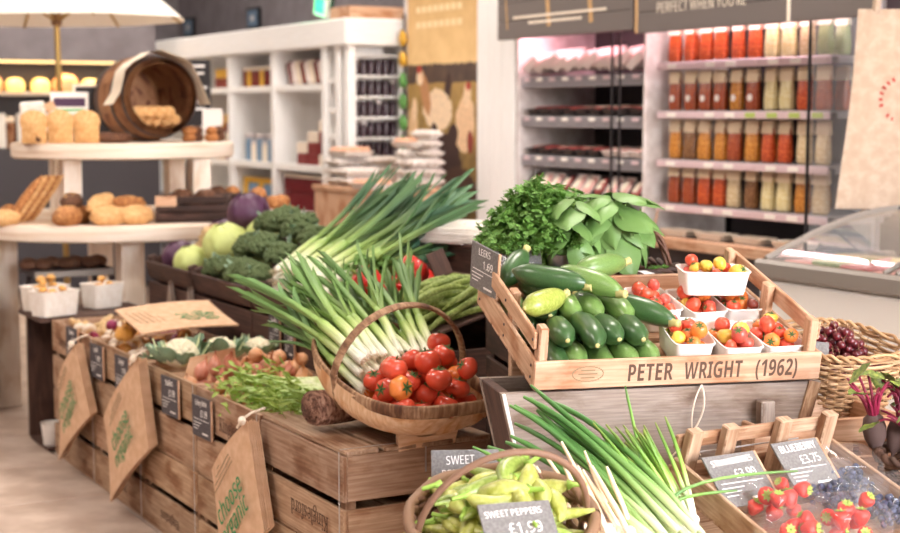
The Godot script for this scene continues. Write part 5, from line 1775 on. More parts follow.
func spring_onions() -> void:
	var g := [lin("f2efe0"), lin("dde4b8"), lin("84a858"), lin("5a8642"), lin("48743a"), lin("648a42")]
	# long bunch leaning towards the trough
	for k in 17:
		var u := k / 16.0
		var b := Vector3(0.08 + 0.11 * u + R(-0.012, 0.012), 0.60 + 0.018 * (k % 4), 1.22 + R(-0.03, 0.03))
		var e := Vector3(-0.06 + 0.13 * u + R(-0.02, 0.02), 0.80 + 0.07 * sin(u * 3.0) + R(-0.04, 0.035), 0.88 + R(-0.03, 0.02))
		stalk("spring_onion", "long green spring onion leaning against the grey trough, %s" % ["by the garlic stems", "in the middle of the bunch", "beside the short upright bunch"][mini(2, k / 6)], "spring onion", "long spring onions leaning on the trough", bez(b, b.lerp(e, 0.33) + Vector3(R(-0.02, 0.02), R(0.01, 0.05), 0), b.lerp(e, 0.66) + Vector3(R(-0.03, 0.03), R(0.01, 0.055), 0), e, 9), R(0.0075, 0.0105), R(0.004, 0.0075), [g[1], g[2], g[3], g[4], g[3]], M.onion_green, 0.0)
	# upright bunch with white bulbs
	for k in 26:
		var a := k * 2.39996
		var r := 0.03 * sqrt(k / 26.0)
		var b := Vector3(0.205 + cos(a) * r, 0.64 + R(-0.01, 0.01), 1.13 + sin(a) * r * 0.7)
		var e := b + Vector3(-0.055 + cos(a) * r * 2.0 + R(-0.02, 0.02), R(0.13, 0.205), -0.12 + sin(a) * r + R(-0.02, 0.02))
		stalk("spring_onion", "short bunched spring onion with a white base beside the berry tray", "spring onion", "bunched spring onions beside the berries", bez(b, b.lerp(e, 0.3) + Vector3(0.005, 0.01, 0.004), b.lerp(e, 0.7) + Vector3(R(-0.006, 0.006), 0.012, 0), e, 7), R(0.005, 0.0068), R(0.0025, 0.004), [g[0], g[1], lin("a9c860"), lin("7fa844"), lin("5f8a36"), lin("7d8a3c")], M.onion_green, R(0.007, 0.010))
	# wayward single stalks
	var ways := [[Vector3(0.16, 0.66, 1.15), Vector3(0.15, 0.71, 1.11), Vector3(0.26, 0.735, 1.14), Vector3(0.43, 0.735, 1.21)], [Vector3(0.155, 0.655, 1.16), Vector3(0.15, 0.695, 1.12), Vector3(0.21, 0.70, 1.14), Vector3(0.30, 0.705, 1.18)], [Vector3(0.12, 0.68, 1.13), Vector3(0.16, 0.75, 1.06), Vector3(0.19, 0.82, 0.98), Vector3(0.20, 0.885, 0.94)], [Vector3(0.0, 0.66, 1.12), Vector3(-0.05, 0.72, 1.05), Vector3(-0.11, 0.77, 0.98), Vector3(-0.16, 0.795, 0.93)], [Vector3(0.05, 0.64, 1.14), Vector3(-0.02, 0.70, 1.05), Vector3(-0.08, 0.73, 0.98), Vector3(-0.13, 0.755, 0.94)], [Vector3(0.10, 0.66, 1.14), Vector3(0.13, 0.72, 1.06), Vector3(0.135, 0.76, 1.0), Vector3(0.125, 0.80, 0.96)], [Vector3(0.11, 0.67, 1.12), Vector3(0.17, 0.75, 1.04), Vector3(0.11, 0.74, 1.02), Vector3(0.09, 0.69, 1.06)]]
	var wl := ["single green onion stalk curving over the strawberries", "single green onion stalk lying beside the strawberry punnet", "thin tall onion stalk rising in front of the stencilled tray", "cut green onion stalk pointing at the closed crate, upper one", "cut green onion stalk pointing at the closed crate, lower one", "thin onion stalk standing between the two bunches", "bent onion stalk hooked over between the two bunches"]
	for k in ways.size():
		var w: Array = ways[k]
		stalk("onion_stalk", wl[k], "spring onion", "", bez(w[0], w[1], w[2], w[3], 9), 0.0048, 0.0036, [g[2], g[3], lin("7fae4a"), g[3]], M.onion_green)
	# dry garlic stems and bulbs
	var d := [lin("efe0cc"), lin("e6cfb0"), lin("dcbf9c"), lin("cfae88")]
	for k in 16:
		var u := k / 15.0
		var b := Vector3(-0.05 + 0.11 * u + R(-0.01, 0.01), 0.648 + R(-0.006, 0.01), 1.175 + R(-0.05, 0.02))
		var e := b + Vector3(-0.03 - 0.05 * (1 - u) + R(-0.02, 0.02), R(0.10, 0.165), -0.05 + R(-0.04, 0.02))
		stalk("fresh_garlic", "dry pinkish garlic stem with its bulb between the peppers and spring onions", "garlic", "fresh garlic", [b, b.lerp(e, 0.35) + Vector3(0, 0.004, 0), b.lerp(e, 0.7), e], R(0.0055, 0.0075), R(0.004, 0.006), [d[0], d[1], d[2], d[1]], M.dry_stalk, R(0.016, 0.021))

func beets() -> void:
	# crate end with a hand hole behind the berry tray
	var t := thing("handle_crate", "plain wooden crate with an oblong hand hole behind the berry tray", "crate", Transform3D(Basis(Vector3.UP, -0.2), Vector3(0.83, 0.572, 0.88)))
	var c := CSGPolygon3D.new()
	var s := Sh.new()
	var hole := []
	# board with a rounded slot: strips above, below and beside it
	s.uo = Vector2(3, 2)
	s.box(Vector3(0.40, 0.075, 0.014), at(0, 0.0375, 0), 0.002)
	s.box(Vector3(0.40, 0.055, 0.014), at(0, 0.1405, 0), 0.002)
	s.box(Vector3(0.26, 0.038, 0.014), at(-0.07, 0.094, 0), 0.0)
	s.box(Vector3(0.05, 0.038, 0.014), at(0.175, 0.094, 0), 0.0)
	c.free()
	part(t, "front_board", s, M.crate_pale)
	part(t, "back_board", bx(Vector3(0.40, 0.168, 0.014), at(0, 0.084, -0.22)), M.crate_pale)
	for sx in [-1.0, 1.0]: part(t, "end_board", bx(Vector3(0.012, 0.168, 0.205), at(sx * 0.194, 0.084, -0.11)), M.crate_pale)
	part(t, "base", bx(Vector3(0.37, 0.01, 0.20), at(0, 0.006, -0.11)), M.crate_pale)
	part(t, "corner_post", bx(Vector3(0.036, 0.215, 0.03), at(-0.155, 0.11, -0.025)), M.grey_wood)
	# dark twig basket with beets on top
	var xf := Transform3D(Basis(Vector3.UP, 0.3), Vector3(0.90, 0.573, 1.165))
	wicker("twig_basket", "dark twig basket under the bunch of beetroot", xf, 0.15, 0.13, 0.11, 0.10, 0.13, 9, 22, [lin("4a3428"), lin("5c4232"), lin("6e5240")], 0.006, 0.8)
	var ln := Sh.new()
	ln.lathe([Vector2(0.001, 0.105), Vector2(0.12, 0.10), Vector2(0.12, 0.09), Vector2(0.001, 0.09)], 18)
	one("basket_lining", "brown paper lining in the twig basket", "lining", ln.mesh(), M.kraft, xf)
	var bm := Sh.new()
	bm.lathe([Vector2(0.002, -1.9), Vector2(0.06, -1.6), Vector2(0.16, -1.2), Vector2(0.6, -0.85), Vector2(0.92, -0.35), Vector2(1.0, 0.2), Vector2(0.82, 0.7), Vector2(0.42, 0.95), Vector2(0.3, 1.05), Vector2(0.002, 1.05)], 14, Transform3D(), [], 0.04, 1.0)
	K.beet = bm.mesh()
	var pts := [[0.80, 0.752, 1.06, 0.036, 0.2], [0.845, 0.745, 1.085, 0.034, -0.3], [0.885, 0.755, 1.075, 0.036, 0.1], [0.93, 0.75, 1.10, 0.034, -0.2], [0.86, 0.715, 1.14, 0.034, 0.4], [0.92, 0.71, 1.16, 0.036, 0.3]]
	for q in pts:
		var b := thing("beetroot", "earthy dark beetroot with crimson stems over the twig basket", "beetroot", Transform3D(Basis(Vector3.RIGHT, R(-0.35, 0.1)) * Basis(Vector3.BACK, q[4]), Vector3(q[0] - 0.01, q[1], q[2])), "bunched beetroots")
		part(b, "root", K.beet, M.beet_skin, Transform3D(Basis().scaled(Vector3(0.72, 1.15, 0.72) * q[3]), Vector3.ZERO))
		for k in 10:
			var a := TAU * k / 10.0
			var p := bez(Vector3(cos(a) * 0.008, 0.036, sin(a) * 0.008), Vector3(cos(a) * 0.015, 0.075, sin(a) * 0.015), Vector3(cos(a) * 0.03, 0.10, sin(a) * 0.03 - 0.01), Vector3(cos(a) * R(0.03, 0.06) + 0.01, R(0.07, 0.115), sin(a) * 0.05 - 0.02), 5)
			s = Sh.new()
			s.tube(p, [0.0042, 0.004, 0.0036, 0.0032, 0.003, 0.0025], 6)
			var st := part(b, "stem", s, M.beet_stem)
			if k % 2 == 0:
				s = Sh.new()
				leaf_into(s, Transform3D(Basis(Vector3.UP, R(0, 6)) * Basis(Vector3.BACK, R(-0.4, 0.6)), p[5]), R(0.05, 0.08), R(0.03, 0.045), 0.3, R(-0.5, 0.9), 0.08, 5)
				part(st, "leaf", s, M.beet_leaf)

func back_materials() -> void:
	mat("fridge_dark", Color("3a3336"), 0.5)
	mat("fridge_grey", Color("8a8486"), 0.45, {"metallic": 0.2})
	mat("shelf_lip", Color("8e8a8e"), 0.5)
	mat("price_strip", Color("d9c0c4"), 0.5)
	mat("tag_green", Color("b4c86a"), 0.6)
	mat("header_cream", Color("efe2cf"), 0.7)
	mat("header_kraft", Color("ecd6b6"), 0.75)
	var soups := {"soup_red": ["a83a18", "c04a20", "cc5a2a", "d86c38"], "soup_amber": ["a8601c", "c07a2a", "cc8a38", "d89c4c"], "soup_rust": ["8a3418", "9c4420", "ac5228", "b86234"], "soup_cream": ["dcc88a", "e6d69c", "ecdfae", "f0e6c0"], "soup_beige": ["c4a87c", "d0b68c", "d8c29c", "e0ceac"], "soup_green": ["7a8a4c", "8a985c", "98a46c", "a8b280"], "soup_brown": ["6a4426", "7a5230", "8a603c", "9a704a"]}
	var i := 150
	for k in soups:
		skin(k, i, soups[k], 0.25, 10.0, {"clearcoat_enabled": true, "clearcoat": 0.5})
		i += 1
	skin("meat_pink", 160, ["d68a86", "e2a29c", "ecbab2", "f4d2ca"], 0.4, 12.0, {}, 0.0, 0.04)
	skin("meat_red", 161, ["8e2c2c", "a63c3a", "b85450", "d08a82"], 0.4, 14.0, {}, 0.0, 0.05)
	mat("pack_white", Color("f0e4de"), 0.4)
	mat("tray_black", Color("2a2426"), 0.4)
	mat("sign_slate", Color("6e6662"), 0.8)
	mat("sign_wood", Color("c09a6a"), 0.7)
	mat("freezer_white", Color("e9e2d8"), 0.35)
	mat("freezer_grey", Color("8a8178"), 0.4)
	skin("canvas", 162, ["b49c86", "b9a28c", "bda792", "c3ae9a"], 0.9, 3.0)
	mat("red_print", Color("b03a34"), 0.8)
	mat("jar_dark", Color("3a2630"), 0.2)
	mat("jar_glint", Color("c8c0c0"), 0.3)
	mat("jar_red", Color("6e1f24"), 0.25)
	mat("jar_gold", Color("d8a838"), 0.3)
	mat("jar_blue", Color("6f8ca8"), 0.3)
	mat("box_red", Color("7a2426"), 0.5)
	mat("box_cream", Color("e4d6c4"), 0.6)
	skin("egg_shell", 163, ["d89a78", "e2aa88", "e8b898", "eec6aa"], 0.5, 10.0)
	skin("carton", 164, ["c9bfb6", "d6cdc5", "dfd8d1", "e6e0da"], 0.9, 8.0)
	skin("crust", 165, ["8a5228", "a86c3a", "bc8048", "d09a62"], 0.75, 6.0, {}, 0.3, 0.03)
	skin("crust_pale", 166, ["c8945a", "d2a066", "daac74", "e2ba88"], 0.75, 5.0, {}, 0.2, 0.03)
	skin("crust_dark", 167, ["3e2418", "54321f", "6a442c", "80583c"], 0.8, 9.0, {}, 0.2, 0.03)
	wood("barrel_wood", 170, ["7a4c2c", "94623c", "a87650", "b88a64"], 0.6, "9a7458")
	wood("basket_dark", 171, ["2c1c18", "3c2822", "4a332c", "5a4038"], 0.8, "8a746a")
	mat("cloth_cream", Color("ece0cc"), 0.9)
	mat("parasol_cloth", Color("f4f0ea"), 0.8, {"backlight_enabled": true, "backlight": Color("d8d0c4")})
	mat("brass", Color("b89a5c"), 0.4, {"metallic": 0.6})
	mat("purple_print", Color("4a2f4c"), 0.7)
	mat("green_print", Color("5fae6a"), 0.7)
	mat("exit_glow", Color("2fae6c"), 0.5, {"emission_enabled": true, "emission": Color("3fd08a"), "emission_energy_multiplier": 1.4})
	mat("globe_glow", Color("fff0c8"), 0.5, {"emission_enabled": true, "emission": Color("ffdf9c"), "emission_energy_multiplier": 1.6})
	mat("tube_glow", Color("fff0f0"), 0.5, {"emission_enabled": true, "emission": Color("ffd8dc"), "emission_energy_multiplier": 2.5})
	mat("poster_print", Color.WHITE, 0.7)

# standing soup pouch: bellied clear bag and a folded header card; origin at its foot, front looks to -x
func pouch_meshes() -> void:
	var s := Sh.new()
	var rows := []
	for q in [[0.001, 0.0, 0.5], [0.9, 0.0, 0.5], [1.0, 0.012, 0.62], [1.0, 0.05, 0.66], [0.98, 0.1, 0.5], [0.96, 0.145, 0.22], [0.95, 0.155, 0.1], [0.001, 0.156, 0.05]]:
		var r := PackedVector3Array()
		for k in 20:
			var a := TAU * k / 20.0
			r.append(Vector3(0.036 * q[2] * (q[0] if q[0] < 0.5 else 1.0) * signf(cos(a)) * pow(absf(cos(a)), 0.6), q[1] * 1.05, 0.040 * q[0] * signf(sin(a)) * pow(absf(sin(a)), 0.5)))
		rows.append(r)
	s.grid(rows)
	K.pouch = s.mesh()
	s = Sh.new()
	s.slab(PackedVector2Array([Vector2(-0.042, 0), Vector2(0.042, 0), Vector2(0.042, 0.062), Vector2(-0.042, 0.062)]), 0.003, Transform3D(Basis(Vector3.UP, -PI / 2) * Basis(Vector3.RIGHT, -0.1), Vector3(-0.011, 0.135, 0)))
	s.slab(PackedVector2Array([Vector2(-0.042, 0), Vector2(0.042, 0), Vector2(0.042, 0.062), Vector2(-0.042, 0.062)]), 0.003, Transform3D(Basis(Vector3.UP, -PI / 2) * Basis(Vector3.RIGHT, 0.1), Vector3(0.011, 0.135, 0)))
	K.header = s.mesh()
	s = Sh.new()
	s.lathe([Vector2(0.001, 0), Vector2(0.017, 0), Vector2(0.017, 0.002), Vector2(0.001, 0.002)], 14, Transform3D(Basis(Vector3.BACK, PI / 2), Vector3(-0.023, 0.06, 0)))
	K.disc = s.mesh()

func pouch(label: String, group: String, xf: Transform3D, m: Material, hd: Material, disc: bool) -> void:
	var t := thing("soup_pouch", label, "pouch", xf, group)
	part(t, "bag", K.pouch, m)
	part(t, "header_card", K.header, hd)
	if disc: part(t, "round_label", K.disc, M.card_white)

func chilled_right() -> void:
	var zc := -2.15
	var t := thing("chilled_cabinet", "dark open chilled cabinet with four shelves of soup pouches", "fridge", at(3.1, 0, 0))
	var z0 := -2.80
	var z1 := -1.50
	part(t, "back_panel", bx(Vector3(0.05, 2.1, z1 - z0), at(0.55, 1.05, (z0 + z1) / 2)), M.fridge_dark)
	part(t, "base", bx(Vector3(0.60, 0.62, z1 - z0), at(0.24, 0.31, (z0 + z1) / 2)), M.fridge_dark)
	part(t, "base_ledge", bx(Vector3(0.10, 0.05, z1 - z0 + 0.1), at(-0.08, 0.80, (z0 + z1) / 2)), M.crate_pale)
	part(t, "kick_panel", bx(Vector3(0.08, 0.16, z1 - z0), at(-0.02, 0.70, (z0 + z1) / 2)), M.fridge_dark)
	part(t, "canopy", bx(Vector3(0.5, 0.18, z1 - z0), at(0.3, 2.08, (z0 + z1) / 2)), M.fridge_dark)
	part(t, "end_frame", bx(Vector3(0.03, 1.3, 0.03), at(0.27, 1.42, z1)), M.steel)
	part(t, "front_pole", bx(Vector3(0.014, 1.3, 0.014), at(-0.13, 1.45, z1 - 0.02)), M.black)
	part(t, "side_glass", bx(Vector3(0.40, 1.25, 0.006), at(0.07, 1.44, z1)), M.clear_glass)
	var ys := [0.985, 1.21, 1.455, 1.70]
	for k in 4:
		part(t, "shelf", bx(Vector3(0.42, 0.012, z1 - z0 - 0.06), at(0.22, ys[k] - 0.004, (z0 + z1) / 2)), M.fridge_grey)
		var lp := part(t, "price_rail", bx(Vector3(0.012, 0.036, z1 - z0 - 0.06), at(0.004, ys[k] - 0.02, (z0 + z1) / 2)), M.price_strip)
		for q in 8: part(lp, "price_ticket", bx(Vector3(0.003, 0.024, 0.07), at(-0.0035, ys[k] - 0.02, z1 - 0.10 - q * 0.15), 0.0005), M.tag_green if (k == 2 and q < 4) else M.card_white if q % 3 else M.price_strip)
		part(t, "bracket", bx(Vector3(0.30, 0.03, 0.012), at(0.18, ys[k] - 0.02, z1 - 0.012)), M.steel)
	# cabinet lamp under the canopy
	tube_lamp(t, Vector3(-0.0, 1.99, (z0 + z1) / 2), z1 - z0 - 0.1, CHILL, Color(1.0, 0.84, 0.86))
	var plan := [
		["bottom shelf", ["soup_rust", "soup_rust", "soup_red", "soup_red", "soup_beige", "soup_brown", "soup_cream", "soup_cream", "soup_amber", "soup_beige"]],
		["second lowest shelf", ["soup_amber", "soup_brown", "soup_amber", "soup_amber", "soup_rust", "soup_amber", "soup_red", "soup_red", "soup_beige", "soup_beige"]],
		["second highest shelf", ["soup_rust", "soup_rust", "soup_rust", "soup_rust", "soup_amber", "soup_rust", "soup_cream", "soup_cream", "soup_red", "soup_rust"]],
		["top shelf", ["soup_red", "soup_red", "soup_red", "soup_red", "soup_red", "soup_red", "soup_cream", "soup_cream", "soup_beige", "soup_green"]]]
	var hues := {"soup_red": "orange red", "soup_amber": "amber", "soup_rust": "rust red", "soup_cream": "pale cream", "soup_beige": "beige", "soup_green": "sage green", "soup_brown": "dark brown"}
	for k in 4:
		for q in 10:
			var nm: String = plan[k][1][q]
			for row in 2:
				if row == 1 and rng.randf() < 0.75: continue
				var z: float = z0 + 0.10 + q * 0.1185 + R(-0.008, 0.008)
				pouch("%s soup pouch with paper header on the cabinet's %s" % [hues[nm], plan[k][0]], "soup pouches on the " + plan[k][0], Transform3D(Basis(Vector3.UP, R(-0.12, 0.12)), Vector3(3.1 + 0.065 + row * 0.11, ys[k] + 0.003, z)), M[nm], M.header_kraft if k < 3 else M.header_cream, q in [0, 1, 2, 3, 4, 5] and k in [2])
		# pouches deeper in, seen through the side glass
		for q in 3:
			var nm2: String = ["soup_brown", "soup_beige", "soup_rust", "soup_green"][k]
			pouch("%s soup pouch behind the side glass on the %s" % [hues[nm2], plan[k][0]], "soup pouches behind the glass on the " + plan[k][0], Transform3D(Basis(Vector3.UP, PI / 2 - 0.3), Vector3(3.1 + 0.30 + q * 0.065, ys[k] + 0.003, z1 - 0.075)), M[nm2], M.header_kraft, false)
	# wooden scoop and trays on the base ledge
	var sc := thing("wooden_scoop", "small pale wooden scoop hanging below the lowest pouch shelf", "scoop", at(3.06, 0.93, -2.72))
	var s := Sh.new()
	s.tube([Vector3(0, 0.02, 0.02), Vector3(0, -0.05, 0.0), Vector3(0, -0.10, -0.01)], [0.006, 0.006, 0.008], 6)
	part(sc, "handle", s, M.crate_pale)
	s = Sh.new()
	s.blob(0.012, 0.035, 0.032, at(0, -0.125, -0.01))
	part(sc, "bowl", s, M.crate_pale)
	for k in 4:
		one("paper_tray", "flat pale cardboard tray lying on the base of the chilled cabinet", "tray", punnet_mesh(0.12, 0.03, 0.22), M.box_cream, at(3.13, 0.825, -2.6 + 0.28 * k), "flat trays under the pouches")

# a fluorescent tube with its light, part of a thing
func tube_lamp(t: Node3D, p: Vector3, len: float, energy: float, col: Color) -> void:
	var s := Sh.new()
	s.tube([Vector3(0, 0, -len / 2), Vector3(0, 0, len / 2)], 0.012, 8)
	part(t, "lamp_tube", s, M.tube_glow, Transform3D(Basis(), p))
	var l := AreaLight3D.new()
	l.name = "tube_light"
	l.area_size = Vector2(0.04, len)
	l.light_color = col
	l.light_energy = energy
	l.area_range = 12.0
	l.shadow_enabled = true
	t.add_child(l)
	l.transform = Transform3D(Basis(Vector3.BACK, 0.35) * Basis(Vector3.RIGHT, -PI / 2), p + Vector3(0.005, -0.02, 0))

const CHILL := 0.6

func chilled_left() -> void:
	var z0 := -4.10
	var z1 := -2.84
	var t := thing("meat_cabinet", "grey open chilled cabinet with shelves of packed meat", "fridge", at(3.1, 0, 0))
	var zm := (z0 + z1) / 2
	part(t, "back_panel", bx(Vector3(0.05, 2.0, z1 - z0), at(0.55, 1.0, zm)), M.fridge_dark)
	part(t, "base", bx(Vector3(0.60, 0.80, z1 - z0), at(0.24, 0.40, zm)), M.fridge_dark)
	for z in [z0 + 0.015, z1 - 0.015]: part(t, "end_panel", bx(Vector3(0.56, 1.3, 0.02), at(0.26, 1.45, z)), M.wall_white)
	part(t, "canopy", bx(Vector3(0.5, 0.18, z1 - z0), at(0.3, 2.06, zm)), M.fridge_dark)
	part(t, "pole", bx(Vector3(0.012, 1.2, 0.012), at(-0.04, 1.40, z1 - 0.27)), M.black)
	part(t, "pole", bx(Vector3(0.012, 1.2, 0.012), at(-0.04, 1.40, z1 - 0.20)), M.black)
	tube_lamp(t, Vector3(0.02, 1.95, zm), z1 - z0 - 0.1, CHILL * 1.3, Color(1.0, 0.74, 0.80))
	var ys := [0.985, 1.195, 1.42, 1.645]
	for k in 4:
		part(t, "shelf", bx(Vector3(0.44, 0.012, z1 - z0 - 0.05), Transform3D(Basis(Vector3.BACK, 0.05), Vector3(0.24, ys[k] + 0.012, zm))), M.fridge_grey)
		var lp := part(t, "shelf_front", bx(Vector3(0.014, 0.062, z1 - z0 - 0.05), at(0.01, ys[k] - 0.026, zm)), M.shelf_lip)
		for q in 9: part(lp, "price_ticket", bx(Vector3(0.003, 0.02, 0.06), at(-0.0085, ys[k] - 0.01, z0 + 0.1 + q * 0.132), 0.0005), M.card_white if q % 2 else M.price_strip)
	var pk := func(label: String, grp: String, p: Vector3, e: Vector3, size: Vector3, m: Material, labelled: bool) -> void:
		var o := thing("meat_pack", label, "meat pack", rot(p, e), grp)
		part(o, "tray", punnet_mesh(size.x, size.y * 0.7, size.z), M.tray_black if m == M.meat_red else M.pack_white)
		var s := Sh.new()
		s.blob(size.x * 0.45, size.y * 0.42, size.z * 0.45, at(0, size.y * 0.55, 0), NZ, 0.35, 1.5, 8, 12, p)
		part(o, "meat", s, m)
		if labelled: part(o, "paper_band", bx(Vector3(size.x * 0.5, 0.003, size.z * 0.45), at(0, size.y * 0.95, 0), 0.001), M.header_cream)
	# top shelf: pale pink packs leaning on each other
	for q in 11:
		pk.call("pale pink meat pack leaning on the top shelf of the meat cabinet", "meat packs on the top shelf", Vector3(3.20 + R(0, 0.03), 1.715 + R(-0.005, 0.03), z0 + 0.13 + q * 0.1), Vector3(-28 + R(-6, 6), 0, 10), Vector3(0.24, 0.05, 0.17), M.meat_pink, false)
	for q in 9:
		pk.call("dark tray of red meat on the second highest shelf of the meat cabinet", "meat packs on the second highest shelf", Vector3(3.20, 1.44, z0 + 0.13 + q * 0.125), Vector3(R(-4, 4), R(-8, 8), 4), Vector3(0.2, 0.045, 0.115), M.meat_red, q > 3)
	for q in 9:
		pk.call("flat tray of red meat on the second lowest shelf of the meat cabinet", "meat packs on the second lowest shelf", Vector3(3.20, 1.215, z0 + 0.13 + q * 0.125), Vector3(R(-4, 4), R(-8, 8), 4), Vector3(0.2, 0.045, 0.115), M.meat_red if q < 6 else M.meat_pink, q % 2 == 0)
	for q in 10:
		pk.call("upright pink meat pack with a pale band on the lowest shelf of the meat cabinet", "meat packs on the lowest shelf", Vector3(3.16, 1.03, z0 + 0.12 + q * 0.112), Vector3(0, R(-5, 5), 50), Vector3(0.13, 0.04, 0.095), M.meat_pink if q % 3 else M.meat_red, true)

func overhead_signs() -> void:
	# dark boards over the cabinets
	var t := thing("sign_board", "dark slatted sign board with two rows of pale lettering over the meat cabinet", "sign", at(2.93, 1.86, -3.39))
	for k in 3: part(t, "plank", bx(Vector3(0.03, 0.10, 1.30), at(0, 0.05 + 0.102 * k, 0)), M.sign_slate)
	for z in [-0.12, 0.28, -0.55]: part(t, "brown_streak", bx(Vector3(0.002, 0.19, 0.035 if z > -0.5 else 0.012), Transform3D(Basis(Vector3.RIGHT, -0.12), Vector3(-0.0165, 0.15, z)), 0.0), M.sign_wood)
	var s := Sh.new()
	for k in 26: s.box(Vector3(0.001, 0.016, 0.028), at(-0.018, 0.118, -0.46 + 0.035 * k), 0.0)
	for k in 15: s.box(Vector3(0.001, 0.016, 0.028), at(-0.018, 0.085, -0.30 + 0.035 * k), 0.0)
	part(t, "pale_lettering", s, M.header_cream)
	t = thing("sign_board", "dark sign board reading PERFECT WHEN YOU'RE over the soup pouches", "sign", at(2.93, 1.84, -2.05))
	for k in 3: part(t, "plank", bx(Vector3(0.03, 0.10, 1.62), at(0, 0.05 + 0.102 * k, 0.14)), M.sign_slate)
	letters(t, "PERFECT WHEN YOU'RE", 0.05, M.header_cream, Transform3D(Basis(Vector3.UP, -PI / 2), Vector3(-0.0165, 0.115, -0.16)), 0.95)
	part(t, "edge_post", bx(Vector3(0.02, 0.31, 0.02), at(-0.01, 0.155, -0.655)), M.sign_wood)
	part(t, "edge_post", bx(Vector3(0.02, 0.31, 0.02), at(-0.01, 0.155, 0.45)), M.header_cream)

func poster_wall() -> void:
	var s := Sh.new()
	s.box(Vector3(0.86, 4.2, 1.42), at(3.53, 2.1, -4.835), 0.0)
	structure("wall_pier", s, M.wall_white, "white painted wall pier between the poster and the chilled meat", "wall")
	# planks of the pale panel beside the poster
	var t := thing("plank_panel", "pale whitewashed plank panel beside the chicken poster", "panel", at(3.094, 0, -4.33))
	for k in 3: part(t, "plank", bx(Vector3(0.018, 2.6, 0.142), at(-0.009, 1.3, -0.145 + 0.146 * k)), M.white_wood)
	M.poster_print.albedo_texture = poster_image()
	t = thing("chicken_poster", "tall poster of hens in a golden field on the wall pier", "poster", at(3.088, 1.47, -5.005))
	s = Sh.new()
	var y0 := -0.76
	s.face([Vector3(-0.006, y0, -0.455), Vector3(-0.006, y0, 0.455), Vector3(-0.006, 0.76, 0.455), Vector3(-0.006, 0.76, -0.455)], [Vector2(0, 1), Vector2(1, 1), Vector2(1, 0), Vector2(0, 0)])
	part(t, "print", s, M.poster_print)
	part(t, "board", bx(Vector3(0.010, 1.53, 0.92), at(0, 0, 0)), M.sign_wood)
	# strings of green and gold packets beside it
	t = thing("packet_strip", "hanging strip of green and gold packets beside the poster", "packet strip", at(3.075, 1.1, -5.50))
	part(t, "strip", bx(Vector3(0.004, 1.0, 0.02), at(0, 0.5, 0)), M.black)
	for k in 6:
		s = Sh.new()
		s.blob(0.02, 0.05, 0.05, at(-0.01, 0.14 + 0.14 * k, 0), NZ, 0.3, 2.0, 7, 10)
		part(t, "packet", s, M.jar_gold if k > 3 else M.leaf_green_pack)

func ell(im: Image, cx: float, cy: float, rx: float, ry: float, c: Color, ang := 0.0, seed := 0.0) -> void:
	var w := im.get_width()
	var h := im.get_height()
	var rm := maxf(rx, ry) * 1.2
	for y in range(maxi(0, int(cy - rm)), mini(h, int(cy + rm))):
		for x in range(maxi(0, int(cx - rm)), mini(w, int(cx + rm))):
			var d := Vector2(x - cx, y - cy).rotated(-ang)
			var q := Vector2(d.x / rx, d.y / ry).length() + 0.12 * NZ.get_noise_2d(x * 6.0 + seed * 50, y * 6.0)
			if q < 1.0:
				var k := 1.0 + 0.10 * NZ.get_noise_2d(x * 14.0, y * 14.0 + seed)
				im.set_pixel(x, y, Color(c.r * k, c.g * k, c.b * k))

# flat print: golden sky, dark treeline, grass and hens
func poster_image() -> ImageTexture:
	var w := 200
	var h := 340
	var im := Image.create(w, h, false, Image.FORMAT_RGB8)
	var tree := h * 0.31
	for y in h:
		for x in w:
			var n := NZ.get_noise_2d(x * 3.0, y * 3.0)
			var c: Color
			if y < tree + 4.0 * NZ.get_noise_1d(x * 12.0): c = Color("c9a26c").lerp(Color("e6c48c"), clampf(y / tree + n * 0.3, 0, 1))
			elif y < h * 0.39 + 3.0 * n: c = Color("4a3a34").lerp(Color("5e4a3c"), n + 0.5)
			else: c = Color("a8884e").lerp(Color("7a6238"), clampf((y - h * 0.39) / (h * 0.5) + n * 0.6, 0, 1))
			im.set_pixel(x, y, c)
	for k in 16:   # faint title bars
		im.fill_rect(Rect2i(26 + (k % 8) * 17, 22 + (k / 8) * 22, 13, 9), Color("e8d2a4"))
	var cream := Color("ecd2b0")
	var dark := Color("3c2622")
	# hen in the middle: tail, body, breast, neck, head, comb
	ell(im, 118, 141, 9, 22, dark, 0.2)
	ell(im, 88, 171, 42, 30, cream, 0.1, 2)
	ell(im, 52, 146, 13, 34, Color("b8865c"), -0.35, 3)
	ell(im, 36, 124, 10, 12, cream, 0, 4)
	ell(im, 34, 112, 7, 6, Color("a83a2c"))
	# hens at the side and behind
	ell(im, 165, 191, 26, 40, Color("e2bf98"), 0.2, 5)
	ell(im, 172, 151, 10, 18, Color("e6c8a4"), 0.1, 6)
	ell(im, 175, 138, 6, 6, Color("a83a2c"))
	ell(im, 180, 216, 8, 16, Color("8a3a30"))
	ell(im, 15, 211, 16, 44, Color("dcb88e"), 0.0, 7)
	ell(im, 20, 171, 8, 18, Color("e6c8a4"))
	# dark hen
	ell(im, 110, 241, 44, 34, dark, 0.25, 8)
	ell(im, 82, 216, 12, 26, dark, -0.2, 9)
	ell(im, 130, 211, 14, 22, dark, 0.5, 10)
	ell(im, 150, 286, 52, 34, Color("4e3428"), 0.1, 11)
	ell(im, 55, 256, 30, 36, Color("e8cdaa"), 0.2, 12)
	return ImageTexture.create_from_image(im)

func jar_mesh() -> Mesh:
	return bulb_mesh("jar", [Vector2(0.001, 0), Vector2(0.9, 0), Vector2(1.0, 0.15), Vector2(1.0, 1.9), Vector2(0.85, 2.15), Vector2(0.001, 2.15)], ["ffffff", "ffffff", "ffffff", "ffffff", "ffffff", "ffffff"], 0.0)

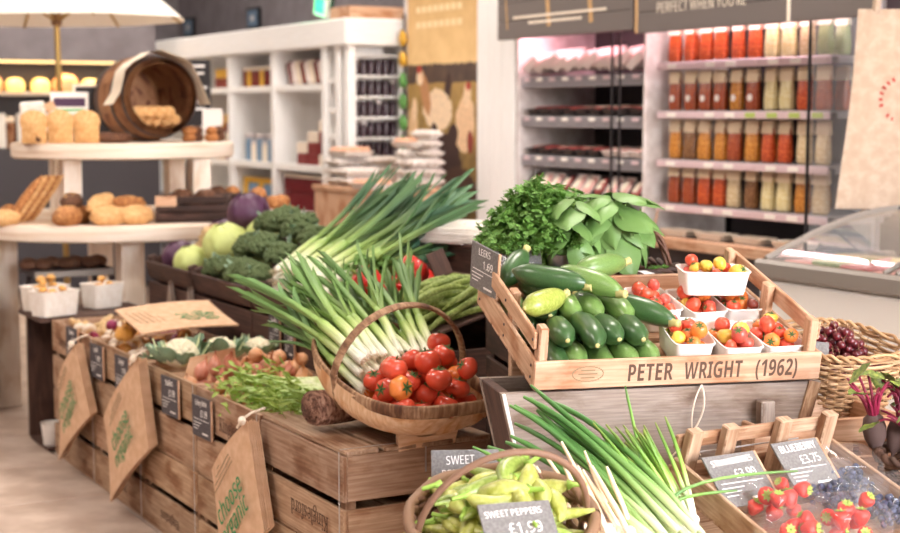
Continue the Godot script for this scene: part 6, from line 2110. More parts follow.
func jar(label: String, group: String, p: Vector3, r: float, hh: float, m: Material, lid: Material) -> void:
	var t := thing("jar", label, "jar", Transform3D(Basis(), p), group)
	part(t, "glass", jar_mesh(), m, Transform3D(Basis().scaled(Vector3(r, hh / 2.15 * 0.82, r)), Vector3.ZERO))
	part(t, "lid", jar_mesh(), lid, Transform3D(Basis().scaled(Vector3(r * 1.02, hh / 2.15 * 0.18, r * 1.02)), Vector3(0, hh * 0.82, 0)))

func white_unit() -> void:
	var t := thing("white_shelving", "long white painted shelving unit stocked with jars and boxes", "shelving", at(2.72, 0, 0))
	var D := 0.44
	var za := -5.62
	var zb := -9.6
	var H := 2.02
	part(t, "cornice", bx(Vector3(D + 0.06, 0.18, za - zb + 0.04), at(D / 2, H - 0.04, (za + zb) / 2), 0.01), M.white_wood)
	part(t, "brown_top_board", bx(Vector3(D + 0.02, 0.08, 0.30), at(D / 2 + 0.02, H + 0.09, za - 0.15)), M.crate_pale)
	part(t, "back_panel", bx(Vector3(0.02, H, za - zb), at(D - 0.01, H / 2, (za + zb) / 2)), M.white_wood)
	var ups := [-5.67, -6.02, -6.92, -7.80, -8.70, -9.58]
	for z in ups: part(t, "upright", bx(Vector3(D - 0.10 if z == -5.67 else D - 0.02, H - 0.1, 0.06), at((D - 0.1) / 2 if z == -5.67 else D / 2 - 0.01, (H - 0.1) / 2, z if z != -5.67 else -5.80)), M.white_wood)
	part(t, "corner_post", bx(Vector3(0.06, H - 0.1, 0.06), at(0.03, (H - 0.1) / 2, -5.655)), M.white_wood)
	part(t, "corner_post", bx(Vector3(0.04, H - 0.1, 0.06), at(D - 0.02, (H - 0.1) / 2, -5.655)), M.white_wood)
	for k in 5:
		if k == 0:
			for y in [0.70, 0.92, 1.10, 1.28, 1.46, 1.66]: part(t, "shelf", bx(Vector3(0.20, 0.03, 0.14), at(0.12, y, -5.90)), M.white_wood)
			continue
		for y in [0.30, 0.72, 1.05, 1.62]: part(t, "shelf", bx(Vector3(D - 0.04, 0.045, absf(ups[k + 1] - ups[k]) - 0.06), at(D / 2 - 0.01, y, (ups[k + 1] + ups[k]) / 2)), M.white_wood)
	# end face: narrow shelves of dark jars
	for k in 9:
		var y := 0.72 + 0.138 * k
		part(t, "end_shelf", bx(Vector3(D - 0.10, 0.016, 0.10), at(D / 2 + 0.01, y, -5.69)), M.white_wood)
		if k == 8: continue
		for q in 6:
			jar("small dark jam jar on the end shelves of the white unit", "dark jars on the end shelves", Vector3(2.72 + 0.085 + 0.056 * q, y + 0.009, -5.685), 0.024, 0.105, M.jar_dark, M.jar_glint if (q * 3 + k) % 7 == 0 else M.jar_dark)
	# jars and boxes in the bays
	for q in 8: jar("dark red preserve jar on the upper shelf of the white unit", "preserve jars on the upper shelf", Vector3(2.82, 1.645, -7.05 - 0.085 * q), 0.036, 0.15, M.jar_red if q % 3 else M.jar_gold, M.header_cream)
	for q in 9:
		one("wrapped_packet", "pale wrapped packet leaning on the upper shelf of the white unit", "packet", bx(Vector3(0.10, 0.17, 0.07), Transform3D(), 0.012).mesh(), [M.header_cream, M.pack_white, M.jar_red][q % 3], rot(Vector3(2.84, 1.735, -6.14 - 0.078 * q), Vector3(-22, 0, 0)), "wrapped packets on the upper shelf")
	for q in 6: one("tea_box", "yellow and brown tea box on the upper shelf of the white unit", "box", bx(Vector3(0.09, 0.075, 0.11), Transform3D(), 0.004).mesh(), M.jar_gold if q % 2 else M.box_red, at(2.83, 1.683 + 0.077 * (q % 2), -7.95 - 0.13 * (q / 2)), "tea boxes on the upper shelf")
	for q in 3:
		for l in 4 - q: one("red_gift_box", "dark red gift box stacked on the middle shelf of the white unit", "box", bx(Vector3(0.12, 0.078, 0.17), Transform3D(), 0.004).mesh(), M.box_red if (l + q) % 3 else M.box_cream, at(2.85, 1.113 + 0.08 * l, -6.17 - 0.19 * q), "red gift boxes on the middle shelf")
	for q in 6: jar("blue and white tin on the middle shelf of the white unit", "blue tins on the middle shelf", Vector3(2.84, 1.073, -7.08 - 0.11 * q), 0.045, 0.16 + 0.05 * (q % 2), M.jar_blue if q % 2 else M.header_cream, M.jar_glint)
	for q in 3:
		for l in 5: one("gift_box", "brown boxed preserve stacked on the middle shelf by the chalkboard", "box", bx(Vector3(0.12, 0.07, 0.16), Transform3D(), 0.004).mesh(), [M.box_red, M.jar_gold, M.box_cream][(q + l) % 3], at(2.85, 1.108 + 0.072 * l, -8.0 - 0.2 * q), "brown boxes on the middle shelf")
	for q in 9:
		for l in 2: jar("dark red jam jar in rows on the low shelf of the white unit", "red jam jars on the low shelf", Vector3(2.80, 0.743 + 0.13 * l, -6.12 - 0.085 * q), 0.038, 0.125, M.jar_red, M.box_cream if l else M.jar_red)
	for q in 7: jar("blue grey jar on the low shelf of the white unit", "blue jars on the low shelf", Vector3(2.82, 0.743, -7.05 - 0.1 * q), 0.04, 0.2, M.jar_blue if q % 3 else M.jar_gold, M.jar_gold)
	for q in 6: one("cream_tub", "tiny cream tub in the narrow bay of the white unit", "tub", jar_mesh(), M.box_cream if q % 2 else M.jar_red, Transform3D(Basis().scaled(Vector3(0.035, 0.045, 0.035)), Vector3(2.83, [0.70, 0.92, 1.10, 1.28, 1.46, 1.66][q] + 0.016, -5.90)), "cream tubs in the narrow bay")
	# exit sign and pictures on the wall above
	var e := thing("exit_sign", "small glowing green exit sign above the white shelving", "exit sign", at(2.80, 2.19, -6.25))
	part(e, "housing", bx(Vector3(0.05, 0.15, 0.20), Transform3D(Basis(Vector3.RIGHT, 0.2), Vector3(0.03, 0, 0))), M.white_metal)
	part(e, "lit_face", bx(Vector3(0.006, 0.10, 0.14), Transform3D(Basis(Vector3.RIGHT, 0.2), Vector3(0.002, 0, 0))), M.exit_glow)
	var el := OmniLight3D.new()
	el.name = "exit_light"
	el.light_color = Color("3fd08a")
	el.light_energy = 0.05
	el.light_size = 0.05
	el.shadow_enabled = true
	e.add_child(el)
	el.position = Vector3(-0.06, 0, 0)
	part(e, "bracket", bx(Vector3(0.02, 0.15, 0.03), Transform3D(Basis(Vector3.RIGHT, 0.4), Vector3(0.03, 0.02, 0.16))), M.black)
	for k in 2:
		var f := thing("wall_picture", ["small dark framed picture on the grey wall near the far corner", "small dark framed picture on the grey wall above the white cornice"][k], "picture", at(3.88, 2.34, [-11.9, -10.1][k]))
		part(f, "frame", bx(Vector3(0.03, 0.20, 0.30)), M.black)
		part(f, "print", bx(Vector3(0.006, 0.15, 0.24), at(-0.016, 0, 0), 0.001), M.jar_blue)
		part(f, "motif", bx(Vector3(0.004, 0.05, 0.08), at(-0.02, 0, 0), 0.001), M.card_white)

func carton_mesh() -> Mesh:
	if not K.has("carton"):
		var s := Sh.new()
		var rows := []
		for i in 17:
			var r := PackedVector3Array()
			for j in 9:
				var u := i / 16.0
				var w := j / 8.0
				var e := minf(minf(u, 1 - u) * 8, minf(w, 1 - w) * 4)
				r.append(Vector3((u - 0.5) * 0.25, 0.035 + 0.022 * clampf(e, 0, 1) + 0.008 * cos(u * TAU * 5) * cos(w * TAU * 2), (w - 0.5) * 0.105))
			rows.append(r)
		s.grid(rows, false, 1, 1, -1)
		rows = []
		for i in 17:
			var r := PackedVector3Array()
			for j in 9:
				var u := i / 16.0
				var w := j / 8.0
				var e := minf(minf(u, 1 - u) * 8, minf(w, 1 - w) * 4)
				r.append(Vector3((u - 0.5) * 0.25, 0.035 - 0.028 * clampf(e, 0, 1) + 0.007 * cos(u * TAU * 5) * cos(w * TAU * 2), (w - 0.5) * 0.105))
			rows.append(r)
		s.grid(rows, false, 1, 1, 1)
		K.carton = s.mesh()
	return K.carton

func egg_display() -> void:
	var t := thing("egg_table", "brown box table stacked with egg cartons in front of the poster", "table", at(2.62, 0, -4.95))
	part(t, "top", bx(Vector3(0.56, 0.03, 0.86), at(0, 0.975, 0)), M.crate_pale)
	part(t, "front_panel", bx(Vector3(0.02, 0.95, 0.82), at(-0.26, 0.48, 0)), M.crate_pale)
	part(t, "side_panel", bx(Vector3(0.50, 0.95, 0.02), at(0, 0.48, 0.40)), M.crate_pale)
	part(t, "side_panel", bx(Vector3(0.50, 0.95, 0.02), at(0, 0.48, -0.40)), M.crate_pale)
	var cm := carton_mesh()
	# stacked cartons with their ends to the aisle
	for c in 6:
		var hgt: int = [3, 3, 2, 3, 4, 3][c]
		for l in hgt:
			one("egg_carton", "pale grey pulp egg carton in the stacks on the box table", "egg carton", cm, M.carton, Transform3D(Basis(Vector3.UP, R(-0.05, 0.05)), Vector3(2.50 + (0.0 if c < 3 else 0.27), 0.99 + 0.058 * l, -5.25 + 0.125 * (c % 3) + (0.35 if c > 3 else 0.0))), "egg cartons on the box table")
	for l in 6:
		one("egg_carton", "pale pulp egg carton in the tall stack beside the poster", "egg carton", cm, M.carton, Transform3D(Basis(Vector3.UP, PI / 2 + R(-0.08, 0.08)), Vector3(2.80, 0.99 + 0.058 * l, -4.68)), "egg cartons in the tall stack")
	# open trays of brown eggs
	var em := bulb_mesh("egg", [Vector2(0.002, -1.0), Vector2(0.55, -0.85), Vector2(0.95, -0.3), Vector2(1.0, 0.1), Vector2(0.8, 0.7), Vector2(0.45, 1.1), Vector2(0.002, 1.28)], ["ffffff", "ffffff", "ffffff", "ffffff", "ffffff", "ffffff", "ffffff"], 0.0)
	var spots := [[2.50, 1.172, -5.14, 12, "on the carton stacks"], [2.78, 1.232, -4.80, 8, "on the taller carton stacks"], [2.43, 0.99, -4.66, 10, "at the table edge"]]
	for q in spots:
		one("egg_tray", "open pulp tray of brown eggs " + q[4], "egg tray", punnet_mesh(0.22, 0.03, 0.30), M.carton, at(q[0], q[1], q[2]), "open egg trays")
		for k in int(q[3]):
			one("brown_egg", "brown egg in the open tray " + q[4], "egg", em, M.egg_shell, Transform3D(turn_any(0.4).scaled(Vector3.ONE * 0.023), Vector3(q[0] - 0.07 + 0.07 * (k % 3), q[1] + 0.033, q[2] - 0.10 + 0.065 * (k / 3))), "brown eggs in open trays")

func freezer() -> void:
	var t := thing("chest_freezer", "white chest freezer with curved sliding glass lids", "freezer", at(2.12, 0, -0.86))
	var L := 1.9
	var W := 0.72
	part(t, "body", bx(Vector3(W, 0.78, L), at(W / 2, 0.45, L / 2), 0.02), M.freezer_white)
	part(t, "plinth", bx(Vector3(W - 0.06, 0.08, L - 0.04), at(W / 2, 0.04, L / 2)), M.black)
	for x in [0.012, W - 0.012]: part(t, "top_band", bx(Vector3(0.055, 0.07, L + 0.02), at(x, 0.87, L / 2), 0.012), M.freezer_grey)
	for z in [0.015, L - 0.015]: part(t, "top_band", bx(Vector3(W, 0.07, 0.05), at(W / 2, 0.87, z), 0.012), M.freezer_grey)
	part(t, "inner_floor", bx(Vector3(W - 0.1, 0.02, L - 0.1), at(W / 2, 0.845, L / 2)), M.fridge_dark)
	part(t, "maker_plate", bx(Vector3(0.002, 0.012, 0.055), at(-0.001, 0.80, 0.08), 0.0), M.red_print)
	# curved end and middle frames, and curved panes between them
	var arc := []
	for k in 13:
		var u := k / 12.0
		arc.append(Vector3(0.02 + u * (W - 0.04), 0.905 + 0.165 * sin(u * PI * 0.5) * (1.0 if u < 1 else 1.0), 0))
	for z in [0.03, 0.62, 0.68, 1.28, L - 0.03]:
		var s := Sh.new()
		var p := []
		for q in arc: p.append(q + Vector3(0, 0, z))
		s.tube(p, 0.016 if z != 0.62 else 0.012, 8, true, 0.7, Vector3.UP)
		part(t, "lid_frame", s, M.freezer_grey)
	for z in [[0.03, 0.64], [0.66, 1.28], [1.28, L - 0.03]]:
		var s := Sh.new()
		var rows := []
		for zz in z:
			var r := PackedVector3Array()
			for q in arc: r.append(q + Vector3(0, 0.004, zz))
			rows.append(r)
		s.grid(rows, false)
		part(t, "glass_lid", s, M.clear_glass)
	for k in 3:
		for z in [0.10 + 0.2 * k]:
			var b := Sh.new(); b.blob(0.006, 0.003, 0.006, Transform3D(Basis(), arc[3 + k * 3] + Vector3(0, 0.014, 0.03)), null, 0, 1, 4, 6)
			part(t, "screw", b, M.black)
	part(t, "back_rail", bx(Vector3(0.05, 0.20, L), at(W - 0.02, 0.98, L / 2), 0.01), M.fridge_dark)
	for k in 12:
		one("frozen_packet", "frosted packet of frozen food in the chest freezer", "frozen packet", bx(Vector3(0.2, 0.035, 0.14), Transform3D(), 0.012).mesh(), [M.meat_pink, M.soup_beige, M.soup_green, M.meat_pink, M.meat_red, M.soup_cream][k % 6], rot(Vector3(2.12 + 0.18 + 0.25 * (k % 2), 0.88 + 0.01 * (k % 3), -0.74 + 0.145 * (k / 2)), Vector3(0, R(-20, 20), R(-6, 6))), "frozen packets in the chest freezer")
	# canvas shopping bag hung in front of the cabinets
	t = thing("canvas_bag", "cream canvas shopping bag with a red ring of letters hung by the cabinets", "bag", Transform3D(Basis(Vector3.UP, -0.45), Vector3(2.93, 1.06, -0.98)))
	var s := Sh.new()
	for sd in [1.0, -1.0]:
		var rows := []
		for i in 15:
			var u := i / 14.0
			var r := PackedVector3Array()
			var hw := lerpf(0.235, 0.165, pow(u, 1.4))
			for j in 13:
				var w := (j - 6) / 6.0
				var bul := (1.0 - w * w) * 0.035 * sin(PI * clampf(u * 0.9 + 0.1, 0, 1)) + 0.007 * sin(w * 9.0 + u * 4.0) * (1 - absf(w))
				r.append(Vector3(w * hw + 0.02 * sin(u * 3.0), u * 0.80, sd * bul))
			rows.append(r)
		s.grid(rows, false, 1, 1, int(sd))
	part(t, "cloth", s, M.canvas)
	for sd in [1.0, -1.0]:
		s = Sh.new()
		s.tube(bez(Vector3(-0.09, 0.79, 0.01 * sd), Vector3(-0.08, 1.0, 0.015 * sd), Vector3(0.10, 1.0, 0.015 * sd), Vector3(0.11, 0.79, 0.01 * sd), 12), 0.014, 6, true, 0.25, Vector3.RIGHT)
		part(t, "handle", s, M.canvas)
	part(t, "hook", bx(Vector3(0.012, 0.30, 0.012), at(0.01, 1.10, 0)), M.steel)
	s = Sh.new()
	for k in 22:
		var a := TAU * k / 22.0
		if k % 7 == 6: continue
		s.box(Vector3(0.010, 0.016, 0.002), Transform3D(Basis(Vector3.BACK, a - PI / 2), Vector3(0.015 + cos(a) * 0.085, 0.44 + sin(a) * 0.085, 0.030 + 0.006 * (1.0 - absf(cos(a))))), 0.0)
	part(t, "letter_ring", s, M.red_print)

func loaf(label: String, group: String, xf: Transform3D, r: Vector3, m: Material, cuts := true) -> void:
	var t := thing("bread_loaf", label, "bread", xf, group)
	var s := Sh.new()
	s.blob(r.x, r.y, r.z, at(0, r.y * 0.75, 0), NZ, 0.18, 1.3, 10, 16, xf.origin)
	part(t, "crust", s, m)
	if cuts:
		s = Sh.new()
		for k in 3: s.blob(r.x * 0.10, r.y * 0.12, r.z * 0.6, Transform3D(Basis(Vector3.UP, 0.5), Vector3((k - 1) * r.x * 0.5, r.y * (1.68 - 0.22 * absf(k - 1)), 0)), null, 0, 1, 5, 8)
		part(t, "scored_cut", s, M.crust_pale)

func bread_table() -> void:
	var c := Vector3(0.68, 0, -3.99)
	var t := thing("bread_table", "two tier round table of pale wood stacked with bread", "table", Transform3D(Basis(), c))
	var disc := func(r: float, y: float, th: float) -> Sh:
		var s := Sh.new()
		s.lathe([Vector2(0.001, y - th), Vector2(r - 0.01, y - th), Vector2(r, y - th + 0.01), Vector2(r, y - 0.01), Vector2(r - 0.01, y), Vector2(0.001, y)], 56)
		return s
	part(t, "upper_top", disc.call(0.55, 1.30, 0.075), M.table_wood)
	part(t, "lower_top", disc.call(0.80, 0.93, 0.075), M.table_wood)
	for q in [[-0.33, 0.20], [0.25, 0.40], [0.36, -0.28], [-0.22, -0.40]]:
		part(t, "upper_leg", bx(Vector3(0.09, 0.295, 0.09), at(q[0], 1.0775, q[1])), M.table_wood)
	for q in [[-0.17, 0.60], [-0.60, -0.05], [0.62, 0.05], [0.05, -0.62]]:
		part(t, "lower_leg", bx(Vector3(0.11, 0.855, 0.11), at(q[0], 0.4275, q[1])), M.table_wood)
	# barrel on its side, mouth towards the shop front
	var bt := thing("barrel", "brown wooden barrel lying on its side with bread rolls inside", "barrel", Transform3D((Basis(Vector3.UP, 0.06) * Basis(Vector3.RIGHT, PI / 2 - 0.04)).scaled(Vector3.ONE * 1.12), Vector3(0.80, 1.515, -4.08)))
	var N := 18
	for k in N:
		var s := Sh.new()
		s.uo = Vector2(R(0, 5), R(0, 5))
		var b := R(0.8, 1.0)
		s.col = Color(b, b, b)
		for side in [1.0, -1.0]:
			var rows := []
			for i in 9:
				var u := i / 8.0
				var r := (0.155 + 0.03 * sin(PI * u)) + (0.009 if side > 0 else -0.009)
				var rr := PackedVector3Array()
				for j in 3:
					var a := TAU * (k + j / 2.0 * 0.985) / N
					rr.append(Vector3(cos(a) * r, -0.18 + u * 0.44, sin(a) * r))
				rows.append(rr)
			s.grid(rows, false, 0.06, 0.44, int(side))
		part(bt, "stave", s, M.barrel_wood)
	for y in [-0.14, -0.05, 0.13, 0.23]:
		var s := Sh.new()
		var r := 0.155 + 0.03 * sin(PI * (y + 0.18) / 0.44) + 0.011
		s.lathe([Vector2(r, y - 0.012), Vector2(r + 0.003, y - 0.011), Vector2(r + 0.003, y + 0.011), Vector2(r, y + 0.012)], 40)
		part(bt, "hoop", s, M.dark_metal)
	var bb := Sh.new()
	bb.lathe([Vector2(0.001, -0.165), Vector2(0.155, -0.165), Vector2(0.155, -0.155), Vector2(0.001, -0.155)], 30)
	part(bt, "head_board", bb, M.barrel_wood)
	# cloth over the barrel
	var s := Sh.new()
	for sd in [1.0, -1.0]:
		var rows := []
		for i in 15:
			var a := lerpf(-0.15, PI + 0.15, i / 14.0)
			var r := PackedVector3Array()
			for j in 4:
				var rad: float = 0.198 + 0.006 * sin(i * 1.9) + 0.0015 * sd + (0.03 if i in [0, 14] else 0.0)
				r.append(Vector3(cos(a) * rad, 0.15 + 0.04 * j, -sin(a) * rad))
			rows.append(r)
		s.grid(rows, false, 1, 1, int(sd))
	one("barrel_cloth", "cream cloth draped over the rim of the barrel", "cloth", s.mesh(), M.cloth_cream, bt.transform)
	for k in 9:
		loaf("small round golden roll in the mouth of the barrel", "rolls in the barrel", bt.transform * Transform3D(Basis(Vector3.RIGHT, -PI / 2), Vector3(-0.09 + 0.045 * (k % 5), 0.16 + 0.045 * (k / 5), 0.125 - 0.035 * (k / 5))), Vector3(0.036, 0.03, 0.036), M.crust_pale, false)
	# tin loaves
	for k in 3:
		var lf := thing("tin_loaf", "tall golden tin loaf on the upper tier beside the barrel", "bread", Transform3D(Basis(Vector3.UP, -0.25), Vector3(0.20 + 0.118 * k, 1.301, -3.86 + 0.03 * k)), "tin loaves on the upper tier")
		s = Sh.new()
		var rows := []
		for i in 11:
			var u := i / 10.0
			var e := 0.02 if i in [0, 10] else 1.0
			var r := PackedVector3Array()
			for q in [[-1, 0], [-1.0, 0.5], [-1.12, 0.75], [-1.0, 0.97], [-0.5, 1.1], [0, 1.14], [0.5, 1.1], [1.0, 0.97], [1.12, 0.75], [1.0, 0.5], [1, 0], [0, 0]]:
				r.append(Vector3(q[0] * 0.058 * e, 0.0 + (q[1] * 0.14 if e == 1.0 else 0.07), (u - 0.5) * 0.26))
			rows.append(r)
		s.grid(rows, true)
		part(lf, "crust", s, M.crust_pale)
	for k in 8:
		loaf("small dark rye roll on the upper tier beyond the barrel", "dark rolls on the upper tier", Transform3D(Basis(Vector3.UP, R(0, 3)), Vector3(0.98 + 0.06 * (k % 4), 1.302 + 0.035 * (k / 4), -3.86 - 0.06 * (k % 2))), Vector3(0.04, 0.024, 0.03), M.crust_dark if k % 2 else M.crust, false)
	loaf("dark round loaf on the upper tier at the table edge", "", at(0.20, 1.302, -3.79), Vector3(0.05, 0.045, 0.05), M.crust_dark, false)
	loaf("dark round loaf under the barrel on the upper tier", "", at(0.55, 1.302, -3.75), Vector3(0.10, 0.03, 0.06), M.crust_dark, false)
	# lower tier: loaves, dark baskets
	var lp := [[0.24, -3.45, 0.9, "crust"], [0.42, -3.38, 0.2, "crust_pale"], [0.54, -3.37, 0.5, "crust_pale"], [0.30, -3.55, 0.1, "crust"], [0.46, -3.50, 0.4, "crust"]]
	for k in lp.size():
		loaf(["round brown loaf at the corner of the lower tier", "long pale loaf in front on the lower tier", "long pale loaf beside the dark basket on the lower tier", "dark crusted loaf behind the round one on the lower tier", "brown loaf at the back of the lower tier heap"][k], "loaves heaped on the lower tier", Transform3D(Basis(Vector3.UP, lp[k][2]), Vector3(lp[k][0], 0.932, lp[k][1])), Vector3(0.10, 0.05, 0.065), M[lp[k][3]])
	loaf("pale loaf resting on top of the lower tier heap", "loaves heaped on the lower tier", rot(Vector3(0.40, 1.0, -3.45), Vector3(0, 35, 18)), Vector3(0.09, 0.04, 0.05), M.crust_pale)
	loaf("floury brown loaf resting on top beside the dark basket", "loaves heaped on the lower tier", rot(Vector3(0.53, 0.998, -3.44), Vector3(0, 10, -4)), Vector3(0.085, 0.035, 0.05), M.crust)
	loaf("dark loaf at the back of the heap by the table leg", "loaves heaped on the lower tier", rot(Vector3(0.28, 1.005, -3.52), Vector3(0, 60, 4)), Vector3(0.085, 0.04, 0.05), M.crust_dark)
	loaf("floury pale round loaf on the lower tier beyond the table leg", "", at(-0.01, 0.932, -3.62), Vector3(0.075, 0.04, 0.06), M.crust_pale)
	for q in [[-0.12, -3.60], [-0.06, -3.76], [0.06, -3.80]]: loaf("small orange brown roll in the row beyond the table leg", "rolls beyond the table leg", at(q[0], 0.96, q[1]), Vector3(0.05, 0.03, 0.04), M.crust, false)
	for k in 6:
		one("baguette", "thin baguette leaning in the row beyond the table leg", "bread", pod_mesh("baguette", 0.3, [0.004, 0.018, 0.021, 0.022, 0.021, 0.018, 0.004], 0.02, 0.9), M.crust_pale if k % 2 else M.crust, rot(Vector3(0.10 + 0.025 * k, 1.03, -3.68 - 0.02 * k), Vector3(0, -20, 55)), "baguettes on the lower tier")
	for k in 2:
		var bk := crate("bread_box", ["dark slatted bread box with a paper tag on the lower tier", "dark slatted bread box behind the tagged one on the lower tier"][k], rot(Vector3(0.84 + 0.16 * k, 0.932, -3.42 - 0.26 * k), Vector3(0, -25, 0)), 0.34, 0.12, 0.22, M.basket_dark, {"slats": 3, "gap": 0.006}, "dark bread boxes")
		if k == 0: part(bk, "paper_tag", bx(Vector3(0.10, 0.05, 0.004), at(-0.12, 0.10, 0.114)), M.crate_pale)
		for q in 5: loaf("dark crusty loaf in the %s bread box" % ["tagged", "untagged"][k], "loaves in the bread boxes", bk.transform * Transform3D(Basis(Vector3.UP, R(-0.5, 0.5)), Vector3(-0.11 + 0.055 * q, 0.06 + 0.03 * (q % 2), R(-0.03, 0.03))), Vector3(0.05, 0.035, 0.05), M.crust_dark, false)
	for k in 10:
		loaf("golden brown bread roll heaped beside the dark boxes above the red cabbage", "rolls beside the bread boxes", Transform3D(Basis(Vector3.UP, R(0, 3)), Vector3(1.13 + 0.075 * (k % 4), 0.932 + 0.045 * (k / 4), -3.50 - 0.08 * (k % 3))), Vector3(0.055, 0.033, 0.042), M.crust, false)
	# chalkboards and cards about the table
	t = thing("white_menu_card", "white menu card with green writing behind the tin loaves", "sign", rot(Vector3(0.47, 1.30, -4.22), Vector3(-6, -24, 0)))
	part(t, "card", bx(Vector3(0.19, 0.25, 0.01), at(0, 0.127, 0)), M.card_white)
	part(t, "purple_band", bx(Vector3(0.16, 0.045, 0.002), at(0, 0.20, 0.006), 0.0005), M.purple_print)
	s = Sh.new()
	for k in 5: s.box(Vector3(0.15 - 0.02 * (k % 2), 0.012, 0.001), at(0, 0.16 - 0.027 * k, 0.0055), 0.0)
	part(t, "green_lines", s, M.green_print)
	one("paper_bag_white", "blank white paper bag standing behind the tin loaves", "paper bag", bx(Vector3(0.12, 0.2, 0.06), Transform3D(), 0.01).mesh(), M.paper_white, rot(Vector3(0.27, 1.402, -4.14), Vector3(0, -20, 4)))
	one("brown_tag", "small brown paper tag stuck in a tin loaf", "tag", bx(Vector3(0.05, 0.045, 0.003), Transform3D(Basis(Vector3.BACK, 0.5), Vector3.ZERO), 0.001).mesh(), M.kraft, rot(Vector3(0.29, 1.475, -3.90), Vector3(0, -25, 0)))
	t = thing("picture_frame", "dark picture frame with pale edge standing beside the barrel", "picture", rot(Vector3(0.58, 1.301, -4.19), Vector3(-5, -28, 0)))
	part(t, "frame", bx(Vector3(0.20, 0.29, 0.012), at(0, 0.147, 0)), M.header_cream)
	part(t, "picture", bx(Vector3(0.17, 0.26, 0.003), at(0, 0.147, 0.007), 0.0005), M.black)
	t = thing("chalkboard", "black chalkboard with white writing hung behind the barrel cloth", "chalkboard", rot(Vector3(1.70, 1.25, -5.75), Vector3(0, -29, 0)))
	part(t, "board", bx(Vector3(0.20, 0.42, 0.015), at(0, 0.32, 0)), M.black)
	part(t, "post", bx(Vector3(0.03, 1.36, 0.03), at(0, -0.57, -0.03)), M.black)
	s = Sh.new()
	for k in 7: s.box(Vector3(0.15 - 0.03 * (k % 3), 0.014, 0.001), at(-0.01 + 0.01 * (k % 2), 0.49 - 0.045 * k, 0.009), 0.0)
	part(t, "chalk_lines", s, M.chalk)
	one("white_card", "blank white card standing at the edge of the upper tier", "card", bx(Vector3(0.105, 0.165, 0.006), Transform3D(), 0.001).mesh(), M.card_white, rot(Vector3(1.195, 1.385, -4.10), Vector3(-4, -29, 0)))
	# dark trays and bottles under the table
	t = thing("low_trolley", "dark tray trolley under the lower tier of the bread table", "trolley", at(0.25, 0, -3.62))
	part(t, "tray", bx(Vector3(0.40, 0.02, 0.34), at(0.04, 0.70, 0)), M.dark_metal)
	part(t, "tray_edge", bx(Vector3(0.42, 0.03, 0.012), at(0.04, 0.705, 0.176)), M.freezer_grey)
	for sx in [-0.12, 0.20]:
		for sz in [-0.14, 0.14]: part(t, "leg", bx(Vector3(0.025, 0.69, 0.025), at(sx, 0.345, sz)), M.dark_metal)
	for k in 7: loaf("small dark loaf on the tray trolley under the table", "loaves on the trolley", at(0.12 + 0.055 * k, 0.711, -3.70 + 0.05 * (k % 2)), Vector3(0.045, 0.03, 0.06), M.crust_dark, false)

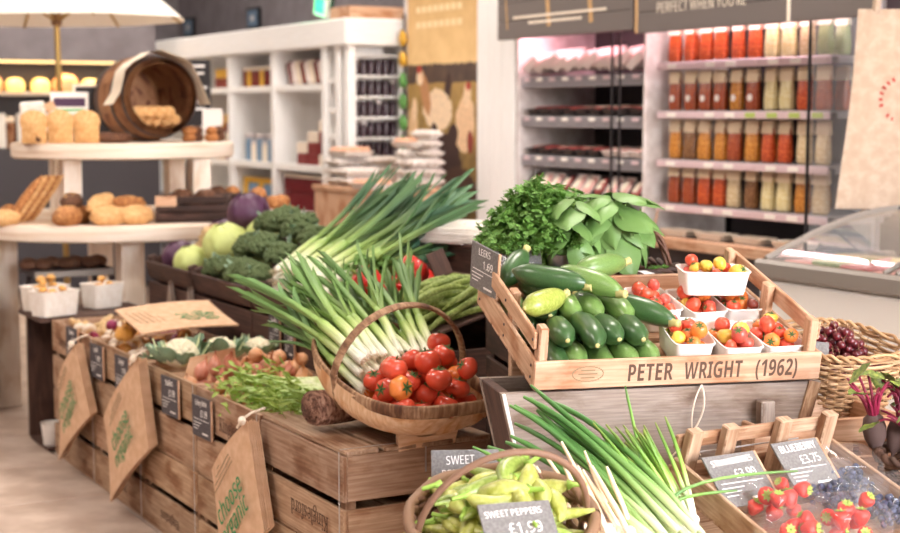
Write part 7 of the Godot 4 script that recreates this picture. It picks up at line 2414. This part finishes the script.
func parasol_and_far() -> void:
	var c := Vector3(0.667, 0, -5.04)
	var t := thing("parasol", "large white fabric parasol behind the bread table", "parasol", Transform3D(Basis(Vector3.BACK, 0.015), c))
	var s := Sh.new()
	s.tube([Vector3(0, 0.02, 0), Vector3(0, 2.45, 0)], 0.017, 10)
	part(t, "pole", s, M.brass)
	s = Sh.new()
	s.lathe([Vector2(0.001, 0), Vector2(0.2, 0), Vector2(0.2, 0.03), Vector2(0.03, 0.06), Vector2(0.001, 0.06)], 24)
	part(t, "base", s, M.dark_metal)
	var RR := 0.74
	for k in 8:
		s = Sh.new()
		for sd in [1.0, -1.0]:
			var rows := []
			for i in 8:
				var u := 0.02 + 0.98 * i / 7.0
				var r := PackedVector3Array()
				for j in 5:
					var a := TAU * (k + j / 4.0) / 8.0
					var sag := 1.0 - 0.05 * sin(PI * j / 4.0) * u
					r.append(Vector3(cos(a) * RR * u * sag, 2.42 - 0.46 * pow(u, 1.35) + 0.002 * sd, sin(a) * RR * u * sag))
				rows.append(r)
			s.grid(rows, false, 1, 1, int(sd))
		part(t, "canopy_panel", s, M.parasol_cloth)
		var a := TAU * k / 8.0
		s = Sh.new()
		s.tube([Vector3(0, 2.40, 0), Vector3(cos(a) * RR * 0.5, 2.40 - 0.46 * pow(0.5, 1.35), sin(a) * RR * 0.5), Vector3(cos(a) * RR * 0.98, 1.955, sin(a) * RR * 0.98)], 0.007, 6)
		part(t, "rib", s, M.brass)
		s = Sh.new()
		s.tube([Vector3(cos(a) * 0.02, 1.96, sin(a) * 0.02), Vector3(cos(a) * RR * 0.5, 2.22, sin(a) * RR * 0.5)], 0.006, 6)
		part(t, "strut", s, M.brass)
	s = Sh.new()
	s.lathe([Vector2(0.018, 1.93), Vector2(0.03, 1.935), Vector2(0.03, 1.985), Vector2(0.018, 1.99)], 12)
	part(t, "runner", s, M.rim_wood)
	# far counter with cheeses lit warm, bottles below
	t = thing("far_counter", "grey chilled counter along the far wall behind the parasol", "counter", at(1.2, 0, -9.2))
	part(t, "base", bx(Vector3(2.6, 1.15, 0.7), at(0, 0.575, 0)), M.fridge_dark)
	part(t, "back", bx(Vector3(2.6, 1.0, 0.05), at(0, 1.62, -0.3)), M.fridge_dark)
	part(t, "shelf", bx(Vector3(2.6, 0.03, 0.4), at(0, 1.60, -0.05)), M.header_cream)
	part(t, "hood", bx(Vector3(2.6, 0.30, 0.6), at(0, 2.02, 0)), M.wall_plaster)
	var l := AreaLight3D.new()
	l.name = "warm_light"
	l.area_size = Vector2(2.4, 0.08)
	l.light_color = Color(1.0, 0.82, 0.55)
	l.light_energy = 1.5
	l.shadow_enabled = true
	t.add_child(l)
	l.transform = Transform3D(Basis(Vector3.RIGHT, -PI / 2), Vector3(0, 1.85, 0.1))
	part(t, "lamp_strip", bx(Vector3(2.4, 0.02, 0.08), at(0, 1.862, 0.1)), M.globe_glow)
	for k in 9:
		one("round_cheese", "round pale cheese on the lit shelf of the far counter", "cheese", bulb_mesh("cheese", [Vector2(0.001, 0), Vector2(0.9, 0), Vector2(1.0, 0.3), Vector2(0.95, 0.9), Vector2(0.6, 1.3), Vector2(0.001, 1.4)], ["ffffff", "ffffff", "ffffff", "ffffff", "ffffff", "ffffff"], 0.0), M.soup_cream if k % 3 else M.egg_shell, Transform3D(Basis().scaled(Vector3.ONE * (0.085 if k % 3 else 0.11)), Vector3(0.55 + 0.21 * k, 1.616, -9.2)), "cheeses on the far counter")
	for k in 12:
		jar("amber bottle in the row on the far counter", "bottles on the far counter", Vector3(0.55 + 0.105 * k, 1.152, -8.95), 0.035, 0.26, M.barrel_wood if k % 2 else M.jar_red, M.box_cream)
	for k in 3:
		one("counter_sheet", "pale printed sheet hanging on the front of the far counter", "sheet", bx(Vector3(0.36, 0.28, 0.006), Transform3D(), 0.001).mesh(), M.paper_white, at(0.6 + 0.45 * k, 1.30, -8.87), "sheets on the far counter")
	# low dark table with boxes beyond the row's end, by the aisle
	t = thing("low_bench", "pale low bench with dark crates at the end of the aisle", "bench", at(-0.42, 0, -3.95))
	part(t, "seat", bx(Vector3(0.80, 0.09, 0.40), at(0, 0.50, 0)), M.table_wood)
	for sx in [-0.34, 0.34]: part(t, "leg", bx(Vector3(0.08, 0.455, 0.32), at(sx, 0.2275, 0)), M.dark_metal)
	for k in 2:
		var bk := crate("veg_box", ["dark shallow box of yellow squash on the low bench", "dark shallow box of dark loaves on the low bench"][k], at(-0.62 + 0.42 * k, 0.546, -3.95), 0.38, 0.10, 0.34, M.basket_dark, {"slats": 1}, "dark boxes on the low bench")
		for q in 6: loaf(["yellow squash in the dark box on the low bench", "dark loaf in the dark box on the low bench"][k], ["squashes on the low bench", "loaves on the low bench"][k], bk.transform * Transform3D(Basis(Vector3.UP, R(0, 3)), Vector3(-0.11 + 0.11 * (q % 3), 0.03, -0.07 + 0.14 * (q / 3))), Vector3(0.055, 0.045, 0.05), M.jar_gold if k == 0 else M.crust_dark, false)

func build_all() -> void:
	veg_materials()
	more_materials()
	back_materials()
	pouch_meshes()
	poster_wall()
	row_one()
	row_two()
	stands()
	big_tray()
	trug()
	bread_table()
	chilled_right()
	chilled_left()
	white_unit()
	freezer()
	overhead_signs()
	parasol_and_far()
	egg_display()
	low_crate_produce()
	mushroom_corner()
	tray_goods()
	herbs()
	cherries()
	berry_crate()
	pepper_basket()
	spring_onions()
	beets()
